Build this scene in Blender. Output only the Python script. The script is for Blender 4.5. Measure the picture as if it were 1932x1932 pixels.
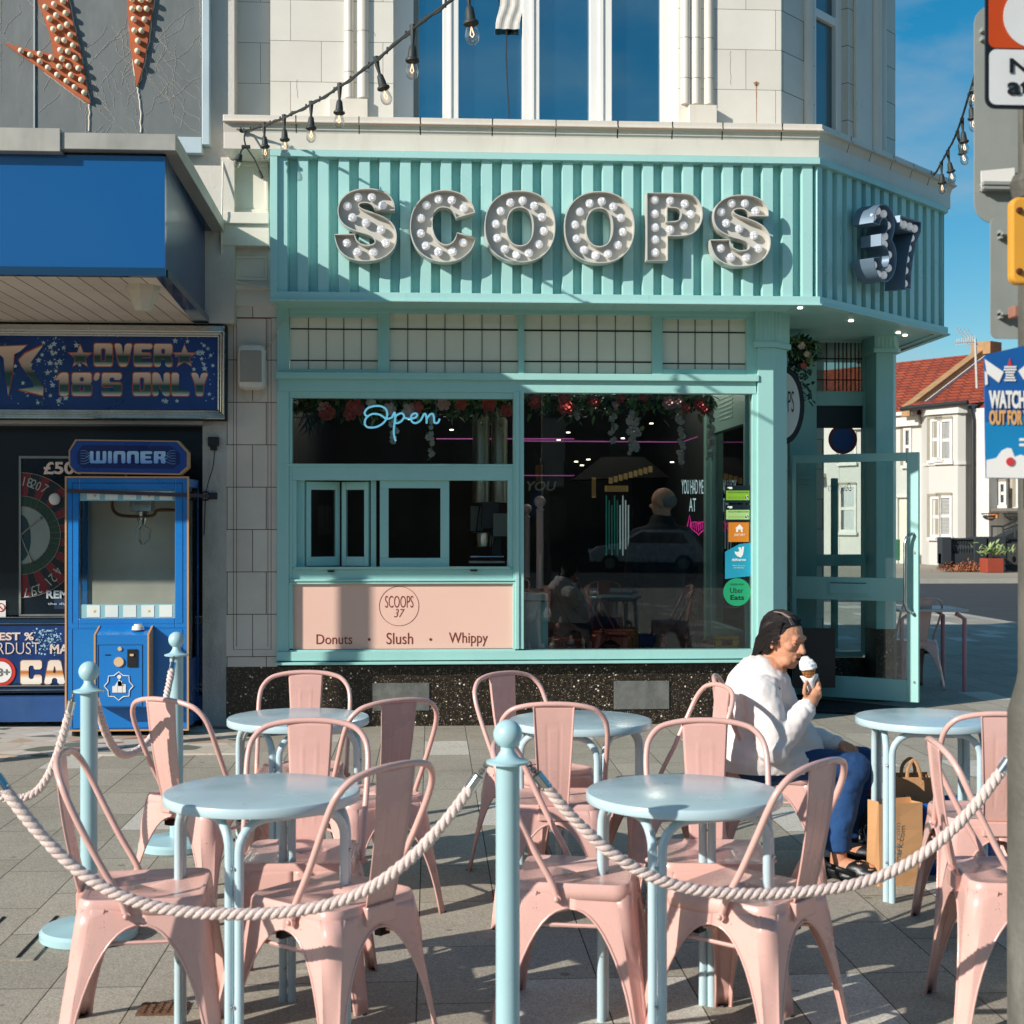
import bpy, bmesh, math, random
from mathutils import Vector, Matrix, noise
random.seed(7)
R = math.radians
S = bpy.context.scene
for o in list(bpy.data.objects): bpy.data.objects.remove(o)

# ---------------------------------------------------------------- camera, sky, sun, exposure
F = 2650.0; TH = math.atan(153/2650); HOR = 989.0; CZ = 1.52
cth, sth = math.cos(TH), math.sin(TH)
cam = bpy.data.cameras.new('camera'); camo = bpy.data.objects.new('camera', cam); S.collection.objects.link(camo)
camo.location = (0, 0, CZ); camo.rotation_euler = (R(90), 0, -TH)
cam.sensor_width = 36; cam.sensor_height = 36; cam.lens = F/1932*36
cam.shift_y = 23/1932; cam.clip_start = .05; cam.clip_end = 4000
S.camera = camo
cam.dof.use_dof = True; cam.dof.focus_distance = 8.5; cam.dof.aperture_fstop = 7.0
SUNV = Vector((1.6, 1.0, -.9)).normalized()
w = bpy.data.worlds.new('World'); S.world = w; w.use_nodes = True
wn = w.node_tree.nodes; wl = w.node_tree.links; wn.clear()
sky = wn.new('ShaderNodeTexSky'); sky.sky_type = 'NISHITA'; sky.sun_disc = False
sky.sun_elevation = math.asin(-SUNV.z); sky.sun_rotation = math.atan2(-SUNV.x, -SUNV.y)
sky.altitude = 0; sky.air_density = 1.0; sky.dust_density = .6; sky.ozone_density = 2.2
tc = wn.new('ShaderNodeTexCoord'); mp = wn.new('ShaderNodeMapping'); mp.inputs['Scale'].default_value = (1.6, 1.6, 4.0)
nz = wn.new('ShaderNodeTexNoise'); nz.inputs['Scale'].default_value = 2.9; nz.inputs['Detail'].default_value = 7; nz.inputs['Roughness'].default_value = .55
cr = wn.new('ShaderNodeValToRGB'); cr.color_ramp.elements[0].position = .47; cr.color_ramp.elements[1].position = .73
cr.color_ramp.elements[0].color = (0, 0, 0, 1); cr.color_ramp.elements[1].color = (.62, .62, .62, 1)
mx = wn.new('ShaderNodeMixRGB'); mx.inputs['Color2'].default_value = (3.6, 4.1, 4.5, 1)
hs = wn.new('ShaderNodeHueSaturation'); hs.inputs['Hue'].default_value = .485; hs.inputs['Saturation'].default_value = 1.5; hs.inputs['Value'].default_value = .90
bg = wn.new('ShaderNodeBackground'); bg.inputs['Strength'].default_value = .096
wo = wn.new('ShaderNodeOutputWorld')
wl.new(tc.outputs['Generated'], mp.inputs[0]); wl.new(mp.outputs[0], nz.inputs['Vector']); wl.new(nz.outputs['Fac'], cr.inputs[0])
wl.new(sky.outputs[0], hs.inputs['Color']); wl.new(hs.outputs[0], mx.inputs['Color1']); wl.new(cr.outputs[0], mx.inputs['Fac'])
wl.new(mx.outputs[0], bg.inputs[0]); wl.new(bg.outputs[0], wo.inputs[0])
sl = bpy.data.lights.new('sun', 'SUN'); sl.energy = 4.3; sl.angle = R(.5); sl.color = (1, .94, .86)
so = bpy.data.objects.new('sun', sl); S.collection.objects.link(so); so.rotation_euler = SUNV.to_track_quat('-Z', 'Y').to_euler()
S.view_settings.view_transform = 'Standard'; S.view_settings.look = 'None'; S.view_settings.exposure = .36; S.view_settings.gamma = 1
S.cycles.max_bounces = 8; S.cycles.transparent_max_bounces = 24; S.cycles.caustics_reflective = False; S.cycles.caustics_refractive = False

# ---------------------------------------------------------------- measuring helpers (picture of 1932 x 1932)
def ray(px, py):
    a = (px-966)/F; return Vector((sth+cth*a, cth-sth*a, (HOR-py)/F))
def G(px, py, z=0.0):
    r = ray(px, py); t = (z-CZ)/r.z; return Vector((r.x*t, r.y*t, z))
def W(px, py, Y):
    r = ray(px, py); t = Y/r.y; return Vector((r.x*t, Y, CZ+r.z*t))
def RP(px, py, P, N):
    r = ray(px, py); C0 = Vector((0, 0, CZ)); t = (P-C0).dot(N)/r.dot(N); return C0+r*t
def zc(x0, y0, sx=2.9273):                      # enlarged-crop coordinates -> picture coordinates
    return lambda X, Y: ((x0+X/sx)/1.22981, (y0+Y/sx)/1.22981)

# ---------------------------------------------------------------- mesh helper
class M:
    def __init__(s, xf=None): s.b = bmesh.new(); s.xf = xf or Matrix()
    def v(s, p): return s.b.verts.new(s.xf @ Vector(p))
    def f(s, vs):
        try: return s.b.faces.new(vs)
        except ValueError: return None
    def poly(s, pts): return s.f([s.v(p) for p in pts])
    def box(s, x0, x1, y0, y1, z0, z1):
        x0, x1 = sorted((x0, x1)); y0, y1 = sorted((y0, y1)); z0, z1 = sorted((z0, z1))
        v = [s.v(p) for p in ((x0,y0,z0),(x1,y0,z0),(x1,y1,z0),(x0,y1,z0),(x0,y0,z1),(x1,y0,z1),(x1,y1,z1),(x0,y1,z1))]
        for q in ((0,3,2,1),(4,5,6,7),(0,1,5,4),(1,2,6,5),(2,3,7,6),(3,0,4,7)): s.f([v[i] for i in q])
        return s
    def rings(s, rs, closed=True, cap=True, loop=False):
        vr = [[s.v(p) for p in r] for r in rs]; n = len(vr[0]); m = len(vr)
        for i in range(m if loop else m-1):
            a, b = vr[i], vr[(i+1) % m]
            for j in range(n if closed else n-1): s.f([a[j], a[(j+1) % n], b[(j+1) % n], b[j]])
        if cap and closed and not loop and n > 2: s.f(vr[0][::-1]); s.f(vr[-1])
        return s
    def tube(s, pts, r, n=8, loop=False, ex=1.0, twist=None):
        pts = [Vector(p) for p in pts]; m = len(pts); rs = []; up = None
        for i, p in enumerate(pts):
            if loop: t = pts[(i+1) % m]-pts[i-1]
            else: t = pts[min(i+1, m-1)]-pts[max(i-1, 0)]
            if t.length < 1e-9: t = Vector((0, 0, 1))
            t.normalize()
            if up is None: up = Vector((0, 0, 1)) if abs(t.z) < .9 else Vector((1, 0, 0))
            a = t.cross(up)
            if a.length < 1e-6: a = t.orthogonal()
            a.normalize(); b = a.cross(t).normalized(); up = b
            rr = r[i] if isinstance(r, (list, tuple)) else r
            rs.append([p+a*math.cos(2*math.pi*k/n)*rr+b*math.sin(2*math.pi*k/n)*rr*ex for k in range(n)])
        return s.rings(rs, loop=loop)
    def lathe(s, prof, c=(0,0,0), n=24, axis='z'):
        c = Vector(c); rs = []
        for r, h in prof:
            ring = []
            for k in range(n):
                a = 2*math.pi*k/n; x, y = r*math.cos(a), r*math.sin(a)
                ring.append(c+(Vector((x, y, h)) if axis == 'z' else Vector((x, -h, y)) if axis == 'y' else Vector((h, x, y))))
            rs.append(ring)
        return s.rings(rs)
    def sph(s, c, r, nu=12, nv=8, sc=(1,1,1)):
        c = Vector(c); rs = []
        for i in range(nv+1):
            a = math.pi*i/nv; q = max(math.sin(a), .002)
            rs.append([c+Vector((r*sc[0]*q*math.cos(2*math.pi*k/nu), r*sc[1]*q*math.sin(2*math.pi*k/nu), -r*sc[2]*math.cos(a))) for k in range(nu)])
        return s.rings(rs)
    def prism(s, pts, d):                       # planar polygon pushed along d (ngon caps)
        d = Vector(d); a = [s.v(p) for p in pts]; b = [s.v(Vector(p)+d) for p in pts]; n = len(a)
        for i in range(n): s.f([a[i], a[(i+1) % n], b[(i+1) % n], b[i]])
        s.f(a[::-1]); s.f(b); return s
def link(o): S.collection.objects.link(o)
SPLIT = {'panel', 'cornice_joint', 'window_column', 'bulb', 'jamb', 'edging', 'bracket', 'bolt', 'hanging_wire', 'drain_slot', 'stretcher', 'rubber_bumper', 'eye', 'iris', 'eyebrow', 'lock', 'ceiling_spot', 'foot', 'pier', 'baluster', 'porch_pane', 'chrome_strip', 'panel_glass', 'motif', 'tile', 'coin_button', 'spoke', 'small_print', 'white_tag', 'slot', 'side_flue', 'tube_lamp', 'border_line'}
def islands(bm):
    bm.verts.index_update(); seen = set(); out = []
    for v in bm.verts:
        if v.index in seen: continue
        st, g = [v], []; seen.add(v.index)
        while st:
            x = st.pop(); g.append(x)
            for e in x.link_edges:
                y = e.other_vert(x)
                if y.index not in seen: seen.add(y.index); st.append(y)
        c = [[min(p.co[i] for p in g) for i in range(3)], [max(p.co[i] for p in g) for i in range(3)]]; out.append([g, c])
    ch = True
    while ch:
        ch = False
        for i in range(len(out)):
            for j in range(i+1, len(out)):
                a, b = out[i][1], out[j][1]
                if all(a[0][k] <= b[1][k]+.0005 and b[0][k] <= a[1][k]+.0005 for k in range(3)):
                    out[i][0] += out[j][0]; out[i][1] = [[min(a[0][k], b[0][k]) for k in range(3)], [max(a[1][k], b[1][k]) for k in range(3)]]; out.pop(j); ch = True; break
            if ch: break
    return [o_[0] for o_ in out]
def obj(name, m, mat, parent=None, smooth=False, bevel=0, solid=0, local=False, tri=False):
    bm = m.b if isinstance(m, M) else m
    if name in SPLIT and parent is not None and isinstance(m, M):
        isl = islands(bm)
        if 1 < len(isl) <= 60:
            first = None
            for g in isl:
                ids = {v.index for v in g}; q = M(); mp_ = {v.index: q.b.verts.new(v.co) for v in g}
                for f in bm.faces:
                    if f.verts[0].index in ids:
                        try: q.b.faces.new([mp_[v.index] for v in f.verts])
                        except ValueError: pass
                r = obj(name, q, mat, parent, smooth, bevel, solid, local, True if tri else False) if False else _obj(name, q, mat, parent, smooth, bevel, solid, local, tri)
                first = first or r
            bm.free(); return first
    return _obj(name, m, mat, parent, smooth, bevel, solid, local, tri)
def _obj(name, m, mat, parent=None, smooth=False, bevel=0, solid=0, local=False, tri=False):
    bm = m.b if isinstance(m, M) else m
    if isinstance(bm, bmesh.types.BMesh):
        if not (solid or tri): bmesh.ops.recalc_face_normals(bm, faces=bm.faces)
        me = bpy.data.meshes.new(name); bm.to_mesh(me); bm.free()
    else: me = bm
    o = bpy.data.objects.new(name, me); link(o)
    if mat is not None:
        me.materials.clear()
        for q in (mat if isinstance(mat, (list, tuple)) else [mat]): me.materials.append(q)
    if smooth:
        for p in me.polygons: p.use_smooth = True
        if smooth == 'auto': me.set_sharp_from_angle(angle=R(38))
    if solid:
        d = o.modifiers.new('s', 'SOLIDIFY'); d.thickness = solid; d.offset = 0
    if bevel:
        d = o.modifiers.new('b', 'BEVEL'); d.width = bevel; d.segments = 2; d.limit_method = 'ANGLE'; d.angle_limit = R(50)
    if parent is not None:
        o.parent = parent
        if not local:
            q = parent; t = Vector((0, 0, 0))
            while q is not None: t += q.location; q = q.parent
            o.location = -t
    return o
def tag(o, label, cat, group=None):
    o['label'] = label; o['category'] = cat
    if group: o['group'] = group
    return o
def thing(name, label, cat, loc=(0,0,0), group=None, rz=0):
    o = bpy.data.objects.new(name, None); link(o); o.location = loc; o.rotation_euler = (0, 0, rz)
    o.empty_display_size = .1
    return tag(o, label, cat, group)
def struct(o, kind='structure'): o['kind'] = kind; return o
def copy_tree(o, parent=None):
    c = o.copy(); link(c)
    if parent is not None: c.parent = parent
    for ch in list(o.children): copy_tree(ch, c)
    return c
def evalmesh(o):
    dg = bpy.context.evaluated_depsgraph_get(); me = bpy.data.meshes.new_from_object(o.evaluated_get(dg))
    bpy.data.objects.remove(o); return me
def remesh(m, voxel, it=4, fac=.5):
    me = bpy.data.meshes.new('t'); bmesh.ops.recalc_face_normals(m.b, faces=m.b.faces); m.b.to_mesh(me); m.b.free(); o = bpy.data.objects.new('t', me); link(o)
    d = o.modifiers.new('r', 'REMESH'); d.mode = 'VOXEL'; d.voxel_size = voxel; d.use_smooth_shade = True
    d = o.modifiers.new('s', 'SMOOTH'); d.factor = fac; d.iterations = it
    return evalmesh(o)
def capsule(m, a, b, r0, r1, n=14, sq=1.0):
    a, b = Vector(a), Vector(b)
    m.sph(a, r0, n, 8); m.sph(b, r1, n, 8); m.tube([a, b], [r0, r1], n)

# ---------------------------------------------------------------- materials
def lin(c):
    if isinstance(c, str): c = tuple(int(c[i:i+2], 16)/255 for i in (0, 2, 4))
    return tuple(x/12.92 if x <= .04045 else ((x+.055)/1.055)**2.4 for x in c)+(1,)
def nmat(name):
    m = bpy.data.materials.new(name); m.use_nodes = True; nt = m.node_tree; nt.nodes.clear()
    out = nt.nodes.new('ShaderNodeOutputMaterial'); return m, nt.nodes, nt.links, out
def pm(name, col, rough=.5, metal=0, var=.10, scale=3.0, bump=0.0, bscale=60, spec=.5, chips=None, chipamt=.0, dirt=None, dirtamt=0, coat=0, coord='Object', emit=0, fine=0):
    m, N, L, out = nmat(name); p = N.new('ShaderNodeBsdfPrincipled'); L.new(p.outputs[0], out.inputs[0])
    p.inputs['Roughness'].default_value = rough; p.inputs['Metallic'].default_value = metal
    p.inputs['Specular IOR Level'].default_value = spec; p.inputs['Coat Weight'].default_value = coat
    p.inputs['Coat Roughness'].default_value = .15
    t = N.new('ShaderNodeTexCoord')
    n1 = N.new('ShaderNodeTexNoise'); n1.inputs['Scale'].default_value = scale; n1.inputs['Detail'].default_value = 6; n1.inputs['Roughness'].default_value = .6
    L.new(t.outputs[coord], n1.inputs['Vector'])
    c = lin(col)
    mr = N.new('ShaderNodeMapRange'); mr.inputs['From Min'].default_value = .3; mr.inputs['From Max'].default_value = .7
    mr.inputs['To Min'].default_value = 1-var; mr.inputs['To Max'].default_value = 1+var*.6
    L.new(n1.outputs['Fac'], mr.inputs[0])
    mul = N.new('ShaderNodeVectorMath'); mul.operation = 'SCALE'; mul.inputs[0].default_value = c[:3]; L.new(mr.outputs[0], mul.inputs['Scale'])
    cur = mul.outputs[0]
    if fine:
        nf = N.new('ShaderNodeTexNoise'); nf.inputs['Scale'].default_value = 220; nf.inputs['Detail'].default_value = 2; L.new(t.outputs[coord], nf.inputs['Vector'])
        mf = N.new('ShaderNodeMapRange'); mf.inputs['From Min'].default_value = .3; mf.inputs['From Max'].default_value = .7; mf.inputs['To Min'].default_value = 1-fine; mf.inputs['To Max'].default_value = 1+fine
        L.new(nf.outputs['Fac'], mf.inputs[0]); m2 = N.new('ShaderNodeVectorMath'); m2.operation = 'SCALE'; L.new(cur, m2.inputs[0]); L.new(mf.outputs[0], m2.inputs['Scale']); cur = m2.outputs[0]
    if dirtamt:
        nd = N.new('ShaderNodeTexNoise'); nd.inputs['Scale'].default_value = 1.7; nd.inputs['Detail'].default_value = 9; nd.inputs['Roughness'].default_value = .7
        mpp = N.new('ShaderNodeMapping'); mpp.inputs['Scale'].default_value = (3, 3, .7); L.new(t.outputs[coord], mpp.inputs[0]); L.new(mpp.outputs[0], nd.inputs['Vector'])
        r = N.new('ShaderNodeMapRange'); r.inputs['From Min'].default_value = .5; r.inputs['From Max'].default_value = .8; r.inputs['To Max'].default_value = dirtamt
        L.new(nd.outputs['Fac'], r.inputs[0]); mm = N.new('ShaderNodeMixRGB'); L.new(r.outputs[0], mm.inputs[0]); L.new(cur, mm.inputs[1]); mm.inputs[2].default_value = lin(dirt or '6a5c4a'); cur = mm.outputs[0]
    if chips:
        nc = N.new('ShaderNodeTexNoise'); nc.inputs['Scale'].default_value = 26; nc.inputs['Detail'].default_value = 5; nc.inputs['Roughness'].default_value = .65
        L.new(t.outputs[coord], nc.inputs['Vector'])
        r = N.new('ShaderNodeMapRange'); r.inputs['From Min'].default_value = .735-chipamt; r.inputs['From Max'].default_value = .75-chipamt
        L.new(nc.outputs['Fac'], r.inputs[0]); mm = N.new('ShaderNodeMixRGB'); L.new(r.outputs[0], mm.inputs[0]); L.new(cur, mm.inputs[1]); mm.inputs[2].default_value = lin(chips); cur = mm.outputs[0]
    L.new(cur, p.inputs['Base Color'])
    rr = N.new('ShaderNodeMapRange'); rr.inputs['From Min'].default_value = .3; rr.inputs['From Max'].default_value = .7; rr.inputs['To Min'].default_value = max(rough-.08, .02); rr.inputs['To Max'].default_value = min(rough+.1, 1)
    L.new(n1.outputs['Fac'], rr.inputs[0]); L.new(rr.outputs[0], p.inputs['Roughness'])
    if bump:
        nb = N.new('ShaderNodeTexNoise'); nb.inputs['Scale'].default_value = bscale; nb.inputs['Detail'].default_value = 4; L.new(t.outputs[coord], nb.inputs['Vector'])
        bp = N.new('ShaderNodeBump'); bp.inputs['Strength'].default_value = bump; bp.inputs['Distance'].default_value = .01
        L.new(nb.outputs['Fac'], bp.inputs['Height']); L.new(bp.outputs[0], p.inputs['Normal'])
    if emit:
        p.inputs['Emission Color'].default_value = c; p.inputs['Emission Strength'].default_value = emit
    return m
def glass(name, tint=(.75,.85,.85), refl=1.0, rough=0.0, dirty=.03):
    m, N, L, out = nmat(name)
    tr = N.new('ShaderNodeBsdfTransparent'); tr.inputs[0].default_value = (*tint, 1)
    gl = N.new('ShaderNodeBsdfGlossy'); gl.inputs['Roughness'].default_value = rough
    fr = N.new('ShaderNodeFresnel'); fr.inputs['IOR'].default_value = 1.5
    ml = N.new('ShaderNodeMath'); ml.operation = 'MULTIPLY'; ml.inputs[1].default_value = refl*1.9; ml.use_clamp = True; L.new(fr.outputs[0], ml.inputs[0])
    mix = N.new('ShaderNodeMixShader'); L.new(ml.outputs[0], mix.inputs[0]); L.new(tr.outputs[0], mix.inputs[1]); L.new(gl.outputs[0], mix.inputs[2])
    df = N.new('ShaderNodeBsdfDiffuse'); df.inputs[0].default_value = (.6, .6, .58, 1)
    t = N.new('ShaderNodeTexCoord'); n1 = N.new('ShaderNodeTexNoise'); n1.inputs['Scale'].default_value = 3; n1.inputs['Detail'].default_value = 8; L.new(t.outputs['Object'], n1.inputs['Vector'])
    r = N.new('ShaderNodeMapRange'); r.inputs['From Min'].default_value = .45; r.inputs['From Max'].default_value = .75; r.inputs['To Max'].default_value = dirty; L.new(n1.outputs['Fac'], r.inputs[0])
    m3 = N.new('ShaderNodeMixShader'); L.new(r.outputs[0], m3.inputs[0]); L.new(mix.outputs[0], m3.inputs[1]); L.new(df.outputs[0], m3.inputs[2]); L.new(m3.outputs[0], out.inputs[0])
    return m
def brickmat(name, axes, bw, bh, mortar, c1, c2, cm, off=.5, rough=.3, bump=.3, mort_r=.8, var=.05, freq=2, loc=(0,0,0), spec=.5, dirt=.0, speck=0, specscale=160, rowvar=None, gum=False):
    m, N, L, out = nmat(name); p = N.new('ShaderNodeBsdfPrincipled'); L.new(p.outputs[0], out.inputs[0]); p.inputs['Specular IOR Level'].default_value = spec
    g = N.new('ShaderNodeNewGeometry'); sp = N.new('ShaderNodeSeparateXYZ'); L.new(g.outputs['Position'], sp.inputs[0])
    cb = N.new('ShaderNodeCombineXYZ')
    if axes == 'ch':                            # along the 45 degree corner
        ad = N.new('ShaderNodeMath'); ad.operation = 'ADD'; L.new(sp.outputs[0], ad.inputs[0]); L.new(sp.outputs[1], ad.inputs[1])
        mu = N.new('ShaderNodeMath'); mu.operation = 'MULTIPLY'; mu.inputs[1].default_value = .7071; L.new(ad.outputs[0], mu.inputs[0]); L.new(mu.outputs[0], cb.inputs[0]); L.new(sp.outputs[2], cb.inputs[1])
    else:
        L.new(sp.outputs['xyz'.index(axes[0])], cb.inputs[0]); L.new(sp.outputs['xyz'.index(axes[1])], cb.inputs[1])
    mpp = N.new('ShaderNodeMapping'); mpp.inputs['Location'].default_value = loc; L.new(cb.outputs[0], mpp.inputs[0])
    b = N.new('ShaderNodeTexBrick'); b.offset = off; b.offset_frequency = freq; b.inputs['Scale'].default_value = 1
    b.inputs['Mortar Size'].default_value = mortar; b.inputs['Mortar Smooth'].default_value = .1; b.inputs['Brick Width'].default_value = bw; b.inputs['Row Height'].default_value = bh
    b.inputs['Color1'].default_value = lin(c1); b.inputs['Color2'].default_value = lin(c2); b.inputs['Mortar'].default_value = lin(cm); L.new(mpp.outputs[0], b.inputs['Vector'])
    if rowvar: 
        b.inputs['Color1'].default_value = (0,0,0,1); b.inputs['Color2'].default_value = (1,1,1,1); b.inputs['Mortar'].default_value = (0,0,0,1)
        rp = N.new('ShaderNodeValToRGB'); rp.color_ramp.interpolation = 'CONSTANT'; e = rp.color_ramp.elements; e[0].color = lin(c1); e[0].position = 0; e[1].position = rowvar[-1][0]; e[1].color = lin(rowvar[-1][1])
        for q, cc in rowvar[:-1]: x = e.new(q); x.color = lin(cc)
        L.new(b.outputs['Color'], rp.inputs[0]); mm0 = N.new('ShaderNodeMixRGB'); L.new(b.outputs['Fac'], mm0.inputs[0]); L.new(rp.outputs[0], mm0.inputs[1]); mm0.inputs[2].default_value = lin(cm); base = mm0.outputs[0]
    else: base = b.outputs['Color']
    n1 = N.new('ShaderNodeTexNoise'); n1.inputs['Scale'].default_value = 2.2; n1.inputs['Detail'].default_value = 8; n1.inputs['Roughness'].default_value = .65; L.new(g.outputs['Position'], n1.inputs['Vector'])
    mr = N.new('ShaderNodeMapRange'); mr.inputs['From Min'].default_value = .3; mr.inputs['From Max'].default_value = .7; mr.inputs['To Min'].default_value = 1-var; mr.inputs['To Max'].default_value = 1+var; L.new(n1.outputs['Fac'], mr.inputs[0])
    mu = N.new('ShaderNodeVectorMath'); mu.operation = 'SCALE'; L.new(base, mu.inputs[0]); L.new(mr.outputs[0], mu.inputs['Scale']); cur = mu.outputs[0]
    if speck:
        vn = N.new('ShaderNodeTexVoronoi'); vn.inputs['Scale'].default_value = specscale; L.new(g.outputs['Position'], vn.inputs['Vector'])
        sv = N.new('ShaderNodeSeparateXYZ'); L.new(vn.outputs['Color'], sv.inputs[0])
        m2 = N.new('ShaderNodeMapRange'); m2.inputs['To Min'].default_value = 1-speck; m2.inputs['To Max'].default_value = 1+speck; L.new(sv.outputs[0], m2.inputs[0])
        mu2 = N.new('ShaderNodeVectorMath'); mu2.operation = 'SCALE'; L.new(cur, mu2.inputs[0]); L.new(m2.outputs[0], mu2.inputs['Scale']); cur = mu2.outputs[0]
    if gum:
        for gs, gt, gc, gd in ((5.5, .80, '5f594e', .10), (9, .88, '77705f', .08), (3.1, .86, 'c9c3b4', .07)):
            v5 = N.new('ShaderNodeTexVoronoi'); v5.inputs['Scale'].default_value = gs; L.new(g.outputs['Position'], v5.inputs['Vector']); s5 = N.new('ShaderNodeSeparateXYZ'); L.new(v5.outputs['Color'], s5.inputs[0])
            a5 = N.new('ShaderNodeMath'); a5.operation = 'GREATER_THAN'; a5.inputs[1].default_value = gt; L.new(s5.outputs[1], a5.inputs[0])
            b5 = N.new('ShaderNodeMath'); b5.operation = 'LESS_THAN'; b5.inputs[1].default_value = gd; L.new(v5.outputs['Distance'], b5.inputs[0])
            c5 = N.new('ShaderNodeMath'); c5.operation = 'MULTIPLY'; L.new(a5.outputs[0], c5.inputs[0]); L.new(b5.outputs[0], c5.inputs[1]); d5 = N.new('ShaderNodeMath'); d5.operation = 'MULTIPLY'; d5.inputs[1].default_value = .55; L.new(c5.outputs[0], d5.inputs[0])
            m5 = N.new('ShaderNodeMixRGB'); L.new(d5.outputs[0], m5.inputs[0]); L.new(cur, m5.inputs[1]); m5.inputs[2].default_value = lin(gc); cur = m5.outputs[0]
    if dirt:
        n2 = N.new('ShaderNodeTexNoise'); n2.inputs['Scale'].default_value = .9; n2.inputs['Detail'].default_value = 10; n2.inputs['Roughness'].default_value = .7; L.new(g.outputs['Position'], n2.inputs['Vector'])
        r2 = N.new('ShaderNodeMapRange'); r2.inputs['From Min'].default_value = .5; r2.inputs['From Max'].default_value = .75; r2.inputs['To Max'].default_value = dirt; L.new(n2.outputs['Fac'], r2.inputs[0])
        mm = N.new('ShaderNodeMixRGB'); L.new(r2.outputs[0], mm.inputs[0]); L.new(cur, mm.inputs[1]); mm.inputs[2].default_value = lin('55504a'); cur = mm.outputs[0]
    L.new(cur, p.inputs['Base Color'])
    rr = N.new('ShaderNodeMapRange'); rr.inputs['To Min'].default_value = rough; rr.inputs['To Max'].default_value = mort_r; L.new(b.outputs['Fac'], rr.inputs[0]); L.new(rr.outputs[0], p.inputs['Roughness'])
    n3 = N.new('ShaderNodeTexNoise'); n3.inputs['Scale'].default_value = 90 if speck else 7; n3.inputs['Detail'].default_value = 3; L.new(g.outputs['Position'], n3.inputs['Vector'])
    h = N.new('ShaderNodeMath'); h.operation = 'MULTIPLY_ADD'; L.new(b.outputs['Fac'], h.inputs[0]); h.inputs[1].default_value = -1; 
    q = N.new('ShaderNodeMath'); q.operation = 'MULTIPLY'; q.inputs[1].default_value = .35; L.new(n3.outputs['Fac'], q.inputs[0]); L.new(q.outputs[0], h.inputs[2])
    bp = N.new('ShaderNodeBump'); bp.inputs['Strength'].default_value = bump; bp.inputs['Distance'].default_value = .004; L.new(h.outputs[0], bp.inputs['Height']); L.new(bp.outputs[0], p.inputs['Normal'])
    return m

MINT = pm('mint_paint', 'a0d1ca', .38, var=.05, scale=1.5, bump=.05, bscale=25, fine=.02, dirt='4f7f74', dirtamt=.12)
MINTD = pm('mint_metal', 'a9d7d1', .3, var=.04, scale=1.2, bump=.03, bscale=18, dirt='5b8f84', dirtamt=.08)
PINK = pm('pink_paint', 'dcafa4', .27, var=.06, scale=5, bump=.04, bscale=30, chips='4a3028', chipamt=.045, dirt='b07a6a', dirtamt=.14, coat=.25)
TBLUE = pm('table_blue_paint', 'bad2d8', .22, var=.06, scale=4, bump=.03, bscale=30, chips='8a8a80', chipamt=.04, dirt='7f9a9c', dirtamt=.15, coat=.2)
POSTB = pm('post_blue_paint', 'a8cbd0', .32, var=.05, scale=4, dirt='6f9597', dirtamt=.10)
ROPE = pm('rope_fibre', 'e2cdc4', .95, var=.10, scale=30, bump=.5, bscale=300)
STEEL = pm('bright_steel', 'c9cbc9', .22, 1, var=.05)
DSTEEL = pm('dull_steel', '8a8c88', .45, .8, var=.15)
BLACK = pm('black_plastic', '15181a', .45, var=.2)
DARK = pm('dark_room', '0c1216', .8, var=.3)
STONE = pm('plain_faience', 'ddd6c8', .34, var=.06, scale=2.5, dirt='9a7a5c', dirtamt=.22)
STONEU = brickmat('faience_front', 'xz', .46, .306, .0018, 'e0dbcf', 'd8d3c6', '6a5f52', rough=.28, dirt=.10, loc=(.13, .06, 0))
STONEC = brickmat('faience_corner', 'ch', .62, .306, .0028, 'd8d2c4', 'cfc8ba', '3c342c', rough=.3, dirt=.2, loc=(.2, .06, 0))
TILEL = brickmat('pier_tiles', 'xz', .29, .317, .0030, 'e4d9ca', 'd9ccbc', '5c4334', off=.35, rough=.3, dirt=.18, var=.09, loc=(.07, .105, 0))
RENDER = pm('painted_render', 'cfcac0', .8, var=.06, scale=2, bump=.25, bscale=40, dirt='8c8070', dirtamt=.25)
ROUGHR = pm('crumbling_render', 'c6c3ba', .9, var=.12, scale=5, bump=.9, bscale=60, dirt='4c463e', dirtamt=.45, chips='3c3a36', chipamt=.03)
TERR = pm('black_terrazzo', '15120f', .16, var=.3, scale=5, spec=.6)
UPVC = pm('white_window_frame', 'e9e8e2', .35, var=.03)
BLUEP = pm('blue_gloss_panel', '0b528c', .2, var=.03, scale=.6, coat=.4)
BLUED = pm('dark_blue_panel', '06304f', .12, var=.1, spec=.7)
ALU = pm('weathered_aluminium', 'a9a79e', .5, .3, var=.12, dirt='6b6455', dirtamt=.4)
SOFF = None
GLAZ = glass('shop_glass', (.88, .94, .94), .78, dirty=.003)
GLAZD = glass('dark_glass', (.35, .45, .48), .5, dirty=.002)
CLEAR = glass('clear_glass', (.93, .97, .96), .6, dirty=.006)
WHITE = pm('white_paint', 'e6e4de', .5, var=.04)
REDBROWN = pm('sign_ink', '7a2f22', .6, var=.05)
PPINK = pm('pink_panel', 'e9c0ae', .45, var=.03, scale=.8)
ORANGE = pm('rusty_orange_paint', 'b25a2e', .55, var=.14, scale=4, dirt='7b3a22', dirtamt=.4)
BULBW = pm('cream_bulb', 'efe0c2', .3, var=.05)
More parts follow.
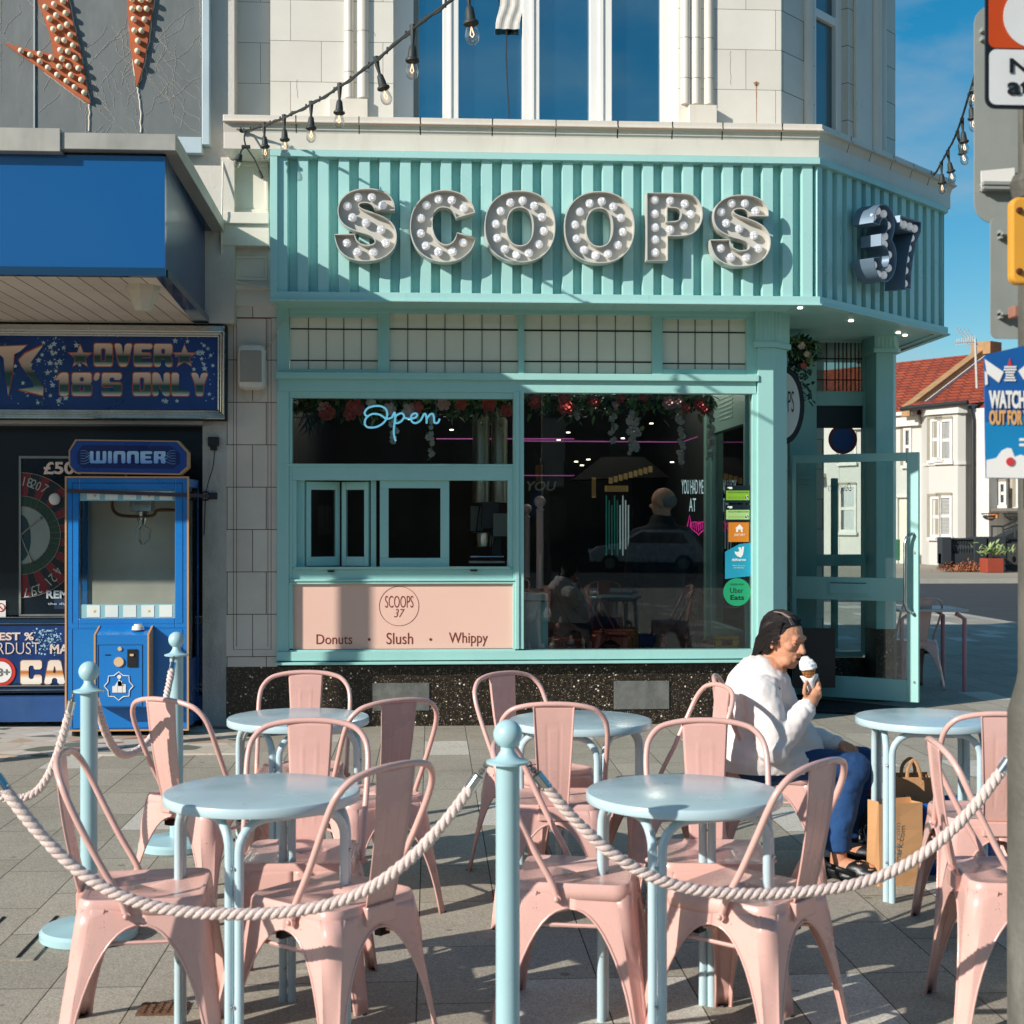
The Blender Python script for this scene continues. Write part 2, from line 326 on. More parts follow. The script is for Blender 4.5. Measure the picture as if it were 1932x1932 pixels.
# ---------------------------------------------------------------- text
def txt(body, x0, x1, z0, z1, y, name, mat, parent=None, off=0.0, ext=.002, shear=0, xf=None, flipx=False):
    cu = bpy.data.curves.new('t', 'FONT'); cu.body = body; cu.size = 1; cu.extrude = .01; cu.offset = off; cu.shear = shear; cu.resolution_u = 4
    o = bpy.data.objects.new('t', cu); link(o); me = evalmesh(o); bpy.data.curves.remove(cu)
    xs = [v.co.x for v in me.vertices]; ys = [v.co.y for v in me.vertices]; a, b, c, d = min(xs), max(xs), min(ys), max(ys)
    for v in me.vertices:
        u = (v.co.x-a)/(b-a)
        if flipx: u = 1-u
        p = Vector((x0+(x1-x0)*u, y-(v.co.z+.01)/.02*ext, z0+(z1-z0)*(v.co.y-c)/(d-c)))
        v.co = xf @ p if xf else p
    return obj(name, me, mat, parent)
def ptxt(body, px0, py0, px1, py1, Y, name, mat, parent=None, **k):
    a = W(px0, py1, Y); b = W(px1, py0, Y); return txt(body, a.x, b.x, a.z, b.z, Y, name, mat, parent, **k)
def pbox(m, px0, py0, px1, py1, Y, d0, d1):      # box seen at picture rectangle on plane Y, from Y+d0 to Y+d1
    a = W(px0, py1, Y); b = W(px1, py0, Y); m.box(a.x, b.x, Y+d0, Y+d1, a.z, b.z); return m
def frame(m, r, hole, Y, d0, d1):
    x0, y0, x1, y1 = r; a, b, c, d = hole
    pbox(m, x0, y0, x1, b, Y, d0, d1); pbox(m, x0, d, x1, y1, Y, d0, d1); pbox(m, x0, b, a, d, Y, d0, d1); pbox(m, c, b, x1, d, Y, d0, d1); return m

# ---------------------------------------------------------------- ground
pav = brickmat('paving', 'yx', .60, .30, .0024, 'a39c8d', 'a9a293', '4a443a', rough=.85, bump=.6, mort_r=.95, var=.06, speck=.30, specscale=230, loc=(.12, .045, 0), off=.37, freq=3,
    rowvar=[(.30, 'a29b8d'), (.62, 'aaa394'), (.84, 'c6c1b5'), (.95, '9c9586')], dirt=.30, gum=True, spec=.25)
g = M(); g.poly([(-60,-12,0),(8.75,-12,0),(8.9,25.5,0),(8.4,26.6,0),(7.3,27,0),(-60,27,0)]); struct(obj('pavement', g, pav))
asph = pm('asphalt', '33383b', .8, var=.12, scale=1.2, bump=.5, bscale=120, coord='Object', fine=.25)
g = M(); g.poly([(-900,-900,-.13),(900,-900,-.13),(900,1500,-.13),(-900,1500,-.13)]); struct(obj('road', g, asph))
kerbm = pm('kerb_stone', 'a5a298', .85, var=.1, scale=6)
g = M(); g.prism([(8.75,-12,-.2),(8.9,25.5,-.2),(8.4,26.6,-.2),(7.3,27,-.2),(-60,27,-.2),(-60,27.15,-.2),(7.35,27.15,-.2),(8.5,26.72,-.2),(9.05,25.55,-.2),(8.9,-12,-.2)], (0,0,.204)); g.box(-200, 200, 38.3, 38.45, -.2, .004); struct(obj('kerb', g, kerbm))
farp = pm('far_pavement', 'a39784', .9, var=.15, scale=.3, fine=.1)
g = M(); g.poly([(-200,38.45,.0),(200,38.45,.0),(200,400,.0),(-200,400,.0)]); struct(obj('far_pavement', g, farp))

# crazy paving in front of the arcade
def crazy():
    m, N, L, out = nmat('crazy_paving'); p = N.new('ShaderNodeBsdfPrincipled'); L.new(p.outputs[0], out.inputs[0]); p.inputs['Roughness'].default_value = .6
    g = N.new('ShaderNodeNewGeometry'); mp_ = N.new('ShaderNodeMapping'); mp_.inputs['Scale'].default_value = (1, 1.2, 0); L.new(g.outputs['Position'], mp_.inputs[0])
    v = N.new('ShaderNodeTexVoronoi'); v.inputs['Scale'].default_value = 5.5; L.new(mp_.outputs[0], v.inputs['Vector'])
    e = N.new('ShaderNodeTexVoronoi'); e.feature = 'DISTANCE_TO_EDGE'; e.inputs['Scale'].default_value = 5.5; L.new(mp_.outputs[0], e.inputs['Vector'])
    s_ = N.new('ShaderNodeSeparateXYZ'); L.new(v.outputs['Color'], s_.inputs[0])
    r = N.new('ShaderNodeValToRGB'); r.color_ramp.interpolation = 'CONSTANT'; el = r.color_ramp.elements; el[0].color = lin('cbbfae'); el[1].position = .85; el[1].color = lin('6f7466')
    for q, c in ((.3, 'bfa48c'), (.45, 'd6cdbd'), (.62, 'a9705a'), (.7, 'c9c3b4')): x = el.new(q); x.color = lin(c)
    L.new(s_.outputs[0], r.inputs[0]); m3 = N.new('ShaderNodeMapRange'); m3.inputs['From Min'].default_value = .03; m3.inputs['From Max'].default_value = .05; L.new(e.outputs['Distance'], m3.inputs[0])
    mx_ = N.new('ShaderNodeMixRGB'); L.new(m3.outputs[0], mx_.inputs[0]); mx_.inputs[1].default_value = lin('b9b2a4'); L.new(r.outputs[0], mx_.inputs[2]); L.new(mx_.outputs[0], p.inputs['Base Color']); return m
g = M(); a = G(455, 1424); g.box(-12, a.x, a.y, 10.9, -.05, .012)
a2 = struct(obj('arcade_forecourt', g, crazy()))
# small drain covers
dm = pm('rusty_iron', '7a5a44', .8, .3, var=.35, scale=30, bump=.6, bscale=80)
g = M(); c = G(308, 1905)
g.box(c.x-.075, c.x+.075, c.y-.055, c.y+.055, .0, .006)
for i in range(6):
    for j in range(5): g.box(c.x-.066+i*.024, c.x-.052+i*.024, c.y-.046+j*.020, c.y-.034+j*.020, .006, .010)
tag(obj('drain_cover', g, dm), 'small rusty drain grating set in the paving in front of the leftmost table', 'drain cover')
g = M(); c = G(20, 1770); g.box(c.x-.16, c.x+.16, c.y-.28, c.y+.28, 0, .006); gg = tag(obj('access_cover', g, pav), 'paving-filled access cover with two dark slots at the far left', 'access cover')
g = M()
for d in (-.10, .10): g.box(c.x+d-.006, c.x+d+.006, c.y-.26, c.y+.26, .0, .009)
obj('slot', g, BLACK, gg)

# ---------------------------------------------------------------- the ice cream shop
YF = 10.6; YG = 10.66; YFA = 10.1
C1 = W(1474, 300, YF); C1.z = 0
U = Vector((.70711, .70711, 0)); NO = Vector((.70711, -.70711, 0))
CH = Matrix.Translation(C1) @ Matrix.Rotation(R(45), 4, 'Z')          # corner frame: x along U, -y outwards
def chx(px, d=0):                                                      # distance along the corner wall of picture column px, d outwards
    p = RP(px, HOR, C1+NO*d, NO); return (p-C1).dot(U)
def chz(px, py, d=0): return RP(px, py, C1+NO*d, NO).z
LCH = 1.89
shop = thing('shop_building', 'cream tiled corner shop building with mint green shopfront and corrugated fascia', 'shop', (.8, 12, 0))
xl = W(427, 500, YF).x; xr = C1.x; C2 = C1+U*LCH
ZC0, ZC1 = W(1000, 292, YF).z, W(1000, 258, YF).z                      # cornice
# solid carcass (upper storey) and ground-floor shell
wx0, wx1 = W(742, 100, YF).x, W(1280, 100, YF).x
ztop = 9.0
m = M(); xt0 = W(510, 100, YF).x
m.box(xt0, wx0, YF-.0, YF+.35, ZC0, ztop); m.box(wx1, xr, YF, YF+.35, ZC0, ztop); m.box(xl, xt0, YF+.06, YF+.35, ZC0, ztop)
m.box(wx0, wx1, YF+.3, YF+.35, ZC0, ztop)
obj('upper_wall', m, STONEU, shop)
mc = M(CH); ux0, ux1 = chx(1537), chx(1600)
mc.box(0.002, ux0, .0, .3, ZC0, ztop); mc.box(ux1, LCH, .0, .3, ZC0, ztop); mc.box(ux0, ux1, .22, .3, ZC0, ztop)
obj('corner_wall', mc, STONEC, shop)
m = M(); m.box(C2.x-.3, C2.x-.003, C2.y+.01, C2.y+6, 3.3, ztop); m.box(C2.x-.3, C2.x-.003, C2.y+2.2, C2.y+6, 0, 3.3); obj('side_wall', m, STONEC, shop)
m = M(); m.poly([(xl,YF+.3,ztop),(xr,YF+.3,ztop),(C2.x,C2.y+.3,ztop),(C2.x,C2.y+6,ztop),(xl,C2.y+6,ztop)]); obj('roof', m, DARK, shop)
# mouldings: paired half columns with base blocks either side of the upper window
m = M()
def cols(pxs, zb, Y=YF):
    for a, b in pxs:
        x0, x1 = W(a, 100, Y).x, W(b, 100, Y).x; r = (x1-x0)/2
        m.lathe([(r, zb), (r, ztop)], ((x0+x1)/2, Y-.0, 0), 20)
zb = W(670, 186, YF).z
cols([(650, 667), (674, 696)], zb)
pbox(m, 620, 186, 694, 256, YF-.05, 0, .05)
zb2 = W(1325, 198, YF).z
cols([(1284, 1302), (1304, 1322), (1328, 1346)], zb2)
pbox(m, 1300, 198, 1353, 256, YF-.09, 0, .09)
for py in (1, 45, 91, 137):                                            # collars where the blocks meet
    for a, b in ((649, 697), (1283, 1347)):
        pass
obj('window_column', m, STONE, shop, smooth='auto', bevel=.004)
mj = M()
for py in (0, 34, 125+6):
    pass
for k in range(6):
    z = W(670, 137, YF).z+k*.306
    for a, b in ((650, 667), (674, 696), (1284, 1302), (1304, 1322), (1328, 1346)):
        x0, x1 = W(a, 100, YF).x, W(b, 100, YF).x
        if z > zb2+.02: mj.lathe([((x1-x0)/2+.0012, z-.0016), ((x1-x0)/2+.0012, z+.0016)], ((x0+x1)/2, YF, 0), 20)
obj('column_joints', mj, pm('joint_grime', '5a4a3c', .9), shop)
m = M()                                                                # hairline cracks and a rust weep in the stone
def wallcrack(P, Q, n=9): m.tube([W(P[0]+(Q[0]-P[0])*k/n+random.uniform(-1.2, 1.2), P[1]+(Q[1]-P[1])*k/n, YF-.0004) for k in range(n+1)], .0012, 4)
wallcrack((1427, 240), (1424, 320)); wallcrack((705, 60), (708, 68)); wallcrack((1378, 96), (1379, 160)); wallcrack((560, 150), (562, 185))
obj('crack', m, pm('crack_brown', '6e5a48', .9), shop)
m = M(); a = W(1427, 158, YF); m.prism([(a.x+.02*math.cos(t)*(1+.4*math.sin(t*5)), YF-.001, a.z+.018*math.sin(t)) for t in [2*math.pi*k/14 for k in range(14)]], (0, -.0006, 0)); m.prism([(a.x-.004, YF-.001, a.z), (a.x+.004, YF-.001, a.z), (a.x+.002, YF-.001, a.z-.30), (a.x-.001, YF-.001, a.z-.30)], (0, -.0006, 0)); obj('rust_weep', m, pm('rust_weep', 'b98a62', .9, var=.5, scale=40), shop)
# corner mouldings
mc = M(CH)
zcb = W(1505, 275, YF).z
r0 = (chx(1528)-chx(1516))/2
mc.lathe([(r0*1.0, 3.9), (r0*1.0, ztop)], (chx(1523), 0, 0), 16)
mc.box(chx(1505), chx(1533), -.06, .0, ZC0, W(1510, 262, YF).z+.1)
for a, b in ((1642, 1656), (1660, 1668)):
    rr = (chx(b)-chx(a))/2; mc.lathe([(rr, 4.5), (rr, ztop)], (chx((a+b)/2), 0, 0), 16)
mc.box(chx(1622), LCH-.004, -.07, .0, ZC0, 4.50)
mc.box(chx(1610), chx(1640), -.03, 0, 4.50, ztop)
obj('corner_columns', mc, STONE, shop, smooth='auto', bevel=.005)
# cornice: two steps, front and corner
def cornice_profile(): 
    z0, z1 = ZC0, ZC1; h = z1-z0
    return [(0, z0-.1), (-.42, z0-.1), (-.42, z0+.02), (-.44, z0+h*.60), (-.47, z0+h*.62), (-.47, z0+h*.70), (-.455, z0+h*.72), (-.455, z1), (0, z1+.03)]
prof = cornice_profile(); rs = []
ccx = Vector((math.tan(R(22.5)), -1, 0))                               # mitre direction at the corner
m = M()
xa = W(422, 270, YF-.42).x
def section(base, dirv): return [base+dirv*(-d)+Vector((0, 0, z)) for d, z in prof]
s1 = section(Vector((xa, YF, 0)), Vector((0, -1, 0))); s2 = section(Vector((C1.x, C1.y, 0)), ccx)
s3 = section(Vector((C2.x, C2.y, 0)), Vector((1, -math.tan(R(22.5)), 0))); s4 = section(Vector((C2.x, C2.y+5, 0)), Vector((1, 0, 0)))
m.rings([s1, s2, s3, s4]); obj('cornice', m, STONE, shop, bevel=.003)
m = M()                                                                # joints in the cornice
def drip(P, U_, N_):
    hgt = ZC1-ZC0; w_ = random.uniform(.0022, .0042)
    for oa, o_, za, zb_ in ((.4562, .4562, ZC0+hgt*.73, ZC1+.001), (.4708, .4708, ZC0+hgt*.62, ZC0+hgt*.70), (.4215, .4405, ZC0+.02, ZC0+hgt*.60)):
        c = P+N_*oa; c2_ = P+N_*o_; q = random.uniform(-.002, .002); m.rings([[c-U_*w_+Vector((0, 0, za)), c+U_*w_+Vector((0, 0, za)), c+U_*w_-N_*.02+Vector((0, 0, za)), c-U_*w_-N_*.02+Vector((0, 0, za))], [c2_-U_*w_*1.3+U_*q+Vector((0, 0, zb_)), c2_+U_*w_*1.3+U_*q+Vector((0, 0, zb_)), c2_+U_*w_-N_*.02+Vector((0, 0, zb_)), c2_-U_*w_-N_*.02+Vector((0, 0, zb_))]])
for px in (558, 677, 793, 929, 1049, 1166, 1269, 1364, 1476):
    a = W(px, 262, YF-.46); drip(Vector((a.x, YF, 0)), Vector((1, 0, 0)), Vector((0, -1, 0)))
for t in (.25, .6, .95, 1.3, 1.62, 1.95): drip(C1+U*t, U, NO)
obj('cornice_joint', m, pm('black_grime', '3a2a20', .95), shop)
m = M()
m.box(xa+.02, C1.x+.15, YF-.4735, YF-.4705, ZC0+(ZC1-ZC0)*.55, ZC0+(ZC1-ZC0)*.60); obj('cornice_stain', m, pm('rust_stain', '8a6a52', .9), shop)
# upper window
win = obj('window', (lambda mm: (frame(mm, (742,-60,1276,256), (780,-40,1246,252), YF+.12, -.02, .06),
    pbox(mm, 835, -60, 865, 254, YF+.12, -.05, .05), pbox(mm, 985, -60, 1017, 254, YF+.12, -.05, .05), pbox(mm, 1112, -60, 1153, 254, YF+.12, -.05, .05),
    pbox(mm, 846, -60, 852, 254, YF+.12, -.062, -.05), pbox(mm, 1000, -60, 1007, 254, YF+.12, -.062, -.05), pbox(mm, 1129, -60, 1137, 254, YF+.12, -.062, -.05), mm)[-1])(M()), UPVC, shop, bevel=.004)
def reflglass(name, base='0b2c3c', f=.42):
    m_, N, L, out = nmat(name); d = N.new('ShaderNodeBsdfPrincipled'); d.inputs['Base Color'].default_value = lin(base); d.inputs['Roughness'].default_value = .3
    gl = N.new('ShaderNodeBsdfGlossy'); gl.inputs['Roughness'].default_value = .02; gl.inputs[0].default_value = (.55, .85, .95, 1)
    mi = N.new('ShaderNodeMixShader'); mi.inputs[0].default_value = f; L.new(d.outputs[0], mi.inputs[1]); L.new(gl.outputs[0], mi.inputs[2]); L.new(mi.outputs[0], out.inputs[0]); return m_
RG = reflglass('sky_reflecting_glass')
m = M(); pbox(m, 779, -60, 1250, 256, YF+.15, 0, .006); obj('pane', m, RG, win)
m = M()
x0 = W(764, 0, YF+.14).x
for i in range(9): m.box(x0+i*.012, x0+.011+i*.012, YF+.140+.004*(i % 2), YF+.148, W(764, 254, YF).z, ztop)
obj('curtain', m, pm('grey_curtain', '7f8a86', .8), win)
m = M(); a = W(938, 52, YF+.1)
rows = []
for j in range(8):
    z = a.z+.30-j*.045; rows.append([(a.x+.02*math.sin(j*.7)+i*.013+.01*j*.1, YF+.085+.005*math.sin(i*1.1+j*.4), z) for i in range(15)])
m.rings(rows, closed=False, cap=False); obj('net_curtain', m, pm('net', 'cfccc4', .9, var=.15, scale=30), win, solid=.004)
m = M(); a = W(958, 55, YF+.1); b = W(985, 252, YF+.1); m.tube([(a.x, YF+.14, a.z+.3), (a.x-.01, YF+.14, a.z-.2), (b.x-.09, YF+.14, b.z)], [.05, .045, .025], 8, ex=.1); obj('dark_curtain', m, pm('dk_curtain', '16202a', .9), win)
mc = M(CH)
zt_ = 5.35
for a, b, d in ((1537, 1553, -.02), (1590, 1601, -.02)): mc.box(chx(a), chx(b), .06, .14, ZC1-.15, ztop)
mc.box(chx(1537), chx(1601), .065, .135, chz(1560, 30), chz(1560, 14))
wn2 = obj('window', mc, UPVC, shop, bevel=.004)
mc = M(CH); mc.box(chx(1550), chx(1592), .10, .105, ZC1-.15, ztop); obj('pane', mc, reflglass('corner_pane', '2c3a3c', .15), wn2)

# corrugated fascia: front, corner, side
fascia = thing('corrugated_fascia', 'long mint green corrugated metal fascia wrapped round the shop corner', 'fascia', (.8, YFA, 3.1))
ZB, ZT = W(1000, 569, YFA).z, W(1000, 290, YFA).z
FL = W(510, 400, YFA).x
K = C1+Vector((0, YFA-YF, 0)); K.x = W(1545, 500, YFA).x; K.y = YFA
E2 = G(1786, 630, ZB); LF = (Vector((E2.x, E2.y, 0))-Vector((K.x, K.y, 0))).dot(U)
KE = K+U*LF
def corr(P, D, length, per, n_out, name, mat):
    m = M(); pts = []; x = .0; flat = per*.50; slope = per*.07; rec = per-flat-2*slope; dep = .072
    s = 0
    while x < length-.02:
        for u, dd in ((x, 0), (x+flat, 0), (x+flat+slope, dep), (x+flat+slope+rec, dep), (x+per, 0)):
            if u <= length: pts.append((u, dd))
        x += per
    pts = [p for i, p in enumerate(pts) if i == 0 or p != pts[i-1]]
    pts.append((length, 0))
    lo = [P+D*u-n_out*(dd+.02)+Vector((0, 0, ZB+.05)) for u, dd in pts]; hi = [q+Vector((0, 0, ZT-ZB-.09)) for q in lo]
    m.rings([lo, hi], closed=False, cap=False); return obj(name, m, mat, fascia)
pr = .1465
corr(Vector((FL+.045, YFA, 0)), Vector((1, 0, 0)), K.x-FL-.05, pr, Vector((0, -1, 0)), 'front_sheet', MINTD)
corr(Vector((K.x, K.y, 0))+U*.01, U, LF-.02, .150, NO, 'corner_sheet', MINTD)
corr(Vector((KE.x, KE.y, 0)), Vector((0, 1, 0)), 2.2, .150, Vector((1, 0, 0)), 'side_sheet', MINTD)
m = M()
def rail(z0, z1, o0, o1):                                              # trim running round all three sides
    rs = []
    for base, dv in ((Vector((FL, YFA, 0)), Vector((0, -1, 0))), (Vector((K.x, K.y, 0)), ccx), (Vector((KE.x, KE.y, 0)), Vector((1, -math.tan(R(22.5)), 0))), (Vector((KE.x, KE.y+2.2, 0)), Vector((1, 0, 0)))):
        rs.append([base+dv*o0+Vector((0, 0, z0)), base+dv*o1+Vector((0, 0, z0)), base+dv*o1+Vector((0, 0, z1)), base+dv*o0+Vector((0, 0, z1))])
    m.rings(rs)
rail(ZB, ZB+.055, -.09, .012); rail(ZT-.045, ZT, -.09, .012)
rail(ZB-.012, ZB, -.02, .03)
for px in (760, 1218): a = W(px, 300, YFA-.012); m.box(a.x-.0012, a.x+.0012, YFA-.0135, YFA-.010, ZT-.045, ZT); m.box(a.x+.02, a.x+.0225, YFA-.0135, YFA-.010, ZB, ZB+.055)
m.box(FL, FL+.05, YFA-.008, YFA+.06, ZB+.055, ZT-.045)
m.box(FL, FL+.01, YFA+.06, YF+.1, ZB, ZT)
obj('trim', m, MINTD, fascia, bevel=.003)
m = M(); zs = ZB+.01                                                    # soffit
def soff(pts, z0, z1): m.prism([(p.x, p.y, z0) for p in pts], (0, 0, z1-z0))
soff([Vector((FL, YFA+.03, 0)), Vector((K.x-.01, YFA+.03, 0)), Vector((KE.x-.03, KE.y+.02, 0)), Vector((KE.x-.03, KE.y+2.2, 0)), Vector((2.4, KE.y+2.2, 0)), Vector((2.4, YF+.1, 0)), Vector((FL, YF+.1, 0))], zs, zs+.03)
for i in range(26): m.box(FL+.1+i*.15, FL+.108+i*.15, YFA+.1, YF-.03, zs-.003, zs)
obj('soffit', m, MINT, fascia)
m = M(); soff([Vector((FL, YFA+.04, 0)), Vector((K.x-.02, YFA+.05, 0)), Vector((KE.x-.05, KE.y+.05, 0)), Vector((KE.x-.05, KE.y+2.1, 0)), Vector((C2.x, KE.y+2.1, 0)), Vector((C2.x, C2.y+.1, 0)), Vector((C1.x, YF+.05, 0)), Vector((FL, YF+.05, 0))], ZT-.02, ZT-.01); obj('capping', m, MINTD, fascia)
lampm = pm('lit_lamp', 'fff6e0', .3, emit=3.5)
for px, py in ((1406+1.5, 606), (1629, 605.5), (1724, 630), (1599, 605)): pass
for i, (px, py) in enumerate(((1536, 589), (1654, 619), (1763, 648), (1779, 653))):
    a = G((1716+0)/1.22981+[411,757,1078,1124][i]/2.9273/1.22981, (660+[155,243,325,342][i]/2.9273)/1.22981, zs)
    m = M(); m.lathe([(.019, -.004), (.019, .006)], (a.x, a.y, zs-.006), 16); t = tag(obj('downlight', m, lampm), ['small lit downlight in the soffit above the front pillar', 'small lit downlight in the corner soffit above the porch', 'small lit downlight in the soffit left of the outermost one', 'outermost small lit downlight near the fascia tip'][i], 'downlight', 'downlights under the shop fascia')

# marquee letters
SILV = pm('silver_letter', 'c8c5bb', .4, .0, var=.05, scale=6, coat=.2)
SILD = pm('steel_letter', '6d8294', .4, .3, var=.05)
BULBC = None
def bulbmat():
    m_, N, L, out = nmat('crystal_bulb'); p = N.new('ShaderNodeBsdfPrincipled'); p.inputs['Base Color'].default_value = (.85, .87, .92, 1); p.inputs['Roughness'].default_value = .12; p.inputs['Metallic'].default_value = .35
    v = N.new('ShaderNodeTexVoronoi'); v.inputs['Scale'].default_value = 120; t = N.new('ShaderNodeTexCoord'); L.new(t.outputs['Object'], v.inputs['Vector'])
    b = N.new('ShaderNodeBump'); b.inputs['Strength'].default_value = 1; b.inputs['Distance'].default_value = .01; L.new(v.outputs['Distance'], b.inputs['Height']); L.new(b.outputs[0], p.inputs['Normal'])
    p.inputs['Emission Color'].default_value = (1, .97, .95, 1); p.inputs['Emission Strength'].default_value = .16; L.new(p.outputs[0], out.inputs[0]); return m_
BULBC = bulbmat()
bm_b = bmesh.new(); _t = M(); _t.sph((0, -.012, 0), .031, 14, 10, (1, .8, 1)); _t.lathe([(.02, -.004), (.02, .012)], (0, 0, 0), 12, 'y'); bme = bpy.data.meshes.new('bulb'); _t.b.to_mesh(bme); _t.b.free()
for p in bme.polygons: p.use_smooth = True
bme.materials.append(BULBC)
def smoothpoly(pts, keep=(), it=2):
    P = [Vector(p) for p in pts]; fl = [i in keep for i in range(len(P))]
    for _ in range(it):
        Q, f2 = [], []; n = len(P)
        for i in range(n):
            a, b = P[i], P[(i+1) % n]
            if fl[i]: Q.append(a); f2.append(True)
            else: Q.append(a*.75+P[i-1]*.25) if not fl[i-1] else Q.append(a*.75+P[i-1]*.25); f2.append(False); Q.append(a*.75+b*.25); f2.append(False)
        P, fl = Q, f2
    return P
def letter(outlines, depth, dirn, label, bulbs, mat, grp, th=.007, fd=.62):
    """outlines: list of closed loops of 3D points on the front rim plane; dirn = outward normal"""
    c = sum((p for p in outlines[0]), Vector())/len(outlines[0])
    t = thing('marquee_letter', label, 'sign letter', c, grp)
    m = M()
    for lp in outlines:
        n = len(lp); back = [p-dirn*depth for p in lp]
        inn = []
        for i in range(n):                                             # wall thickness
            tg = (lp[(i+1) % n]-lp[i-1]).normalized(); sd = tg.cross(dirn); inn.append(sd)
        area = sum((lp[i].cross(lp[(i+1) % n])).dot(dirn) for i in range(n)); sg = 1
        a = [p+d*th*.5 for p, d in zip(lp, inn)]; b = [p-d*th*.5 for p, d in zip(lp, inn)]
        ab = [p-dirn*depth for p in a]; bb = [p-dirn*depth for p in b]
        A, B, AB, BB = ([m.v(p) for p in q] for q in (a, b, ab, bb))
        for i in range(n):
            j = (i+1) % n; m.f([A[i], A[j], B[j], B[i]]); m.f([A[i], AB[i], AB[j], A[j]]); m.f([B[i], B[j], BB[j], BB[i]])
    obj('return', m, mat, t, smooth='auto')
    m = M(); base = depth*fd                                           # back plate
    es = []
    for lp in outlines:
        vs = [m.v(p-dirn*base) for p in lp]
        for i in range(len(vs)): es.append(m.b.edges.new((vs[i], vs[(i+1) % len(vs)])))
    bmesh.ops.triangle_fill(m.b, use_beauty=True, use_dissolve=False, edges=es)
    obj('face', m, mat, t)
    for p in bulbs:
        o = bpy.data.objects.new('bulb', bme); link(o); o.parent = t; o.location = p-dirn*(base-.012)-c
        o.rotation_euler = (0, 0, math.atan2(dirn.x, -dirn.y))
        o.rotation_euler = (0, 0, math.atan2(dirn.y, dirn.x)+math.pi/2)
    return t
YL = YFA-.10
def lw(X, Y, zf): a = zf(X, Y); return W(a[0], a[1], YL)
zA = zc(560, 0); zB_ = zc(1150, 0); dn = Vector((0, -1, 0))
Spts = [(1040,1425),(1036,1378),(1010,1330),(960,1298),(900,1283),(850,1281),(790,1285),(725,1308),(675,1355),(655,1410),(658,1465),(682,1512),(725,1545),(790,1572),(850,1586),(890,1603),(911,1630),(905,1655),(860,1668),(815,1660),(785,1640),(772,1612),(768,1590),(633,1592),(640,1640),(665,1700),(710,1742),(780,1768),(850,1772),(930,1762),(1000,1728),(1043,1672),(1055,1610),(1045,1550),(1010,1500),(950,1465),(880,1440),(820,1420),(795,1400),(797,1382),(830,1372),(870,1377),(898,1398),(908,1425)]
def dedup(L_): return [p for i, p in enumerate(L_) if (p-L_[i-1]).length > .002]
S1 = dedup(smoothpoly([lw(X, Y, zA) for X, Y in Spts], (0, 22, 23, 43), 1))
Sb = [(790,1330),(885,1330),(718,1390),(958,1385),(753,1468),(845,1505),(948,1552),(978,1643),(895,1703),(788,1703),(714,1642)]
SB = [lw(X, Y, zA) for X, Y in Sb]
GR = 'marquee letters on the fascia'
letter([S1], .11, dn, 'silver bulb-studded letter S that begins the shop name', SB, SILV, GR)
Cp = [(1587,1440),(1570,1390),(1530,1340),(1470,1305),(1400,1290),(1330,1295),(1260,1320),(1200,1370),(1160,1440),(1145,1530),(1155,1610),(1190,1690),(1250,1745),(1330,1775),(1400,1778),(1470,1765),(1530,1728),(1570,1680),(1590,1615),(1465,1580),(1455,1620),(1425,1655),(1385,1665),(1340,1645),(1310,1600),(1295,1540),(1295,1480),(1310,1435),(1340,1408),(1380,1403),(1420,1415),(1447,1445),(1460,1477)]
letter([dedup(smoothpoly([lw(X, Y, zA) for X, Y in Cp], (0, 18, 19, 32), 1))], .11, dn, 'silver bulb-studded letter C', [lw(X, Y, zA) for X, Y in [(1513,1403),(1430,1350),(1338,1343),(1257,1385),(1219,1473),(1218,1577),(1253,1662),(1338,1703),(1435,1700),(1507,1640)]], SILV, GR)
def Olet(cx, cy, rx, ry, ix, iy, label):
    def el(rx, ry, n, p=2.25): return [W(cx+rx*math.copysign(abs(math.cos(a))**(2/p), math.cos(a)), cy+ry*math.copysign(abs(math.sin(a))**(2/p), math.sin(a)), YL) for a in [2*math.pi*k/n for k in range(n)]]
    b = [W(cx+(rx+ix)/2*math.cos(a), cy+(ry+iy)/2*math.sin(a), YL) for a in [2*math.pi*(k+.25)/12 for k in range(12)]]
    letter([dedup(el(rx, ry, 48)), dedup(el(ix, iy, 36))], .11, dn, label, b, SILV, GR)
Olet(981, 427, 66, 67, 25.5, 36.5, 'silver bulb-studded letter O, left one of the two, beside the C')
Olet(1131, 428.5, 65.5, 67, 25.5, 36.5, 'silver bulb-studded letter O, right one of the two, beside the P')
Pp = [(1028,1310),(1300,1312),(1350,1330),(1392,1380),(1408,1450),(1395,1520),(1355,1575),(1290,1600),(1168,1602),(1168,1768),(1028,1768)]
Pi = [(1165,1407),(1228,1408),(1255,1425),(1264,1455),(1255,1488),(1228,1504),(1163,1505)]
letter([smoothpoly([lw(X, Y, zB_) for X, Y in Pp], (0, 8, 9, 10), 2), smoothpoly([lw(X, Y, zB_) for X, Y in Pi], (0, 6), 2)], .11, dn, 'silver bulb-studded letter P', [lw(X, Y, zB_) for X, Y in [(1087,1348),(1193,1352),(1293,1375),(1333,1447),(1285,1523),(1193,1550),(1090,1537),(1090,1620),(1090,1708),(1087,1443)]], SILV, GR)
dxs = lw(1868, 1600, zB_).x-lw(1055, 1600, zA).x
sh = Vector((dxs, 0, -.008))
letter([[p+sh for p in S1]], .11, dn, 'silver bulb-studded letter S that ends the shop name', [p+sh for p in SB], SILV, GR)
PN = Vector((K.x, K.y, 0))+NO*.20
zD = zc(1976, 400, 4.83)
def l37(X, Y): a = zD(X, Y); return RP(a[0], a[1], PN, NO)
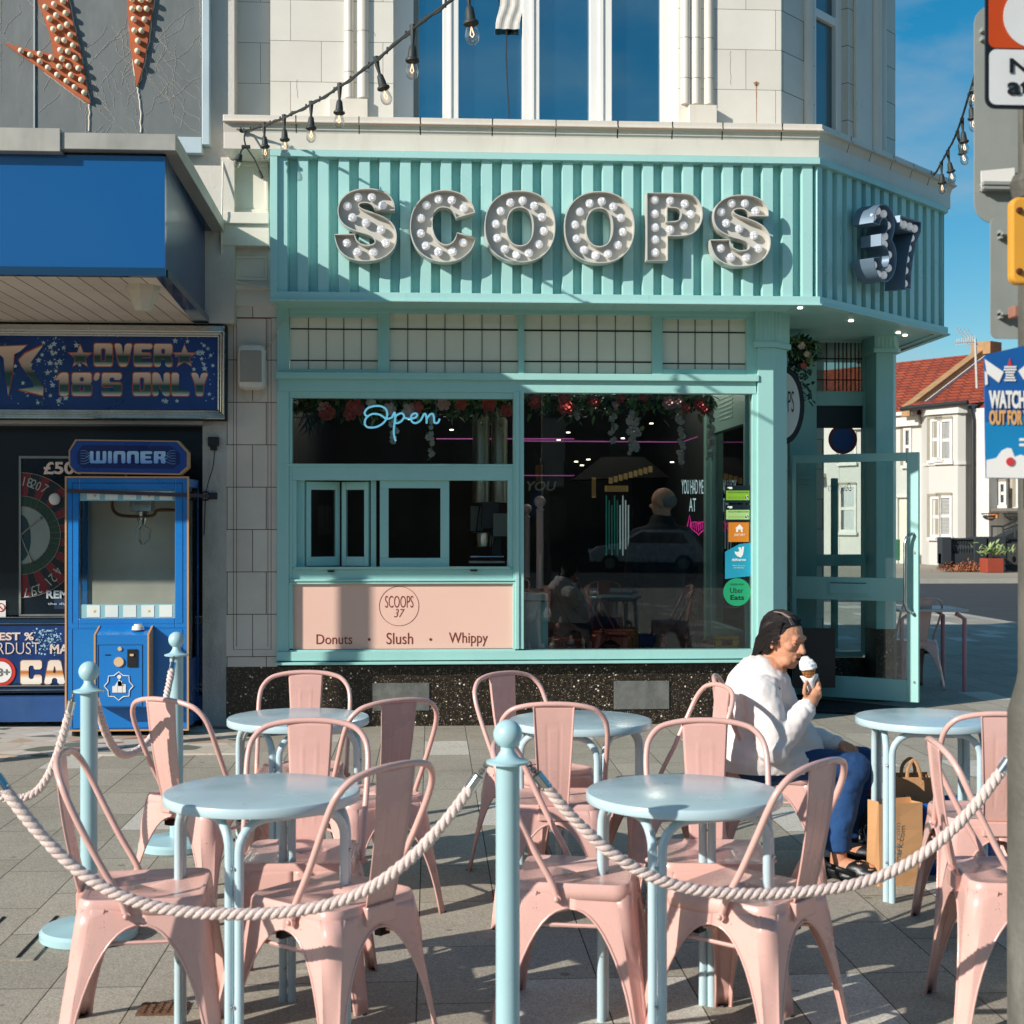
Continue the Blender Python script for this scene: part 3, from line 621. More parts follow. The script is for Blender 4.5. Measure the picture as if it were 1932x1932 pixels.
T3 = [(255,490),(270,435),(300,380),(345,355),(400,368),(450,430),(478,520),(482,640),(460,715),(445,760),(480,810),(503,900),(500,1040),(470,1150),(420,1212),(370,1225),(310,1180),(265,1080),(248,960),(315,950),(335,1030),(370,1085),(405,1060),(425,980),(415,890),(385,830),(335,815),(335,690),(385,680),(408,620),(405,550),(378,508),(345,512),(322,555),(312,590),(245,555)]
letter([dedup(smoothpoly([l37(X, Y) for X, Y in T3], (18, 19, 26, 27, 34, 35), 1))], .17, NO, 'dark steel bulb-studded numeral three, first of the pair on the corner fascia', [l37(X, Y) for X, Y in [(325,425),(395,460),(275,495),(438,590),(408,712),(358,755),(403,805),(450,920),(448,1068),(398,1147),(330,1138),(283,1035)]], SILD, GR, fd=.30)
T7 = [(545,485),(778,560),(775,665),(720,800),(690,950),(668,1130),(662,1305),(600,1300),(603,1150),(625,970),(650,830),(695,675),(540,625)]
letter([[l37(X, Y) for X, Y in T7]], .17, NO, 'dark steel bulb-studded numeral seven, outer one of the pair on the corner fascia', [l37(X, Y) for X, Y in [(567,555),(622,580),(685,600),(742,625),(704,730),(672,845),(648,968),(635,1095),(628,1243)]], SILD, GR, fd=.30)
# ---------------------------------------------------------------- shopfront
front = thing('shopfront', 'mint green timber and glass shopfront with serving hatch under the fascia', 'shopfront', (.8, YF, 0))
m = M()
pbox(m, 523, 572, 546, 1236, YF, -.03, .06)                                           # left stile
pbox(m, 546, 572, 1432, 590, YF, -.03, .06)                                           # head
pbox(m, 526, 716, 1425, 739, YF, -.036, .05)                                           # transom
pbox(m, 522, 709, 1428, 716, YF, -.075, .05)
pbox(m, 523, 1224, 1428, 1246, YF, -.06, .08)
pbox(m, 521, 1243, 1424, 1253, YF, -.10, .08)                                         # sill
pbox(m, 968, 739, 988, 1224, YF, -.035, .08); pbox(m, 972, 739, 979, 1224, YF, -.047, -.035)
pbox(m, 546, 739, 968, 751, YF, -.02, .06); pbox(m, 546, 751, 552, 1224, YF, -.02, .06)
pbox(m, 552, 876.6, 968, 906, YF, -.02, .06); pbox(m, 552, 1071, 968, 1101.5, YF, -.02, .06)
pbox(m, 533, 876, 976, 880, YF, -.032, -.02); pbox(m, 548, 1092, 972, 1097, YF, -.045, -.02); pbox(m, 556, 1068.5, 962, 1074, YF, -.05, -.02)
pbox(m, 552, 906, 560, 1071, YF, -.02, .06); pbox(m, 957.6, 906, 968, 1071, YF, -.02, .06)
pbox(m, 713, 588, 735, 710, YF, -.027, .06); pbox(m, 977.5, 588, 988.5, 710, YF, -.027, .06); pbox(m, 1229.5, 588, 1249, 710, YF, -.027, .06); pbox(m, 1407, 588, 1432, 710, YF, -.027, .06)
pbox(m, 546, 590, 713, 599, YF, -.024, .05); pbox(m, 546, 698, 713, 709, YF, -.024, .05); pbox(m, 1249, 590, 1407, 602, YF, -.024, .05); pbox(m, 1249, 697.5, 1407, 709, YF, -.024, .05)
pbox(m, 1418, 739, 1432, 1224, YF, -.03, .08)
obj('frame', m, MINT, front, bevel=.004)
for r in ((552, 1101.5, 968, 1224),):
    m = M(); frame(m, (546,1097,972,1230), (553.5,1102,967,1223.5), YF, -.034, -.018); obj('panel_moulding', m, MINT, front, bevel=.003)
m = M(); pbox(m, 552, 1100, 968.5, 1225, YF, -.008, .03); pp = obj('menu_panel', m, PPINK, front)
yt = YF-.0085
ptxt('Donuts', 597, 1196.5, 664.5, 1215.5, yt, 'lettering', REDBROWN, pp); ptxt('Slush', 729, 1193.5, 779, 1215.5, yt, 'lettering', REDBROWN, pp); ptxt('Whippy', 847, 1193, 920, 1219.5, yt, 'lettering', REDBROWN, pp)
m = M()
for px in (696.5, 812.5): a = W(px, 1206.5, yt); m.lathe([(.0105, 0), (.0105, .002)], a, 12, 'y')
a = W(752.8, 1143.5, yt); m.tube([a+Vector((.148*math.cos(t), -.001, .148*math.sin(t))) for t in [2*math.pi*k/64 for k in range(64)]], .0017, 6, loop=True)
obj('logo_ring', m, REDBROWN, pp)
ptxt('SCOOPS', 726.5, 1124, 779.5, 1146.5, yt, 'lettering', REDBROWN, pp, off=-.01); ptxt('37', 743.5, 1149, 763, 1164.5, yt, 'lettering', REDBROWN, pp, shear=.3, off=-.01)
m = M(); pbox(m, 619, 1076, 631, 1079, YF, -.054, -.03); pbox(m, 887, 1074.5, 900, 1077.5, YF, -.054, -.03); obj('drain_slot', m, BLACK, front)
# leaded transom lights
CREAM = pm('cream_glass', 'e8e1cd', .12, var=.05, scale=2, spec=.6)
LEAD = pm('lead_came', '2c2a24', .6, .3)
def light(r, vs, hs_, mat=CREAM):
    m = M(); pbox(m, r[0]-2, r[1]-2, r[2]+2, r[3]+2, YF, .018, .024); p = obj('leaded_light', m, mat, front)
    m = M()
    for v in vs: pbox(m, v-.55, r[1], v+.55, r[3], YF, .012, .018)
    for h in hs_: pbox(m, r[0], h-.55, r[2], h+.55, YF, .0125, .018)
    obj('came', m, LEAD, p)
q = zc(560, 660); q3 = zc(1150, 660)
light((548.4, 599, 713.7, 697.8), [q(x, 0)[0] for x in (455,575,695,815)], [q(0, y)[1] for y in (302, 516)])
light((734.5, 591.7, 977.7, 709), [q(x, 0)[0] for x in (1130,1257,1383,1510,1635,1760)], [q(0, y)[1] for y in (304, 518)])
light((988.4, 591.7, 1229.6, 709), [q3(x, 0)[0] for x in (315,440,565,690,815,937)], [q3(0, y)[1] for y in (313, 524)])
light((1248.5, 602, 1406.8, 697.5), [q3(x, 0)[0] for x in (1242,1357,1472,1587)], [q3(0, y)[1] for y in (324, 537)])
# glass
m = M(); pbox(m, 551, 750, 970, 878, YF, .03, .036); obj('pane', m, GLAZ, front)
m = M(); pbox(m, 986, 737, 1420, 1226, YF, .03, .036); obj('display_pane', m, GLAZ, front)
# serving hatch leaves
for a, b, rot, nm in ((575, 638, R(28), 'hatch_leaf'), (643, 697, R(-16), 'hatch_leaf')):
    A = W(a, 1071, YF); B = W(b, 906, YF); wd = (B.x-A.x)
    t = Matrix.Translation(Vector(((A.x+B.x)/2, YF+.10, 0))) @ Matrix.Rotation(rot, 4, 'Z')
    m = M(t); x = wd/2/math.cos(rot)*.96; z0, z1 = A.z+.01, B.z-.01
    m.box(-x, -x+.035, -.02, .02, z0, z1); m.box(x-.035, x, -.02, .02, z0, z1); m.box(-x+.035, x-.035, -.02, .02, z1-.06, z1); m.box(-x+.035, x-.035, -.02, .02, z0, z0+.07)
    o = obj(nm, m, MINT, front, bevel=.003); m = M(t); m.box(-x+.034, x-.034, -.003, .003, z0+.07, z1-.06); obj('pane', m, GLAZ, o)
m = M(); pbox(m, 560, 906, 574, 1071, YF, .03, .09); pbox(m, 699, 906, 709, 1071, YF, .06, .10); obj('jamb', m, MINT, front)
m = M(); frame(m, (716.5,906,847.6,1071), (733,920.8,831,1052.8), YF, .01, .055); sash = obj('sliding_sash', m, MINT, front, bevel=.003)
m = M(); pbox(m, 732, 920, 832, 1053, YF, .03, .034); obj('pane', m, GLAZ, sash)

# plinth
def terrazzo():
    m_, N, L, out = nmat('speckled_terrazzo'); p = N.new('ShaderNodeBsdfPrincipled'); L.new(p.outputs[0], out.inputs[0]); p.inputs['Roughness'].default_value = .28
    g_ = N.new('ShaderNodeNewGeometry'); col = None
    cur = None
    rgb = N.new('ShaderNodeRGB'); rgb.outputs[0].default_value = lin('1d1813'); cur = rgb.outputs[0]
    n0 = N.new('ShaderNodeTexNoise'); n0.inputs['Scale'].default_value = 40; n0.inputs['Detail'].default_value = 4; L.new(g_.outputs['Position'], n0.inputs['Vector'])
    r0 = N.new('ShaderNodeMapRange'); r0.inputs['From Min'].default_value = .45; r0.inputs['From Max'].default_value = .7; r0.inputs['To Max'].default_value = .6; L.new(n0.outputs['Fac'], r0.inputs[0])
    m0 = N.new('ShaderNodeMixRGB'); L.new(r0.outputs[0], m0.inputs[0]); L.new(cur, m0.inputs[1]); m0.inputs[2].default_value = lin('4d4234'); cur = m0.outputs[0]
    for sc, th, c in ((110, .93, '8d816c'), (60, .965, 'e0d8c8'), (160, .95, 'b5a890')):
        v = N.new('ShaderNodeTexVoronoi'); v.inputs['Scale'].default_value = sc; L.new(g_.outputs['Position'], v.inputs['Vector'])
        s_ = N.new('ShaderNodeSeparateXYZ'); L.new(v.outputs['Color'], s_.inputs[0])
        r = N.new('ShaderNodeMath'); r.operation = 'GREATER_THAN'; r.inputs[1].default_value = th; L.new(s_.outputs[0], r.inputs[0])
        r2 = N.new('ShaderNodeMath'); r2.operation = 'LESS_THAN'; r2.inputs[1].default_value = .42; L.new(v.outputs['Distance'], r2.inputs[0])
        r3 = N.new('ShaderNodeMath'); r3.operation = 'MULTIPLY'; L.new(r.outputs[0], r3.inputs[0]); L.new(r2.outputs[0], r3.inputs[1])
        mm = N.new('ShaderNodeMixRGB'); L.new(r3.outputs[0], mm.inputs[0]); L.new(cur, mm.inputs[1]); mm.inputs[2].default_value = lin(c); cur = mm.outputs[0]
    L.new(cur, p.inputs['Base Color']); return m_
TZ = terrazzo()
PX0 = W(427, 1300, YF).x; ZP = W(1000, 1255, YF).z
m = M(); m.box(PX0, C1.x-.02, YF+.0, YF+.3, 0, ZP); obj('plinth', m, TZ, shop)
PERS = pm('grey_vent_plate', '6d6f6b', .25, var=.25, scale=14, dirt='3a3c3a', dirtamt=.6)
for r in ((703, 1288, 810, 1341), (1158, 1284, 1262, 1338)):
    m = M(); pbox(m, *r, YF, -.012, .001); a = W(r[0]+4, r[1]+4, YF); b = W(r[2]-4, r[3]-4, YF)
    for P in (a, b, Vector((a.x, 0, b.z)), Vector((b.x, 0, a.z))): m.lathe([(.005, 0), (.004, .003)], (P.x, YF-.012, P.z), 8, 'y')
    obj('vent_plate', m, PERS, shop, bevel=.003)
# tiled pier on the left with its mouldings
m = M(); a = W(427, 578, YF); b = W(523, 1252, YF); m.box(a.x, b.x, YF, YF+.3, ZP, a.z); pier = obj('tiled_pier', m, TILEL, shop)
jn = pm('tile_border', '7d4c38', .8)
m = M()
for r in ((440, 600, 441, 1225), (511, 600, 512, 1225), (440, 1225, 512, 1226), (440, 600, 512, 601), (446, 603, 447, 1220), (505, 603, 506, 1220)): pbox(m, *r, YF, -.0012, 0)
obj('border', m, jn, pier)
m = M()
pbox(m, 427, 546, 524, 578, YF, -.02, .2); pbox(m, 425, 538, 524, 548, YF, -.05, .2); pbox(m, 424, 470, 512, 538, YF, -.03, .2)
pbox(m, 420, 430, 512, 470, YF, -.14, .2); pbox(m, 419, 410, 512, 430, YF, -.17, .2); pbox(m, 424, 298, 512, 412, YF, -.05, .2)
pbox(m, 422, 262, 512, 300, YF, -.10, .2)
frame(m, (430, 310, 508, 406), (437, 317, 502, 399), YF, -.066, -.05); frame(m, (440, 484, 506, 530), (446, 489, 500, 525), YF, -.04, -.03)
obj('pier_capital', m, STONE, shop, bevel=.012)
# rough white pilaster and render above it
m = M(); pbox(m, 383, 612, 427, 1372, YF, -.02, .3); obj('pilaster', m, ROUGHR, shop)

# interior: dark room with things in it
room = thing('shop_interior', 'dark interior of the ice cream shop seen through the glass', 'interior', (.8, 13, 0))
zf = 3.05; rx0, rx1, ry0, ry1 = W(523, 900, YF).x, 2.45, YF+.13, 17.0
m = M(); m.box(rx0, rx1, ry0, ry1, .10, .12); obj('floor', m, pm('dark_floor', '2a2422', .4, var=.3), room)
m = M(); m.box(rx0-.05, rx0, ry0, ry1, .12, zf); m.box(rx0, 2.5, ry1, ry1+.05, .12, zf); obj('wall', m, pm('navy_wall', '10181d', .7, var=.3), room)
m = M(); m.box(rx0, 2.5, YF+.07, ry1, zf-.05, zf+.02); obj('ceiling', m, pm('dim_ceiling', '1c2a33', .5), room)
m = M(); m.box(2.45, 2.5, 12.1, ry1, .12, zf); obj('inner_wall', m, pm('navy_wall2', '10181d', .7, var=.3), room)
NEON = pm('pink_neon', 'b85aa4', .4, emit=.3)
m = M()
for (a, b) in (((571+185, 1053/2.927), None),): pass
for pa, pb, Y in (((823, 828), (1083, 828), 12.6), ((988, 832), (1278, 834), 12.8), ((1290, 833), (1345, 814), 12.8), ((988, 897), (1108, 897.5), 15), ((1130, 891), (1178, 884), 14.6), ((1200, 897), (1270, 897), 15)):
    A = W(*pa, Y); B = W(*pb, Y); m.tube([A, B], .006, 6)
obj('neon_strip', m, NEON, room)
spot = pm('ceiling_spot', 'fff0d8', .3, emit=3)
m = M()
for i, (px, py) in enumerate(((1072, 817), (1054, 831), (1229, 800), (1196, 816), (1175, 828), (1268, 873), (1110, 868), (1098, 879), (1087, 872), (773, 792), (852, 812))): a = W(px, py, 13); m.lathe([(.018, 0), (.018, .010)], a, 10)
obj('ceiling_spot', m, spot, room)
# lettering on the back wall
NW = pm('white_neon', 'cfe6ea', .4, emit=.5); NP = pm('magenta_neon', 'd02a84', .4, emit=.7)
yb = 12.3
ptxt('YOU HAD ME', 1286, 905, 1327, 932, yb, 'wall_lettering', NW, room, off=.0); ptxt('AT', 1300, 940, 1313, 965, yb, 'wall_lettering', NW, room); ptxt('YOU', 993, 908, 1050, 926, 14.5, 'wall_lettering', pm('dim_letter', '5c6a70', .5), room, off=.02, shear=.2)
m = M(); a = W(1318, 995, yb)
m.tube([a+Vector((.075*math.sin(t)**3, 0, .0055*(13*math.cos(t)-5*math.cos(2*t)-2*math.cos(3*t)-math.cos(4*t))*.75)) for t in [2*math.pi*k/32 for k in range(32)]], .005, 6, loop=True)
for k in range(7): m.tube([a+Vector((-.05+k*.016, 0, -.04+abs(k-3)*.012)), a+Vector((-.05+k*.016+.006, 0, .055-abs(k-3)*.005))], .0035, 5)
b = W(1301, 985, yb); m.tube([b+Vector((-.02, 0, -.04)), b+Vector((0, 0, .06)), b+Vector((.02, 0, -.04))], .005, 5); obj('neon_heart', m, NP, room)
# pink ball-topped newel posts and the white counter end
PNK = pm('newel_pink', 'd9aea4', .4)
CW = pm('counter_white', 'c9ccc6', .5)
def newel(px, pt, pb, Y, r, label):
    a = W(px, pt, Y); b = W(px, pb, Y); m = M(); m.lathe([(r*.9, b.z), (r*.9, a.z-.11), (r*1.05, a.z-.10), (r*.6, a.z-.085), (r*.7, a.z-.07)], (a.x, Y, 0), 16); m.sph((a.x, Y, a.z-.035), r*1.45, 14, 10)
    return tag(obj('newel_post', m, PNK, None, smooth='auto'), label, 'post', 'pink newel posts inside the shop')
newel(1018.5, 938, 1110, 11.0, .032, 'taller pink ball-topped newel post just inside the display window')
newel(994, 952, 1090, 11.25, .028, 'shorter pink ball-topped newel post behind the taller one, by the window mullion')
m = M(); pbox(m, 980, 1122, 1036, 1135, YF, .10, .40); a = W(988, 1235, YF+.12); b = W(1021, 1134, YF+.12); m.box(a.x-.05, b.x, YF+.12, YF+.38, .3, b.z); ce = tag(obj('counter', m, CW, None, bevel=.006), 'pale counter end standing inside the display window', 'counter')
m = M(); a = W(1021, 1235, YF+.15); b = W(1034, 1136, YF+.15); m.box(a.x, b.x, YF+.15, YF+.36, .3, b.z); obj('counter_side', m, MINT, ce)
# steel flue column and mixer
m = M(); a = W(908, 750, YF+.9); b = W(940, 750, YF+.9)
m.lathe([(.07, W(0+908, 948, YF+.9).z), (.07, zf-.06)], (a.x, YF+.9, 0), 24); m.lathe([(.065, W(940, 948, YF+.9).z), (.065, zf-.06)], (a.x+.15, YF+.92, 0), 24)
tag(obj('flue', m, pm('flue_steel', 'b0a898', .3, .8, var=.1), None, smooth='auto'), 'tall twin brushed steel flue standing behind the serving hatch', 'flue')
mixr = thing('ice_cream_machine', 'steel and black drinks mixer behind the open right end of the serving hatch', 'machine', W(905, 1060, YF+.5))
a = W(913, 1026, YF+.5)
m = M(); m.lathe([(.03, a.z-.03), (.075, a.z-.02), (.085, a.z+.03), (.09, a.z+.08), (.092, a.z+.085), (.088, a.z+.09)], (a.x, YF+.5, 0), 24); obj('bowl', m, STEEL, mixr, smooth='auto')
m = M(); m.box(a.x-.02, a.x+.12, YF+.45, YF+.6, a.z+.12, a.z+.33); m.box(a.x+.06, a.x+.14, YF+.5, YF+.62, a.z-.13, a.z+.2); m.tube([(a.x, YF+.5, a.z+.2), (a.x, YF+.5, a.z+.08)], .012, 10); m.tube([(a.x-.03, YF+.5, a.z+.32), (a.x-.05, YF+.48, a.z+.2), (a.x-.06, YF+.48, a.z+.1)], .006, 8); obj('body', m, BLACK, mixr, bevel=.01)
m = M(); m.box(a.x-.12, a.x+.16, YF+.4, YF+.65, a.z-.15, a.z-.135); m.tube([(a.x-.11, YF+.4, a.z-.10), (a.x+.15, YF+.4, a.z-.10)], .006, 8); obj('tray', m, STEEL, mixr)
m = M(); m.box(a.x+.07, a.x+.20, YF+.42, YF+.5, a.z+.06, a.z+.24); m.box(a.x-.10, a.x+.02, YF+.65, YF+.7, a.z+.1, a.z+.3); obj('panel', m, pm('grey_panel', '6d7168', .5), mixr)
# coloured bar display behind
m = M(); cols_ = []
disp = thing('drinks_display', 'dimly lit rack of glass tubes at the back of the shop', 'display rack', W(1180, 1050, 14))
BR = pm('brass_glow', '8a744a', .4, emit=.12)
m = M(); A = W(1130, 893, 14); 
for (p0, p1) in (((1143, 922), (1184, 922)), ((1148, 908), (1232, 884)), ((1121, 905), (1121, 935))): 
    P0, P1 = W(*p0, 14), W(*p1, 14); n = 9
    for i in range(n): c = P0.lerp(P1, (i+.5)/n); m.box(c.x-.022, c.x+.016, 13.98, 14.02, c.z-.03, c.z+.03)
obj('rail', m, BR, disp)
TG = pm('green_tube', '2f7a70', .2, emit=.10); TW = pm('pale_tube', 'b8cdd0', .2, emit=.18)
m = M(); m2 = M()
for i in range(9):
    px = 1144+i*5.2; a_, b_ = W(px, 935+(i % 3)*9, 14), W(px, 1048-(i % 2)*12, 14); (m if i < 5 else m2).tube([a_, b_], .008, 6)
obj('tube', m, TG, disp); obj('tube', m2, TW, disp)
m = M(); a = W(1075, 906, 14.4); b = W(1275, 860, 14.4)   # gabled booth roof
m.prism([(W(1080,905,14.4).x,14.4,W(1080,905,14.4).z), (W(1135,862,14.4).x,14.4,W(1135,862,14.4).z), (W(1215,862,14.4).x,14.4,W(1215,862,14.4).z), (W(1262,900,14.4).x,14.4,W(1262,900,14.4).z)], (0, .6, 0))
tag(obj('booth_roof', m, pm('booth', '0a0f12', .5), None), 'black gabled booth canopy at the back of the dark shop', 'canopy')
# return wall of the porch inside the display window
m = M(); m.box(2.42, 2.5, 10.72, 12.1, .56, .68); m.box(2.42, 2.5, 10.72, 12.1, 2.3, zf); m.box(2.42, 2.5, 10.72, 10.78, .68, 2.3); m.box(2.42, 2.5, 12.02, 12.1, .68, 2.3); m.box(2.43, 2.5, 10.72, 12.1, .1, .56)
for k in range(6): m.box(2.415, 2.42, 11.15, 11.7, 2.38+k*.035, 2.395+k*.035)
m.box(2.38, 2.46, 12.05, 12.16, .3, zf)
obj('porch_lining', m, MINT, front, bevel=.004)
m = M(); m.box(2.455, 2.46, 10.78, 12.02, .68, 2.3); obj('porch_pane', m, GLAZ, front)

# corner pillars with fluted caps
def pillar(P, name, zt):
    m = M(Matrix.Translation(P) @ Matrix.Rotation(R(22.5), 4, 'Z')); 
    return m
pf = M(); a = W(1430, 700, YF-.06); b = W(1459, 700, YF-.06)
zcap = W(1440, 655, YF-.06).z; zca2 = W(1440, 645, YF-.06).z; zt = ZB+.02
def oct_col(m, x0, x1, y0, ch, z0, z1, e=0):
    pts = [(x0-e, y0-e), (x1, y0-e), (x1+ch+e, y0+ch), (x1+ch+e, y0+ch+.16), (x0-e, y0+ch+.16)]
    m.prism([(p[0], p[1], z0) for p in pts], (0, 0, z1-z0))
x1_ = b.x; chf = W(1488, 700, YF+.02).x-b.x
oct_col(pf, a.x, x1_, YF-.06, chf, .62, zcap); oct_col(pf, a.x, x1_, YF-.06, chf, zcap, zca2, .035); oct_col(pf, a.x, x1_, YF-.06, chf, zca2, zt, .022)
for k in range(6): xx = a.x+.0+k*.033; pf.box(xx, xx+.006, YF-.086, YF-.08, zca2+.01, zt)
obj('pillar', pf, MINT, front, bevel=.004)
m = M(); oct_col(m, a.x, x1_, YF-.062, chf+.002, 0, .62); obj('pillar_base', m, TZ, front)
# right pillar
Pr = C2+Vector((-.10, .02, 0)); 
m = M(Matrix.Translation(Vector((C2.x, C2.y, 0))) @ Matrix.Rotation(R(0), 4, 'Z'))
pts = [(-.20, -.10), (-.05, -.10), (0, -.02), (0, .2), (-.20, .2)]
def pp_(e): return [(x+(-e if x < -.1 else e), y+(-e if y < 0 else e)) for x, y in pts]
zk0, zk1 = RP(1660, 668, C2, Vector((0, -1, 0))).z, RP(1660, 660, C2, Vector((0, -1, 0))).z
for z0, z1, e in ((.62, zk0, 0), (zk0, zk1, .03), (zk1, zt, .018)): m.prism([(x, y, z0) for x, y in pp_(e)], (0, 0, z1-z0))
for k in range(5): m.box(-.2+k*.035, -.194+k*.035, -.124, -.118, zk1+.01, zt)
obj('pillar', m, MINT, front, bevel=.004)
m = M(Matrix.Translation(Vector((C2.x, C2.y, 0)))); m.prism([(x, y, 0) for x, y in pp_(.004)], (0, 0, .62)); obj('pillar_base', m, TZ, front)
# porch back wall with glazed corner
Yp = 12.2
m = M()
pbox(m, 1490, 612, 1541, 1300, Yp, 0, .08); pbox(m, 1629, 612, 1690, 1236, Yp, 0, .08); pbox(m, 1541, 738, 1629, 765, Yp, .005, .08); pbox(m, 1541, 1229, 1629, 1240, Yp, .005, .08); pbox(m, 1541, 612, 1629, 645, Yp, .005, .08)
pbox(m, 1541, 1046, 1629, 1068, Yp, .015, .05); pbox(m, 1589, 900, 1600, 1229, Yp, .3, .36)
m.box(2.46, W(1490, 700, Yp).x, Yp, Yp+.08, 2.3, zt)
for k in range(5): pbox(m, 1496, 955-80+k*9, 1530, 958-80+k*9, Yp, -.012, 0)
obj('porch_frame', m, MINT, front, bevel=.004)
m = M(); pbox(m, 1541, 765, 1629, 1229, Yp, .05, .055); obj('porch_pane', m, CLEAR, front)
m = M(); pbox(m, 1490, 1240, 1700, 1330, Yp, .0, .2); obj('porch_plinth', m, TZ, front)
m = M(); pbox(m, 1541, 645, 1629, 738, Yp, .05, .055); lg = obj('leaded_light', m, glass('leaded_clear', (.6, .65, .6), .6, dirty=.35), front)
m = M()
for v in (1562, 1578, 1585, 1593, 1600, 1608, 1616, 1623): pbox(m, v-.6, 645, v+.6, 738, Yp, .03, .05)
for h in (676, 716): pbox(m, 1541, h-.6, 1629, h+.6, Yp, .031, .05)
obj('came', m, LEAD, lg)
# glazed side panes carry a mirrored word and a round red and blue badge
NB = pm('violet_sticker', '6a5fb0', .5)
ptxt('Doughnuts', 1562, 911, 1606, 932, Yp+.045, 'window_lettering', NB, front, shear=.3, flipx=True, off=-.015)
m = M(); a = W(1590, 829, Yp+.046); m.lathe([(.13, 0), (.13, .002)], a, 40, 'y'); bd = obj('round_badge', m, pm('red_badge', '8c3a40', .4), front)
m = M(); m.lathe([(.10, .003), (.10, .006)], a, 40, 'y'); obj('badge_centre', m, pm('blue_badge', '30508a', .4), bd)
m = M(); pbox(m, 1541, 765, 1629, 807, Yp, .03, .04); obj('header_board', m, pm('black_header', '101a1c', .4), front)
m = M(); pbox(m, 1497, 1185, 1576, 1298, YF+.9, 0, .02); obj('black_plate', m, BLACK, front)  # flat black plate standing in front of the porch plinth

# open glass door
HG, FE = Vector((3.14, 11.97, 0)), Vector((4.02, 11.37, 0))
dv = (FE-HG).normalized(); DL = (FE-HG).length
DM = Matrix.Translation(Vector((HG.x, HG.y, 0))) @ Matrix.Rotation(math.atan2(dv.y, dv.x), 4, 'Z')
dN = Vector((dv.y, -dv.x, 0))
def dxz(px, py): p = RP(px, py, HG, dN); return (p-HG).dot(dv), p.z
door = thing('shop_door', 'mint green glazed shop door standing wide open with long steel pull handle', 'door', HG)
zt_d = dxz(1700, 854)[1]; zb_d = .05
x0g = dxz(1503, 900)[0]; x1g = dxz(1712, 900)[0]; zr0, zr1 = dxz(1600, 1132)[1], dxz(1600, 1089)[1]; zg0 = dxz(1600, 1276)[1]; zg1 = dxz(1600, 872)[1]
m = M(DM)
m.box(0-.02, x0g, -.022, .022, zb_d, zt_d); m.box(x1g, DL, -.022, .022, zb_d, zt_d); m.box(x0g, x1g, -.021, .021, zg1, zt_d); m.box(x0g, x1g, -.021, .021, zb_d, zg0); m.box(x0g, x1g, -.021, .021, zr0, zr1)
obj('leaf', m, MINT, door, bevel=.004)
m = M(DM); m.box(x0g, x1g, -.003, .003, zg0, zr0); m.box(x0g, x1g, -.003, .003, zr1, zg1); obj('pane', m, CLEAR, door)
la, lb = dxz(1569, 1117), dxz(1637, 1100)
m = M(DM); m.box(la[0]-.03, lb[0]+.03, -.027, -.02, la[1]-.03, lb[1]+.03); m.box(la[0]-.005, lb[0]+.005, -.036, -.027, la[1]-.01, lb[1]+.004); obj('letter_box', m, MINT, door, bevel=.003)
m = M(DM); m.box(la[0], lb[0], -.038, -.036, lb[1]-.006, lb[1]); obj('letter_slot', m, BLACK, door)
ha, hb = dxz(1716, 1007), dxz(1716, 1156)
m = M(DM); hx = x1g+.02; m.tube([(hx+.035, -.02, ha[1]), (hx+.03, -.06, ha[1]), (hx, -.09, ha[1]-.03), (hx-.012, -.10, ha[1]-.08), (hx-.012, -.10, hb[1]+.08), (hx, -.09, hb[1]+.03), (hx+.03, -.06, hb[1]), (hx+.035, -.02, hb[1])], .0135, 12); obj('pull_handle', m, STEEL, door, smooth=True)
m = M(DM)
for z in (dxz(1725, 1287/1.0-0)[1], dxz(1725, 1043)[1], dxz(1725, 1158)[1]): m.lathe([(.012, .0), (.010, .006)], ((x1g+DL)/2+.015, -.022, z), 10, 'y')
obj('lock', m, DSTEEL, door)
m = M(); a = G(1640, 1322); m2 = Vector((3.25, 11.55, 0)); m.prism([(2.75,11.25,.006), (3.55,10.95,.006), (3.98,11.25,.006), (3.3,11.95,.006), (2.8,12.1,.006)], (0, 0, .012)); tag(obj('door_mat', m, pm('black_mat', '0e1418', .85, bump=.6, bscale=200)), 'black mat lying in the porch under the open door', 'door mat')
# oval hanging sign in the porch
ov = thing('oval_sign', 'black and white oval hanging shop sign partly hidden behind the front pillar', 'sign', W(1478, 765, 11.3))
a = W(1478, 765, 11.3); rx_, rz_ = .155, .29
def oval(r1, r2, y0, y1): mm = M(); mm.rings([[a+Vector((r1*math.cos(t), y0, r2*math.sin(t))) for t in [2*math.pi*k/40 for k in range(40)]], [a+Vector((r1*math.cos(t), y1, r2*math.sin(t))) for t in [2*math.pi*k/40 for k in range(40)]]]); return mm
obj('rim', oval(.175, .32, 0, .06), BLACK, ov, smooth='auto'); obj('face', oval(.135, .27, -.006, .0), WHITE, ov)
ptxt('SCOOPS', 1448, 738, 1498, 777, 11.293, 'lettering', BLACK, ov, off=-.01)
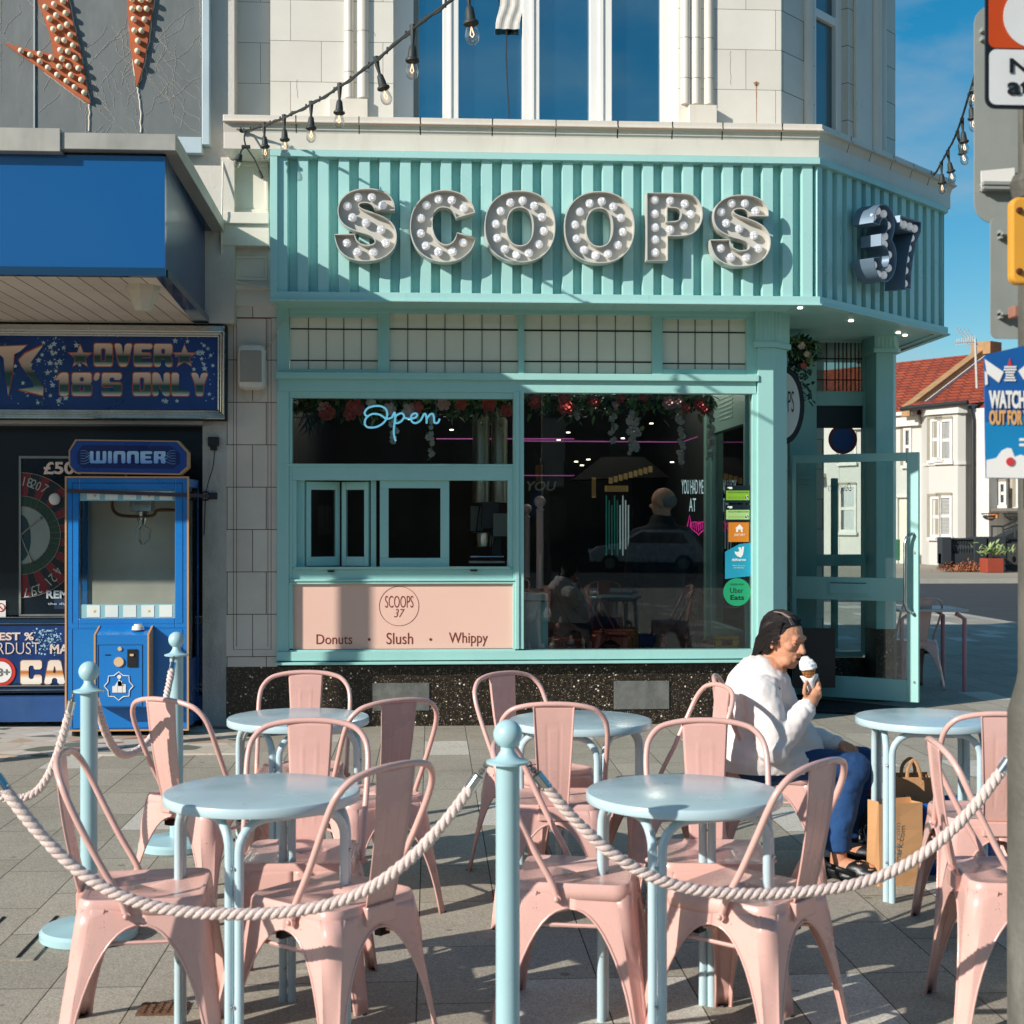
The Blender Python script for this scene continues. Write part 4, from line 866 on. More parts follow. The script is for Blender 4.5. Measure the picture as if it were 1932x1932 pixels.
# window stickers
def sticker(rects, mat): m = M(); [pbox(m, *r, YF, -.0+.024+.0-i*.0012, .0295) for i, r in enumerate(rects)]; return m
SG = 'stickers on the display window'
def pane_sticker(px0, py0, px1, py1, mat, label, cut=None):
    m = M(); a, b = W(px0, py1, YF), W(px1, py0, YF)
    if cut == 'round': m.lathe([(abs(b.x-a.x)/2, 0), (abs(b.x-a.x)/2, .002)], ((a.x+b.x)/2, YF+.0295, (a.z+b.z)/2), 40, 'y')
    elif cut: m.prism([(a.x, YF+.0275, a.z-.01), (b.x, YF+.0275, a.z+.012), (b.x, YF+.0275, b.z), (a.x+(b.x-a.x)*.55, YF+.0275, b.z-.01), (a.x, YF+.0275, b.z-.07)], (0, .002, 0))
    else: m.box(a.x, b.x, YF+.0275, YF+.0295, a.z, b.z)
    return tag(obj('window_sticker', m, mat), label, 'sticker', SG)
ys = YF+.0272
NVY = pm('sticker_black', '0a1a22', .4)
for py, c, lb in ((915.5, '7fae2a', 'upper food hygiene sticker, black with bright lime green centre'), (952, 'a3c97a', 'lower food hygiene sticker, black with pale green centre')):
    t = pane_sticker(1370, py, 1417.5, py+33.5, NVY, lb)
    m = M(); a, b = W(1371.5, py+31, YF), W(1415.5, py+10, YF); m.box(a.x, b.x, ys-.001, ys, a.z+.012, b.z); obj('centre', m, pm('green_'+c, c, .5), t)
    ptxt('FOOD HYGIENE RATING', 1374, py+12, 1413, py+15, ys-.001, 'lettering', BLACK, t, ext=.0006)
    m = M()
    for k in range(5): q = W(1376.5+k*6.2, py+23.5, ys-.001); m.tube([q+Vector((.008*math.cos(u), 0, .008*math.sin(u))) for u in [2*math.pi*j/14 for j in range(14)]], .0007, 4, loop=True)
    q = W(1409, py+23, ys-.001); m.lathe([(.013, 0), (.013, .001)], q, 20, 'y'); obj('ratings', m, BLACK, t)
    ptxt('5', 1407, py+19.5, 1411, py+26.5, ys-.0025, 'lettering', WHITE, t, ext=.0004)
    m = M(); q = W(1374, py+4.5, ys); m.lathe([(.006, 0), (.006, .0006)], q, 12, 'y'); a, b = W(1377, py+7, YF), W(1383, py+3, YF); m.box(a.x, b.x, ys-.0006, ys, a.z, b.z); obj('crest', m, WHITE, t)
t = pane_sticker(1376, 984.5, 1414.5, 1022.5, pm('orange_sticker', 'd07c1e', .5), 'square orange takeaway sticker with a white house logo')
ptxt('JUST EAT', 1385, 1007, 1406, 1012, ys, 'lettering', WHITE, t, shear=.2, off=.02, ext=.0006)
m = M(); hp = [(1389,1004),(1389,997),(1387,997),(1395.5,989),(1403,997),(1401,997),(1401,1004),(1398,1004),(1397.5,998),(1395,1000),(1393.5,998),(1392,1004)]; P = [W(x, y, ys) for x, y in hp]; m.prism(P, (0, -.0006, 0)); obj('house_logo', m, WHITE, t)
t = pane_sticker(1369.5, 1024, 1419, 1090, pm('teal_sticker', '1c93ae', .5), 'tall blue takeaway sticker with a white kangaroo head logo', 'cut')
ptxt('deliveroo', 1381, 1053, 1407, 1058.5, ys, 'lettering', WHITE, t, off=.02, ext=.0006); ptxt('From here to you', 1383, 1066, 1406, 1068.5, ys, 'lettering', WHITE, t, ext=.0005); ptxt('with deliveroo', 1384, 1070, 1404, 1072, ys, 'lettering', WHITE, t, ext=.0005)
m = M(); kp = [(1387,1045),(1386,1040),(1391,1041.5),(1395,1040),(1393,1033),(1397,1032),(1399,1037),(1400,1031.5),(1404,1031.5),(1402,1046),(1398,1052),(1392,1050)]; m.prism([W(x, y, ys) for x, y in kp], (0, -.0006, 0)); obj('kangaroo_logo', m, WHITE, t)
t = pane_sticker(1366, 1090, 1418, 1145, pm('green_sticker', '1d9a68', .5), 'round green takeaway sticker with black lettering', 'round')
ptxt('ORDER WITH', 1378, 1101, 1403, 1104.5, ys, 'lettering', BLACK, t, off=-.01, ext=.0006); ptxt('Uber', 1377.5, 1109, 1402.5, 1119, ys, 'lettering', BLACK, t, ext=.0006); ptxt('Eats', 1378, 1122.5, 1404, 1132, ys, 'lettering', BLACK, t, off=.02, ext=.0006)
# yellow caddy on the sill
m = M(); frame(m, (1351, 1201.5, 1397.5, 1230), (1365, 1208, 1384, 1220), YF, .05, .12); tag(obj('wet_floor_sign', m, pm('yellow_plastic', 'd89a1c', .4), None, bevel=.01), 'yellow plastic sign with a handle hole standing behind the display window', 'caution sign')
# Open neon
sx = zc(560, 660)
def cr_spline(P, n=8):
    out = []
    for i in range(len(P)-1):
        p0, p1, p2, p3 = P[max(i-1, 0)], P[i], P[i+1], P[min(i+2, len(P)-1)]
        for k in range(n): t = k/n; out.append(.5*((2*p1)+(-p0+p2)*t+(2*p0-5*p1+4*p2-p3)*t*t+(-p0+3*p1-3*p2+p3)*t**3))
    return out+[P[-1]]
NBL = pm('blue_neon', '7cc4e0', .4, emit=.75)
op = thing('neon_sign', 'blue neon handwritten Open sign hanging in the window above the hatch', 'neon sign', W(755, 790, YF+.12))
m = M()
for st in ([(865,895),(845,890),(838,868),(860,840),(905,826),(950,828),(983,850),(990,890),(970,935),(925,965),(880,972),(850,965),(838,940),(850,905),(890,880),(940,885),(985,912),(1020,905)],
           [(1022,905),(1040,870),(1045,900),(1038,960),(1035,1010),(1045,1055),(1050,1063)], [(1040,905),(1060,885),(1090,875),(1105,895),(1090,925),(1060,942),(1040,935)],
           [(1105,905),(1140,912),(1180,905),(1195,885),(1180,875),(1155,890),(1155,925),(1180,942),(1215,925),(1238,885),(1250,880),(1258,910),(1258,945)], [(1258,915),(1280,885),(1300,880),(1308,905),(1312,938),(1335,938),(1347,912)]):
    m.tube(cr_spline([W(*sx(x, y), YF+.06) for x, y in st]), .0075, 8)
obj('tube', m, NBL, op, smooth=True)
m = M()
for x in (1018, 1322): a = W(*sx(x, 770), YF+.12); b = W(*sx(x, 900), YF+.12); m.tube([a, b], .0012, 4)
obj('hanging_wire', m, WHITE, op)

# flowers
LEAF = [pm('leaf_'+c, c, .6, var=.3, scale=9) for c in ('648a5a', '93a468', '24443a')]
ROSE = [pm('rose_'+c, c, .6, var=.25, scale=20) for c in ('e2685c', 'f4b8ae', 'f6dfd0')]
def leafm(m, P, d, L, wd, up=Vector((0, -.3, 1))):
    d = d.normalized(); s = d.cross(up).normalized()
    if s.length < .1: s = Vector((1, 0, 0))
    n = s.cross(d)
    m.poly([P, P+d*L*.35+s*wd*.5+n*.1*wd, P+d*L*.75+s*wd*.35, P+d*L-n*.2*wd, P+d*L*.75-s*wd*.35, P+d*L*.35-s*wd*.5+n*.1*wd])
def rose(m, P, r):
    r *= 1.3
    for ring, (rr, k, tl) in enumerate(((1, 6, .25), (.72, 5, .5), (.42, 4, .8))):
        for i in range(k):
            a = 2*math.pi*(i+ring*.4)/k+random.random()*.3; u = Vector((math.cos(a), 0, math.sin(a))); v = Vector((-math.sin(a), 0, math.cos(a))); o_ = Vector((0, -1, 0))
            q = P+o_*r*.25*ring; m.poly([q, q+u*rr*r*.6+v*r*.42*rr, q+u*rr*r+v*r*.25*rr+o_*r*tl*.6, q+u*rr*r-v*r*.25*rr+o_*r*tl*.6, q+u*rr*r*.6-v*r*.42*rr])
def garland(px0, px1, py, Y, label, roses, dens=1.0):
    t = thing('flower_garland', label, 'garland', W((px0+px1)/2, py, Y), 'artificial flower garlands')
    for li in range(3):
        m = M()
        for i in range(int((px1-px0)*.9*dens)):
            a = W(random.uniform(px0, px1), py+abs(random.gauss(0, 16)), Y+random.uniform(-.08, .1)); dr = Vector((random.uniform(-1, 1), random.uniform(-.5, .3), random.uniform(-1.2, .5)))
            leafm(m, a, dr, random.uniform(.04, .10), random.uniform(.02, .045))
        obj('foliage', m, LEAF[li], t, tri=True)
    for px, py_, k, r in roses:
        m = M(); rose(m, W(px, py_, Y-.09), r); obj('rose', m, ROSE[k], t, tri=True)
    return t
garland(552, 968, 748, YF+.26, 'garland of red and pink roses across the top of the hatch window', [(617,778,0,.05),(670,770,0,.055),(735,772,1,.04),(772,775,1,.045),(786,770,0,.04),(837,763,1,.04),(870,764,0,.035),(922,764,0,.045),(955,775,0,.04),(612,770,1,.04),(660,782,0,.04),(700,760,2,.03)])
garland(990, 1345, 742, YF+.15, 'garland of red roses and green leaves across the top of the display window', [(1009,759,0,.04),(1063,750,0,.035),(1068,768,0,.05),(1120,758,0,.035),(1171,752,0,.028),(1214,749,0,.03),(1262,760,1,.042),(1278,758,1,.038),(1295,770,0,.03),(1320,764,0,.04),(1328,772,0,.035),(1160,765,1,.025)])
def strand(px, py0, py1, Y, label, cream=True):
    m = M(); m2 = M(); n = int((py1-py0)/3)
    for i in range(n):
        P = W(px+2.5*math.sin(i*.9)+random.uniform(-3, 3), py0+(py1-py0)*i/n, Y+random.uniform(-.02, .02))
        if random.random() < .55: rose(m, P, random.uniform(.011, .022))
        else: leafm(m2, P, Vector((random.uniform(-1, 1), -.3, random.uniform(-1, .3))), .035, .018)
    t = thing('hanging_strand', label, 'flower strand', W(px, py0, Y), 'hanging flower strands'); obj('blossom', m, ROSE[2] if cream else ROSE[0], t, tri=True); obj('foliage', m2, LEAF[0], t, tri=True)
for px, y0, y1, lb in ((1190, 775, 858, 'long cream flower strand hanging in the middle of the display window'), (1156, 760, 835, 'short flower strand beside a pale stem in the display window'), (1284, 775, 880, 'longest cream flower strand hanging by the neon lettering'), (1341, 765, 870, 'cream flower strand hanging beside the pale window post'), (1091, 765, 800, 'short pink flower cluster hanging near the left of the display window'), (1200, 790, 852, 'thin grey leafy strand right of the middle strand'), (813, 785, 868, 'pale flower strand hanging right of the Open sign'), (742, 785, 835, 'short flower strand under the Open sign')): strand(px, y0, y1, YF+.14, lb)
m = M()
for i in range(34):
    a = W(590+random.uniform(-12, 12), 775+random.uniform(-12, 30), YF+.2); leafm(m, a, Vector((random.uniform(-1.2, .6), -.2, random.uniform(-1.4, .2))), random.uniform(.1, .2), .012)
tag(obj('palm_fronds', m, LEAF[2], None, tri=True), 'dark palm fronds hanging at the left end of the hatch window', 'palm leaves')
garland(1490, 1540, 640, 11.5, 'dark garland with orange flowers hanging in the porch beside the pillar', [(1512,652,2,.025),(1516,690,0,.02),(1522,668,2,.02)], 2.2)
m = M()
for i in range(240):
    a = W(1505+random.gauss(0, 14)+random.uniform(0, 1)*0, 640+random.uniform(0, 120), 11.5+random.uniform(0, .2)); leafm(m, a, Vector((random.uniform(-1, 1), -.3, random.uniform(-1, .4))), random.uniform(.04, .08), .035)
tag(obj('climbing_leaves', m, LEAF[2], None, tri=True), 'dark climbing leaves beside the oval sign in the porch', 'leaves')
# speaker on the pier
sp_ = thing('wall_speaker', 'white rounded outdoor speaker fixed to the tiled pier', 'speaker', W(475, 690, YF-.08))
a, b = W(448.5, 735, YF-.1), W(501, 650, YF-.1)
m = M(); m.box(a.x, b.x, YF-.16, YF-.02, a.z, b.z); obj('cabinet', m, pm('speaker_white', 'dcd8cf', .45), sp_, bevel=.045)
m = M(); m.box(a.x+.022, b.x-.022, YF-.166, YF-.15, a.z+.05, b.z-.05); obj('grille', m, pm('speaker_grille', 'a29f96', .7, bump=.6, bscale=400), sp_, bevel=.01)
m = M(); m.tube(cr_spline([W(458, 733, YF-.03), W(462, 752, YF-.03), W(475, 758, YF-.03), W(492, 750, YF-.03), W(495, 735, YF-.03)]), .004, 6); m.tube([W(500, 668, YF-.02), W(515, 640, YF-.02), W(534, 604, YF-.04)], .004, 6); obj('cable', m, pm('cream_cable', 'cbbfae', .6), sp_)
m = M(); m.tube(cr_spline([W(421, 298, YF-.12), W(419, 400, YF-.2), W(418, 500, YF-.1), W(428, 520, YF-.06), W(460, 535, YF-.06), W(508, 541, YF-.05)]), .006, 6)
tag(obj('wall_cable', m, pm('white_cable', 'd8d4ca', .6)), 'white cable looping down the stone pier beside the blue canopy', 'cable')

# the lit ceiling spots and pink tubes really light the room a little
for i, (x, y, z, e) in enumerate(((1.35, 11.6, 2.9, 22), (.1, 12.0, 2.9, 16), (2.0, 13.2, 2.9, 20), (-.5, 13.5, 2.9, 16))):
    l_ = bpy.data.lights.new('ceiling_spot_light', 'POINT'); l_.energy = e*.55; l_.color = (1, .86, .7); l_.shadow_soft_size = .06; o = bpy.data.objects.new('ceiling_spot_light', l_); link(o); o.location = (x, y, z)
    m = M(); m.lathe([(.05, .07), (.06, .12)], (x, y, z), 16); obj('ceiling_spot_rim', m, spot, room)
SIGNGREY = pm('lamp_post_grey', '6c6f6c', .6, var=.12)
# ---------------------------------------------------------------- the amusement arcade on the left
arc = thing('arcade_building', 'cream rendered amusement arcade building with dark window, left of the ice cream shop', 'arcade', (-6, 12, 0))
m = M(); a = W(442, 250, 10.47); z0 = W(300, 612, 10.55).z
m.box(-14, a.x, 10.47, 10.9, z0, 9.0); m.box(-14, W(383, 700, 10.6).x, 10.9, 11.0, 0, z0); obj('wall', m, RENDER, arc)
m = M(); pbox(m, -700, 787, 384, 797, 10.55, -.02, .3); obj('lintel', m, ALU, arc)
m = M(); pbox(m, -700, 797, 383, 1163, 10.74, 0, .01); obj('window_pane', m, reflglass('arcade_glass', '050e16', .035), arc)
m = M(); pbox(m, -700, 1312, 383, 1368, 10.6, 0, .15); obj('stall_riser', m, pm('blue_riser', '1c4a80', .5, var=.2, dirt='3a5a7a', dirtamt=.4), arc)
m = M(); pbox(m, -700, 1163, 383, 1312, 10.66, 0, .12); obj('lower_board', m, BLUED, arc)
CHR = pm('chrome_trim', 'c8cac6', .22, 1, var=.08)
m = M()
for y in (1166, 1178, 1304, 1296): pbox(m, -700, y-3, 383, y+2, 10.64, 0, .04)
obj('chrome_strip', m, CHR, arc, bevel=.004)
def grad(name, stops, rough=.3):
    m_, N, L, out = nmat(name); p = N.new('ShaderNodeBsdfPrincipled'); L.new(p.outputs[0], out.inputs[0]); p.inputs['Roughness'].default_value = rough
    t = N.new('ShaderNodeTexCoord'); s_ = N.new('ShaderNodeSeparateXYZ'); L.new(t.outputs['Generated'], s_.inputs[0]); r = N.new('ShaderNodeValToRGB'); e = r.color_ramp.elements
    e[0].position = stops[0][0]; e[0].color = lin(stops[0][1]); e[1].position = stops[-1][0]; e[1].color = lin(stops[-1][1])
    for q, c in stops[1:-1]: x = e.new(q); x.color = lin(c)
    L.new(s_.outputs[2], r.inputs[0]); L.new(r.outputs[0], p.inputs['Base Color']); return m_
CINK = grad('chrome_lettering', [(0, 'f4e6da'), (.10, 'a8bab4'), (.2, '2f5e5c'), (.44, '1d4a48'), (.60, 'b8aca4'), (1, 'f6ddcd')])
GINK = grad('gold_lettering', [(0, 'e8dccb'), (.25, 'f4ead8'), (.42, 'd99a5a'), (.52, 'b5652e'), (.62, 'f1dcc0'), (1, 'e6d3c2')])
OUTL = pm('orange_outline', 'c4622c', .5)
def starpts(c, r, k=5, q=.42, rot=0): return [c+Vector((r*(1 if i % 2 == 0 else q)*math.sin(math.pi*i/k+rot), 0, r*(1 if i % 2 == 0 else q)*math.cos(math.pi*i/k+rot))) for i in range(2*k)]
# fascia sign
zq = zc(0, 660); YS = 10.5
fs = thing('arcade_fascia_sign', 'dark blue starry sign board reading OVER 18S ONLY with chrome frame', 'sign', W(200, 700, YS))
m = M(); pbox(m, -700, 628, 412, 775, YS, .0, .08); obj('board', m, pm('starry_board', '0e4088', .3, var=.35, scale=2.5), fs)
for i, (e, d) in enumerate(((0, 0), (5, .012), (10, .024))):
    m = M(); x1 = 425-e; y0 = 616+e*.9; y1 = 787-e*.9
    pbox(m, -700, y0, x1, y0+3.4, YS, -.05+d, .08); pbox(m, -700, y1-3.4, x1, y1, YS, -.05+d, .08); pbox(m, x1-3.4, y0+3.4, x1, y1-3.4, YS, -.05+d, .08)
    obj('chrome_frame', m, CHR, fs, bevel=.005)
m = M(); pbox(m, -700, 614, 427, 789, YS, .02, .085); obj('backing', m, BLACK, fs)
BLK = {'O': [[(0,0),(1,0),(1,1),(0,1)], [(.36,.2),(.64,.2),(.64,.8),(.36,.8)]], 'V': [[(0,1),(.40,1),(.5,.45),(.60,1),(1,1),(.70,0),(.30,0)]], 'E': [[(0,0),(1,0),(1,.24),(.40,.24),(.40,.40),(.9,.40),(.9,.60),(.40,.60),(.40,.76),(1,.76),(1,1),(0,1)]],
 'R': [[(0,0),(.38,0),(.38,.36),(.58,.36),(.62,0),(1,0),(.96,.42),(.88,.5),(1,.60),(1,1),(0,1)], [(.38,.56),(.62,.56),(.62,.80),(.38,.80)]], '1': [[(.22,0),(.86,0),(.86,1),(.3,1),(0,.78),(0,.70),(.22,.70)]], '8': [[(0,0),(1,0),(1,.46),(.92,.52),(1,.58),(1,1),(0,1),(0,.58),(.08,.52),(0,.46)], [(.38,.18),(.62,.18),(.62,.42),(.38,.42)], [(.38,.62),(.62,.62),(.62,.82),(.38,.82)]],
 'S': [[(0,0),(1,0),(1,.58),(.38,.58),(.38,.80),(.62,.80),(.62,.70),(1,.70),(1,1),(0,1),(0,.40),(.62,.40),(.62,.20),(.38,.20),(.38,.32),(0,.32)]], "'": [[(0,.66),(.7,.66),(1,1),(.25,1)]], 'N': [[(0,0),(.36,0),(.36,.5),(.62,0),(1,0),(1,1),(.64,1),(.64,.5),(.38,1),(0,1)]], 'L': [[(0,0),(1,0),(1,.26),(.42,.26),(.42,1),(0,1)]], 'Y': [[(.30,0),(.70,0),(.70,.42),(1,1),(.60,1),(.5,.68),(.40,1),(0,1),(.30,.42)]],
 'W': [[(0,1),(0,.12),(.06,.0),(.94,.0),(1,.12),(1,1),(.78,1),(.78,.22),(.61,.22),(.61,1),(.39,1),(.39,.22),(.22,.22),(.22,1)]], 'I': [[(.0,0),(1,0),(1,1),(.0,1)]], 'n': [[(0,0),(.33,0),(.33,.74),(.67,.74),(.67,0),(1,0),(1,.86),(.9,1),(.1,1),(0,.86)]], 'C': [[(0,0),(1,0),(1,.40),(.62,.40),(.62,.22),(.38,.22),(.38,.78),(.62,.78),(.62,.62),(1,.62),(1,1),(0,1)]], 'A': [[(0,0),(.36,0),(.38,.26),(.62,.26),(.64,0),(1,0),(.78,1),(.22,1)], [(.42,.46),(.58,.46),(.53,.74),(.47,.74)]], 'H': [[(0,0),(.36,0),(.36,.4),(.64,.4),(.64,0),(1,0),(1,1),(.64,1),(.64,.6),(.36,.6),(.36,1),(0,1)]]}
def blk(word, px0, py0, px1, py1, Y, mat, par, widths=None, gap=.10, gr=0.0, nm='lettering', th=.002, rnd=1):
    a, b = W(px0, py1, Y), W(px1, py0, Y); ws = [(widths or {}).get(c, 1.0) for c in word]; tot = sum(ws)+gap*(len(word)-1); x = a.x; k = (b.x-a.x)/tot; m = M(); H = b.z-a.z
    for c, w_ in zip(word, ws):
        es = []; vsall = []
        for li, lp in enumerate(BLK[c]):
            g_ = gr if li == 0 else -gr; P = []
            for (u, v) in lp: P.append(Vector((x+u*w_*k+(g_ if u > .5 else -g_), Y, a.z+v*H+(g_ if v > .5 else -g_))))
            n = len(P); Q = []
            for i in range(n):                                          # clipped corners
                p0, p1, p2 = P[i-1], P[i], P[(i+1) % n]; r_ = min(.07*H, (p0-p1).length*.3, (p2-p1).length*.3)*rnd; Q += [p1+(p0-p1).normalized()*r_, p1+(p2-p1).normalized()*r_]
            vs = [m.v(q) for q in Q]; vs2 = [m.v(q-Vector((0, th, 0))) for q in Q]
            for i in range(len(Q)): m.f([vs[i], vs[(i+1) % len(Q)], vs2[(i+1) % len(Q)], vs2[i]]); es.append(m.b.edges.get((vs2[i], vs2[(i+1) % len(Q)])))
        bmesh.ops.triangle_fill(m.b, use_beauty=True, use_dissolve=False, edges=[e for e in es if e]); x += (w_+gap)*k
    return obj(nm, m, mat, par)
def dblk(word, x0, y0, x1, y1, f, Y, par, ink, ol, wd=None, g=.006):
    a = f(x0, y0); b = f(x1, y1); blk(word, a[0], a[1], b[0], b[1], Y-.0005, ol, par, wd, gr=g, nm='outline', th=.001); blk(word, a[0], a[1], b[0], b[1], Y-.002, ink, par, wd)
def dtext(body, x0, y0, x1, y1, off=.03, f=zq, Y=YS, par=fs, ink=CINK, ol=OUTL, g=5):
    a = f(x0, y0); b = f(x1, y1)
    if ol: ptxt(body, a[0]-1.1, a[1]-1.1, b[0]+1.1, b[1]+1.1, Y-.001, 'outline', ol, par, off=off+.03, ext=.001)
    return ptxt(body, a[0], a[1], b[0], b[1], Y-.003, 'lettering', ink, par, off=off, ext=.002)
dblk('OVER', 640, 405, 1170, 555, zq, YS, fs, CINK, OUTL); dblk("18'S", 385, 602, 825, 755, zq, YS, fs, CINK, OUTL, {'1': .7, "'": .35}); dblk('ONLY', 905, 602, 1415, 755, zq, YS, fs, CINK, OUTL)
def fpoly(pts, f, Y, th=.002): m = M(); m.prism([W(*f(x, y), Y) for x, y in pts], (0, -th, 0)); return m
def grow(pts, k): cx = sum(p[0] for p in pts)/len(pts); cy = sum(p[1] for p in pts)/len(pts); return [(cx+(x-cx)*k, cy+(y-cy)*k) for x, y in pts]
Tt = [(-170,430),(180,415),(135,455),(95,475),(85,600),(55,750),(35,620),(25,500),(-10,470),(-170,475)]; Ss = [(292,415),(212,525),(205,560),(245,620),(295,700),(290,752),(125,712),(228,698),(222,655),(150,560),(128,515),(170,470)]
for P in (Tt, Ss): obj('outline', fpoly(grow(P, 1.07), zq, YS-.001, .001), OUTL, fs); obj('lettering', fpoly(P, zq, YS-.002), CINK, fs)
m = M()
random.seed(3)
for i in range(260):
    c = random.random(); X = random.choice((random.gauss(380, 60), random.gauss(1400, 45), random.uniform(0, 300), random.gauss(1200, 90), random.uniform(150, 650))); Yy = random.uniform(360, 820) if X > 330 and X < 1250 else random.uniform(360, 820)
    if X > 1455 or X < -100: continue
    if (630 < X < 1180 and Yy < 570) or (380 < X < 1420 and 590 < Yy < 770) or (450 < X < 620 and 420 < Yy < 540): continue
    if X < 300 and Yy < 720 and random.random() < .6: continue
    P = W(*zq(X, Yy), YS-.0006); r = random.choice((.006, .007, .009, .012, .022)) if c > .15 else .03
    m.poly(starpts(P, r*.8, 5, .45)) if r > .01 else m.poly([P+Vector((r*.5*math.cos(k*math.pi/3), 0, r*.5*math.sin(k*math.pi/3))) for k in range(6)])
obj('star_pattern', m, pm('star_white', 'b8d4de', .5), fs, tri=True)
for cx in (545, 1253):
    P = W(*zq(cx, 490), YS-.001); m = M(); m.prism(starpts(P, .098), (0, -.001, 0)); obj('outline', m, OUTL, fs); m = M(); m.prism(starpts(P-Vector((0, .001, 0)), .084), (0, -.002, 0)); obj('star', m, CINK, fs)
# canopy
zt_c = W(422, 417, 10.47).z; PO = G(332, 256, zt_c); zb_c = 3.03
can = thing('arcade_canopy', 'deep box canopy with blue glossy front panel over the arcade entrance', 'canopy', (-4, 9.5, 3.4))
YC = G(308, 512, zb_c).y; xR = W(311, 400, YC).x; x1c = xR
zf1, zf0 = W(332, 253, YC-.06).z, W(332, 284, YC-.06).z; xo = W(332, 256, YC-.06).x; zw1 = W(422, 416, 10.46).z; zw0 = zw1-.09; xw = W(424, 420, 10.46).x
m = M(); a = W(311, 295, YC); m.box(-14, xR, YC, YC+.03, zb_c+.02, a.z); obj('front_panel', m, BLUEP, can)
m = M(); m.rings([[(xR-.03, YC+.03, zb_c+.02), (xR, YC+.03, zb_c+.02), (xR, YC+.03, zf0+.01), (xR-.03, YC+.03, zf0+.01)], [(-1.72, 10.45, zb_c+.02), (-1.66, 10.45, zb_c+.02), (-1.66, 10.45, zw0+.01), (-1.72, 10.45, zw0+.01)]]); obj('side_panel', m, reflglass('blue_gloss_side', '063060', .07), can)
m = M(); m.box(-14, xR+.003, YC-.003, YC+.05, zb_c-.03, zb_c+.02); m.prism([(xR+.01, YC+.05, zb_c-.03), (xR-.06, YC+.05, zb_c-.03), (-1.74, 10.45, zb_c-.03), (-1.63, 10.45, zb_c-.03)], (0, 0, .05)); obj('lower_trim', m, BLUED, can)
m = M(); xj = W(115, 250, YC-.06).x; m.box(-14, xj, YC-.075, YC+.03, zf0-.02, zf1+.02); m.box(xj, xo, YC-.06, YC+.03, zf0, zf1)
m.rings([[(xo-.09, YC+.03, zf0), (xo, YC+.03, zf0), (xo, YC+.03, zf1), (xo-.09, YC+.03, zf1)], [(xw-.09, 10.46, zw0), (xw, 10.46, zw0), (xw, 10.46, zw1), (xw-.09, 10.46, zw1)]]); obj('coping', m, ALU, can, bevel=.004)
m = M(); m.rings([[(-14, YC+.03, zf1-.02), (-14, YC+.03, zf0+.01), (xo-.08, YC+.03, zf0+.01), (xo-.08, YC+.03, zf1-.02)], [(-14, 10.46, zw1-.02), (-14, 10.46, zw0+.01), (xw-.08, 10.46, zw0+.01), (xw-.08, 10.46, zw1-.02)]]); m.box(-14, xR, YC+.03, YC+.05, zb_c, zf0); obj('top_sheet', m, BLUED, can)
bm_s = brickmat('soffit_boards', 'yx', 8, .125, .004, 'e6d9c9', 'dccdbc', '6b4a36', rough=.5, dirt=.25, mort_r=.8)
m = M(); m.prism([(-14, YC+.05, zb_c-.02), (xR-.05, YC+.05, zb_c-.02), (-1.74, 10.46, zb_c-.02), (-14, 10.46, zb_c-.02)], (0, 0, .02)); obj('soffit', m, bm_s, can)
a = G(270, 540, zb_c-.02); m = M(); m.lathe([(.11, 0), (.105, -.03), (.05, -.15), (.04, -.155)], a, 8); tag(obj('canopy_light', m, pm('lamp_cream', 'cfc6b4', .5)), 'cream hexagonal lamp fitting under the arcade canopy', 'light fitting')
# big sign panel above the canopy
up = thing('arcade_upper_sign', 'weathered grey sign panel above the canopy with remains of bulb-studded orange letters', 'sign', W(190, 130, 10.4))
GP = pm('weathered_grey_panel', '6c7170', .45, var=.12, scale=1.2, bump=.25, bscale=8, dirt='8f948c', dirtamt=.5)
m = M(); pbox(m, -700, -300, 384, 262, 10.44, -.02, .03); obj('panel', m, GP, up)
m = M(); pbox(m, 383, -300, 397, 276, 10.44, -.05, .03); pbox(m, -700, 262, 383, 276, 10.44, -.05, .03); obj('frame', m, pm('pale_blue_frame', 'b4c6cc', .4), up, bevel=.004)
m = M(); a = zc(0, 0)(240, 0)[0]; pbox(m, a-1.5, -300, a+1.5, 262, 10.44, -.032, -.02); obj('joint_strip', m, pm('pale_strip', 'aab2b2', .5), up)
z1q = zc(0, 0)
A1 = [(215,-180),(420,-180),(465,0),(490,130),(512,200),(545,340),(580,520),(600,640),(618,708),(575,690),(500,640),(380,548),(230,437),(110,355),(30,298),(120,318),(240,350),(365,372),(345,250),(300,120),(258,0)]
A2 = [(850,-150),(1065,-150),(1045,0),(1025,160),(1005,300),(965,490),(940,575),(930,592),(915,490),(885,300),(868,0)]
for P in (A1, A2): obj('orange_shape', fpoly(P, z1q, 10.415, .02), ORANGE, up)
m = M()
for X, Y in ((313,55),(372,35),(432,15),(340,132),(386,110),(450,95),(366,205),(413,190),(460,173),(395,275),(441,280),(482,244),(414,346),(466,356),(500,315),(425,405),(515,400),(353,397),(275,372),(147,350),(210,378),(275,423),(330,465),(406,458),(470,455),(537,470),(393,514),(487,516),(456,556),(556,548),(511,597),(576,635),(902,66),(948,64),(1000,66),(911,136),(985,138),(916,213),(964,214),(940,283),(936,352),(936,427),(960,5),(1015,0),(900,0)):
    P = W(*z1q(X, Y), 10.39); m.sph(P-Vector((0, .02, 0)), .021, 10, 7); m.lathe([(.014, -.03), (.018, .008)], P, 10, 'y')
obj('bulb', m, BULBW, up, smooth=True)
CRK = pm('cream_crack', 'ccc4b6', .8)
m = M()
random.seed(11)
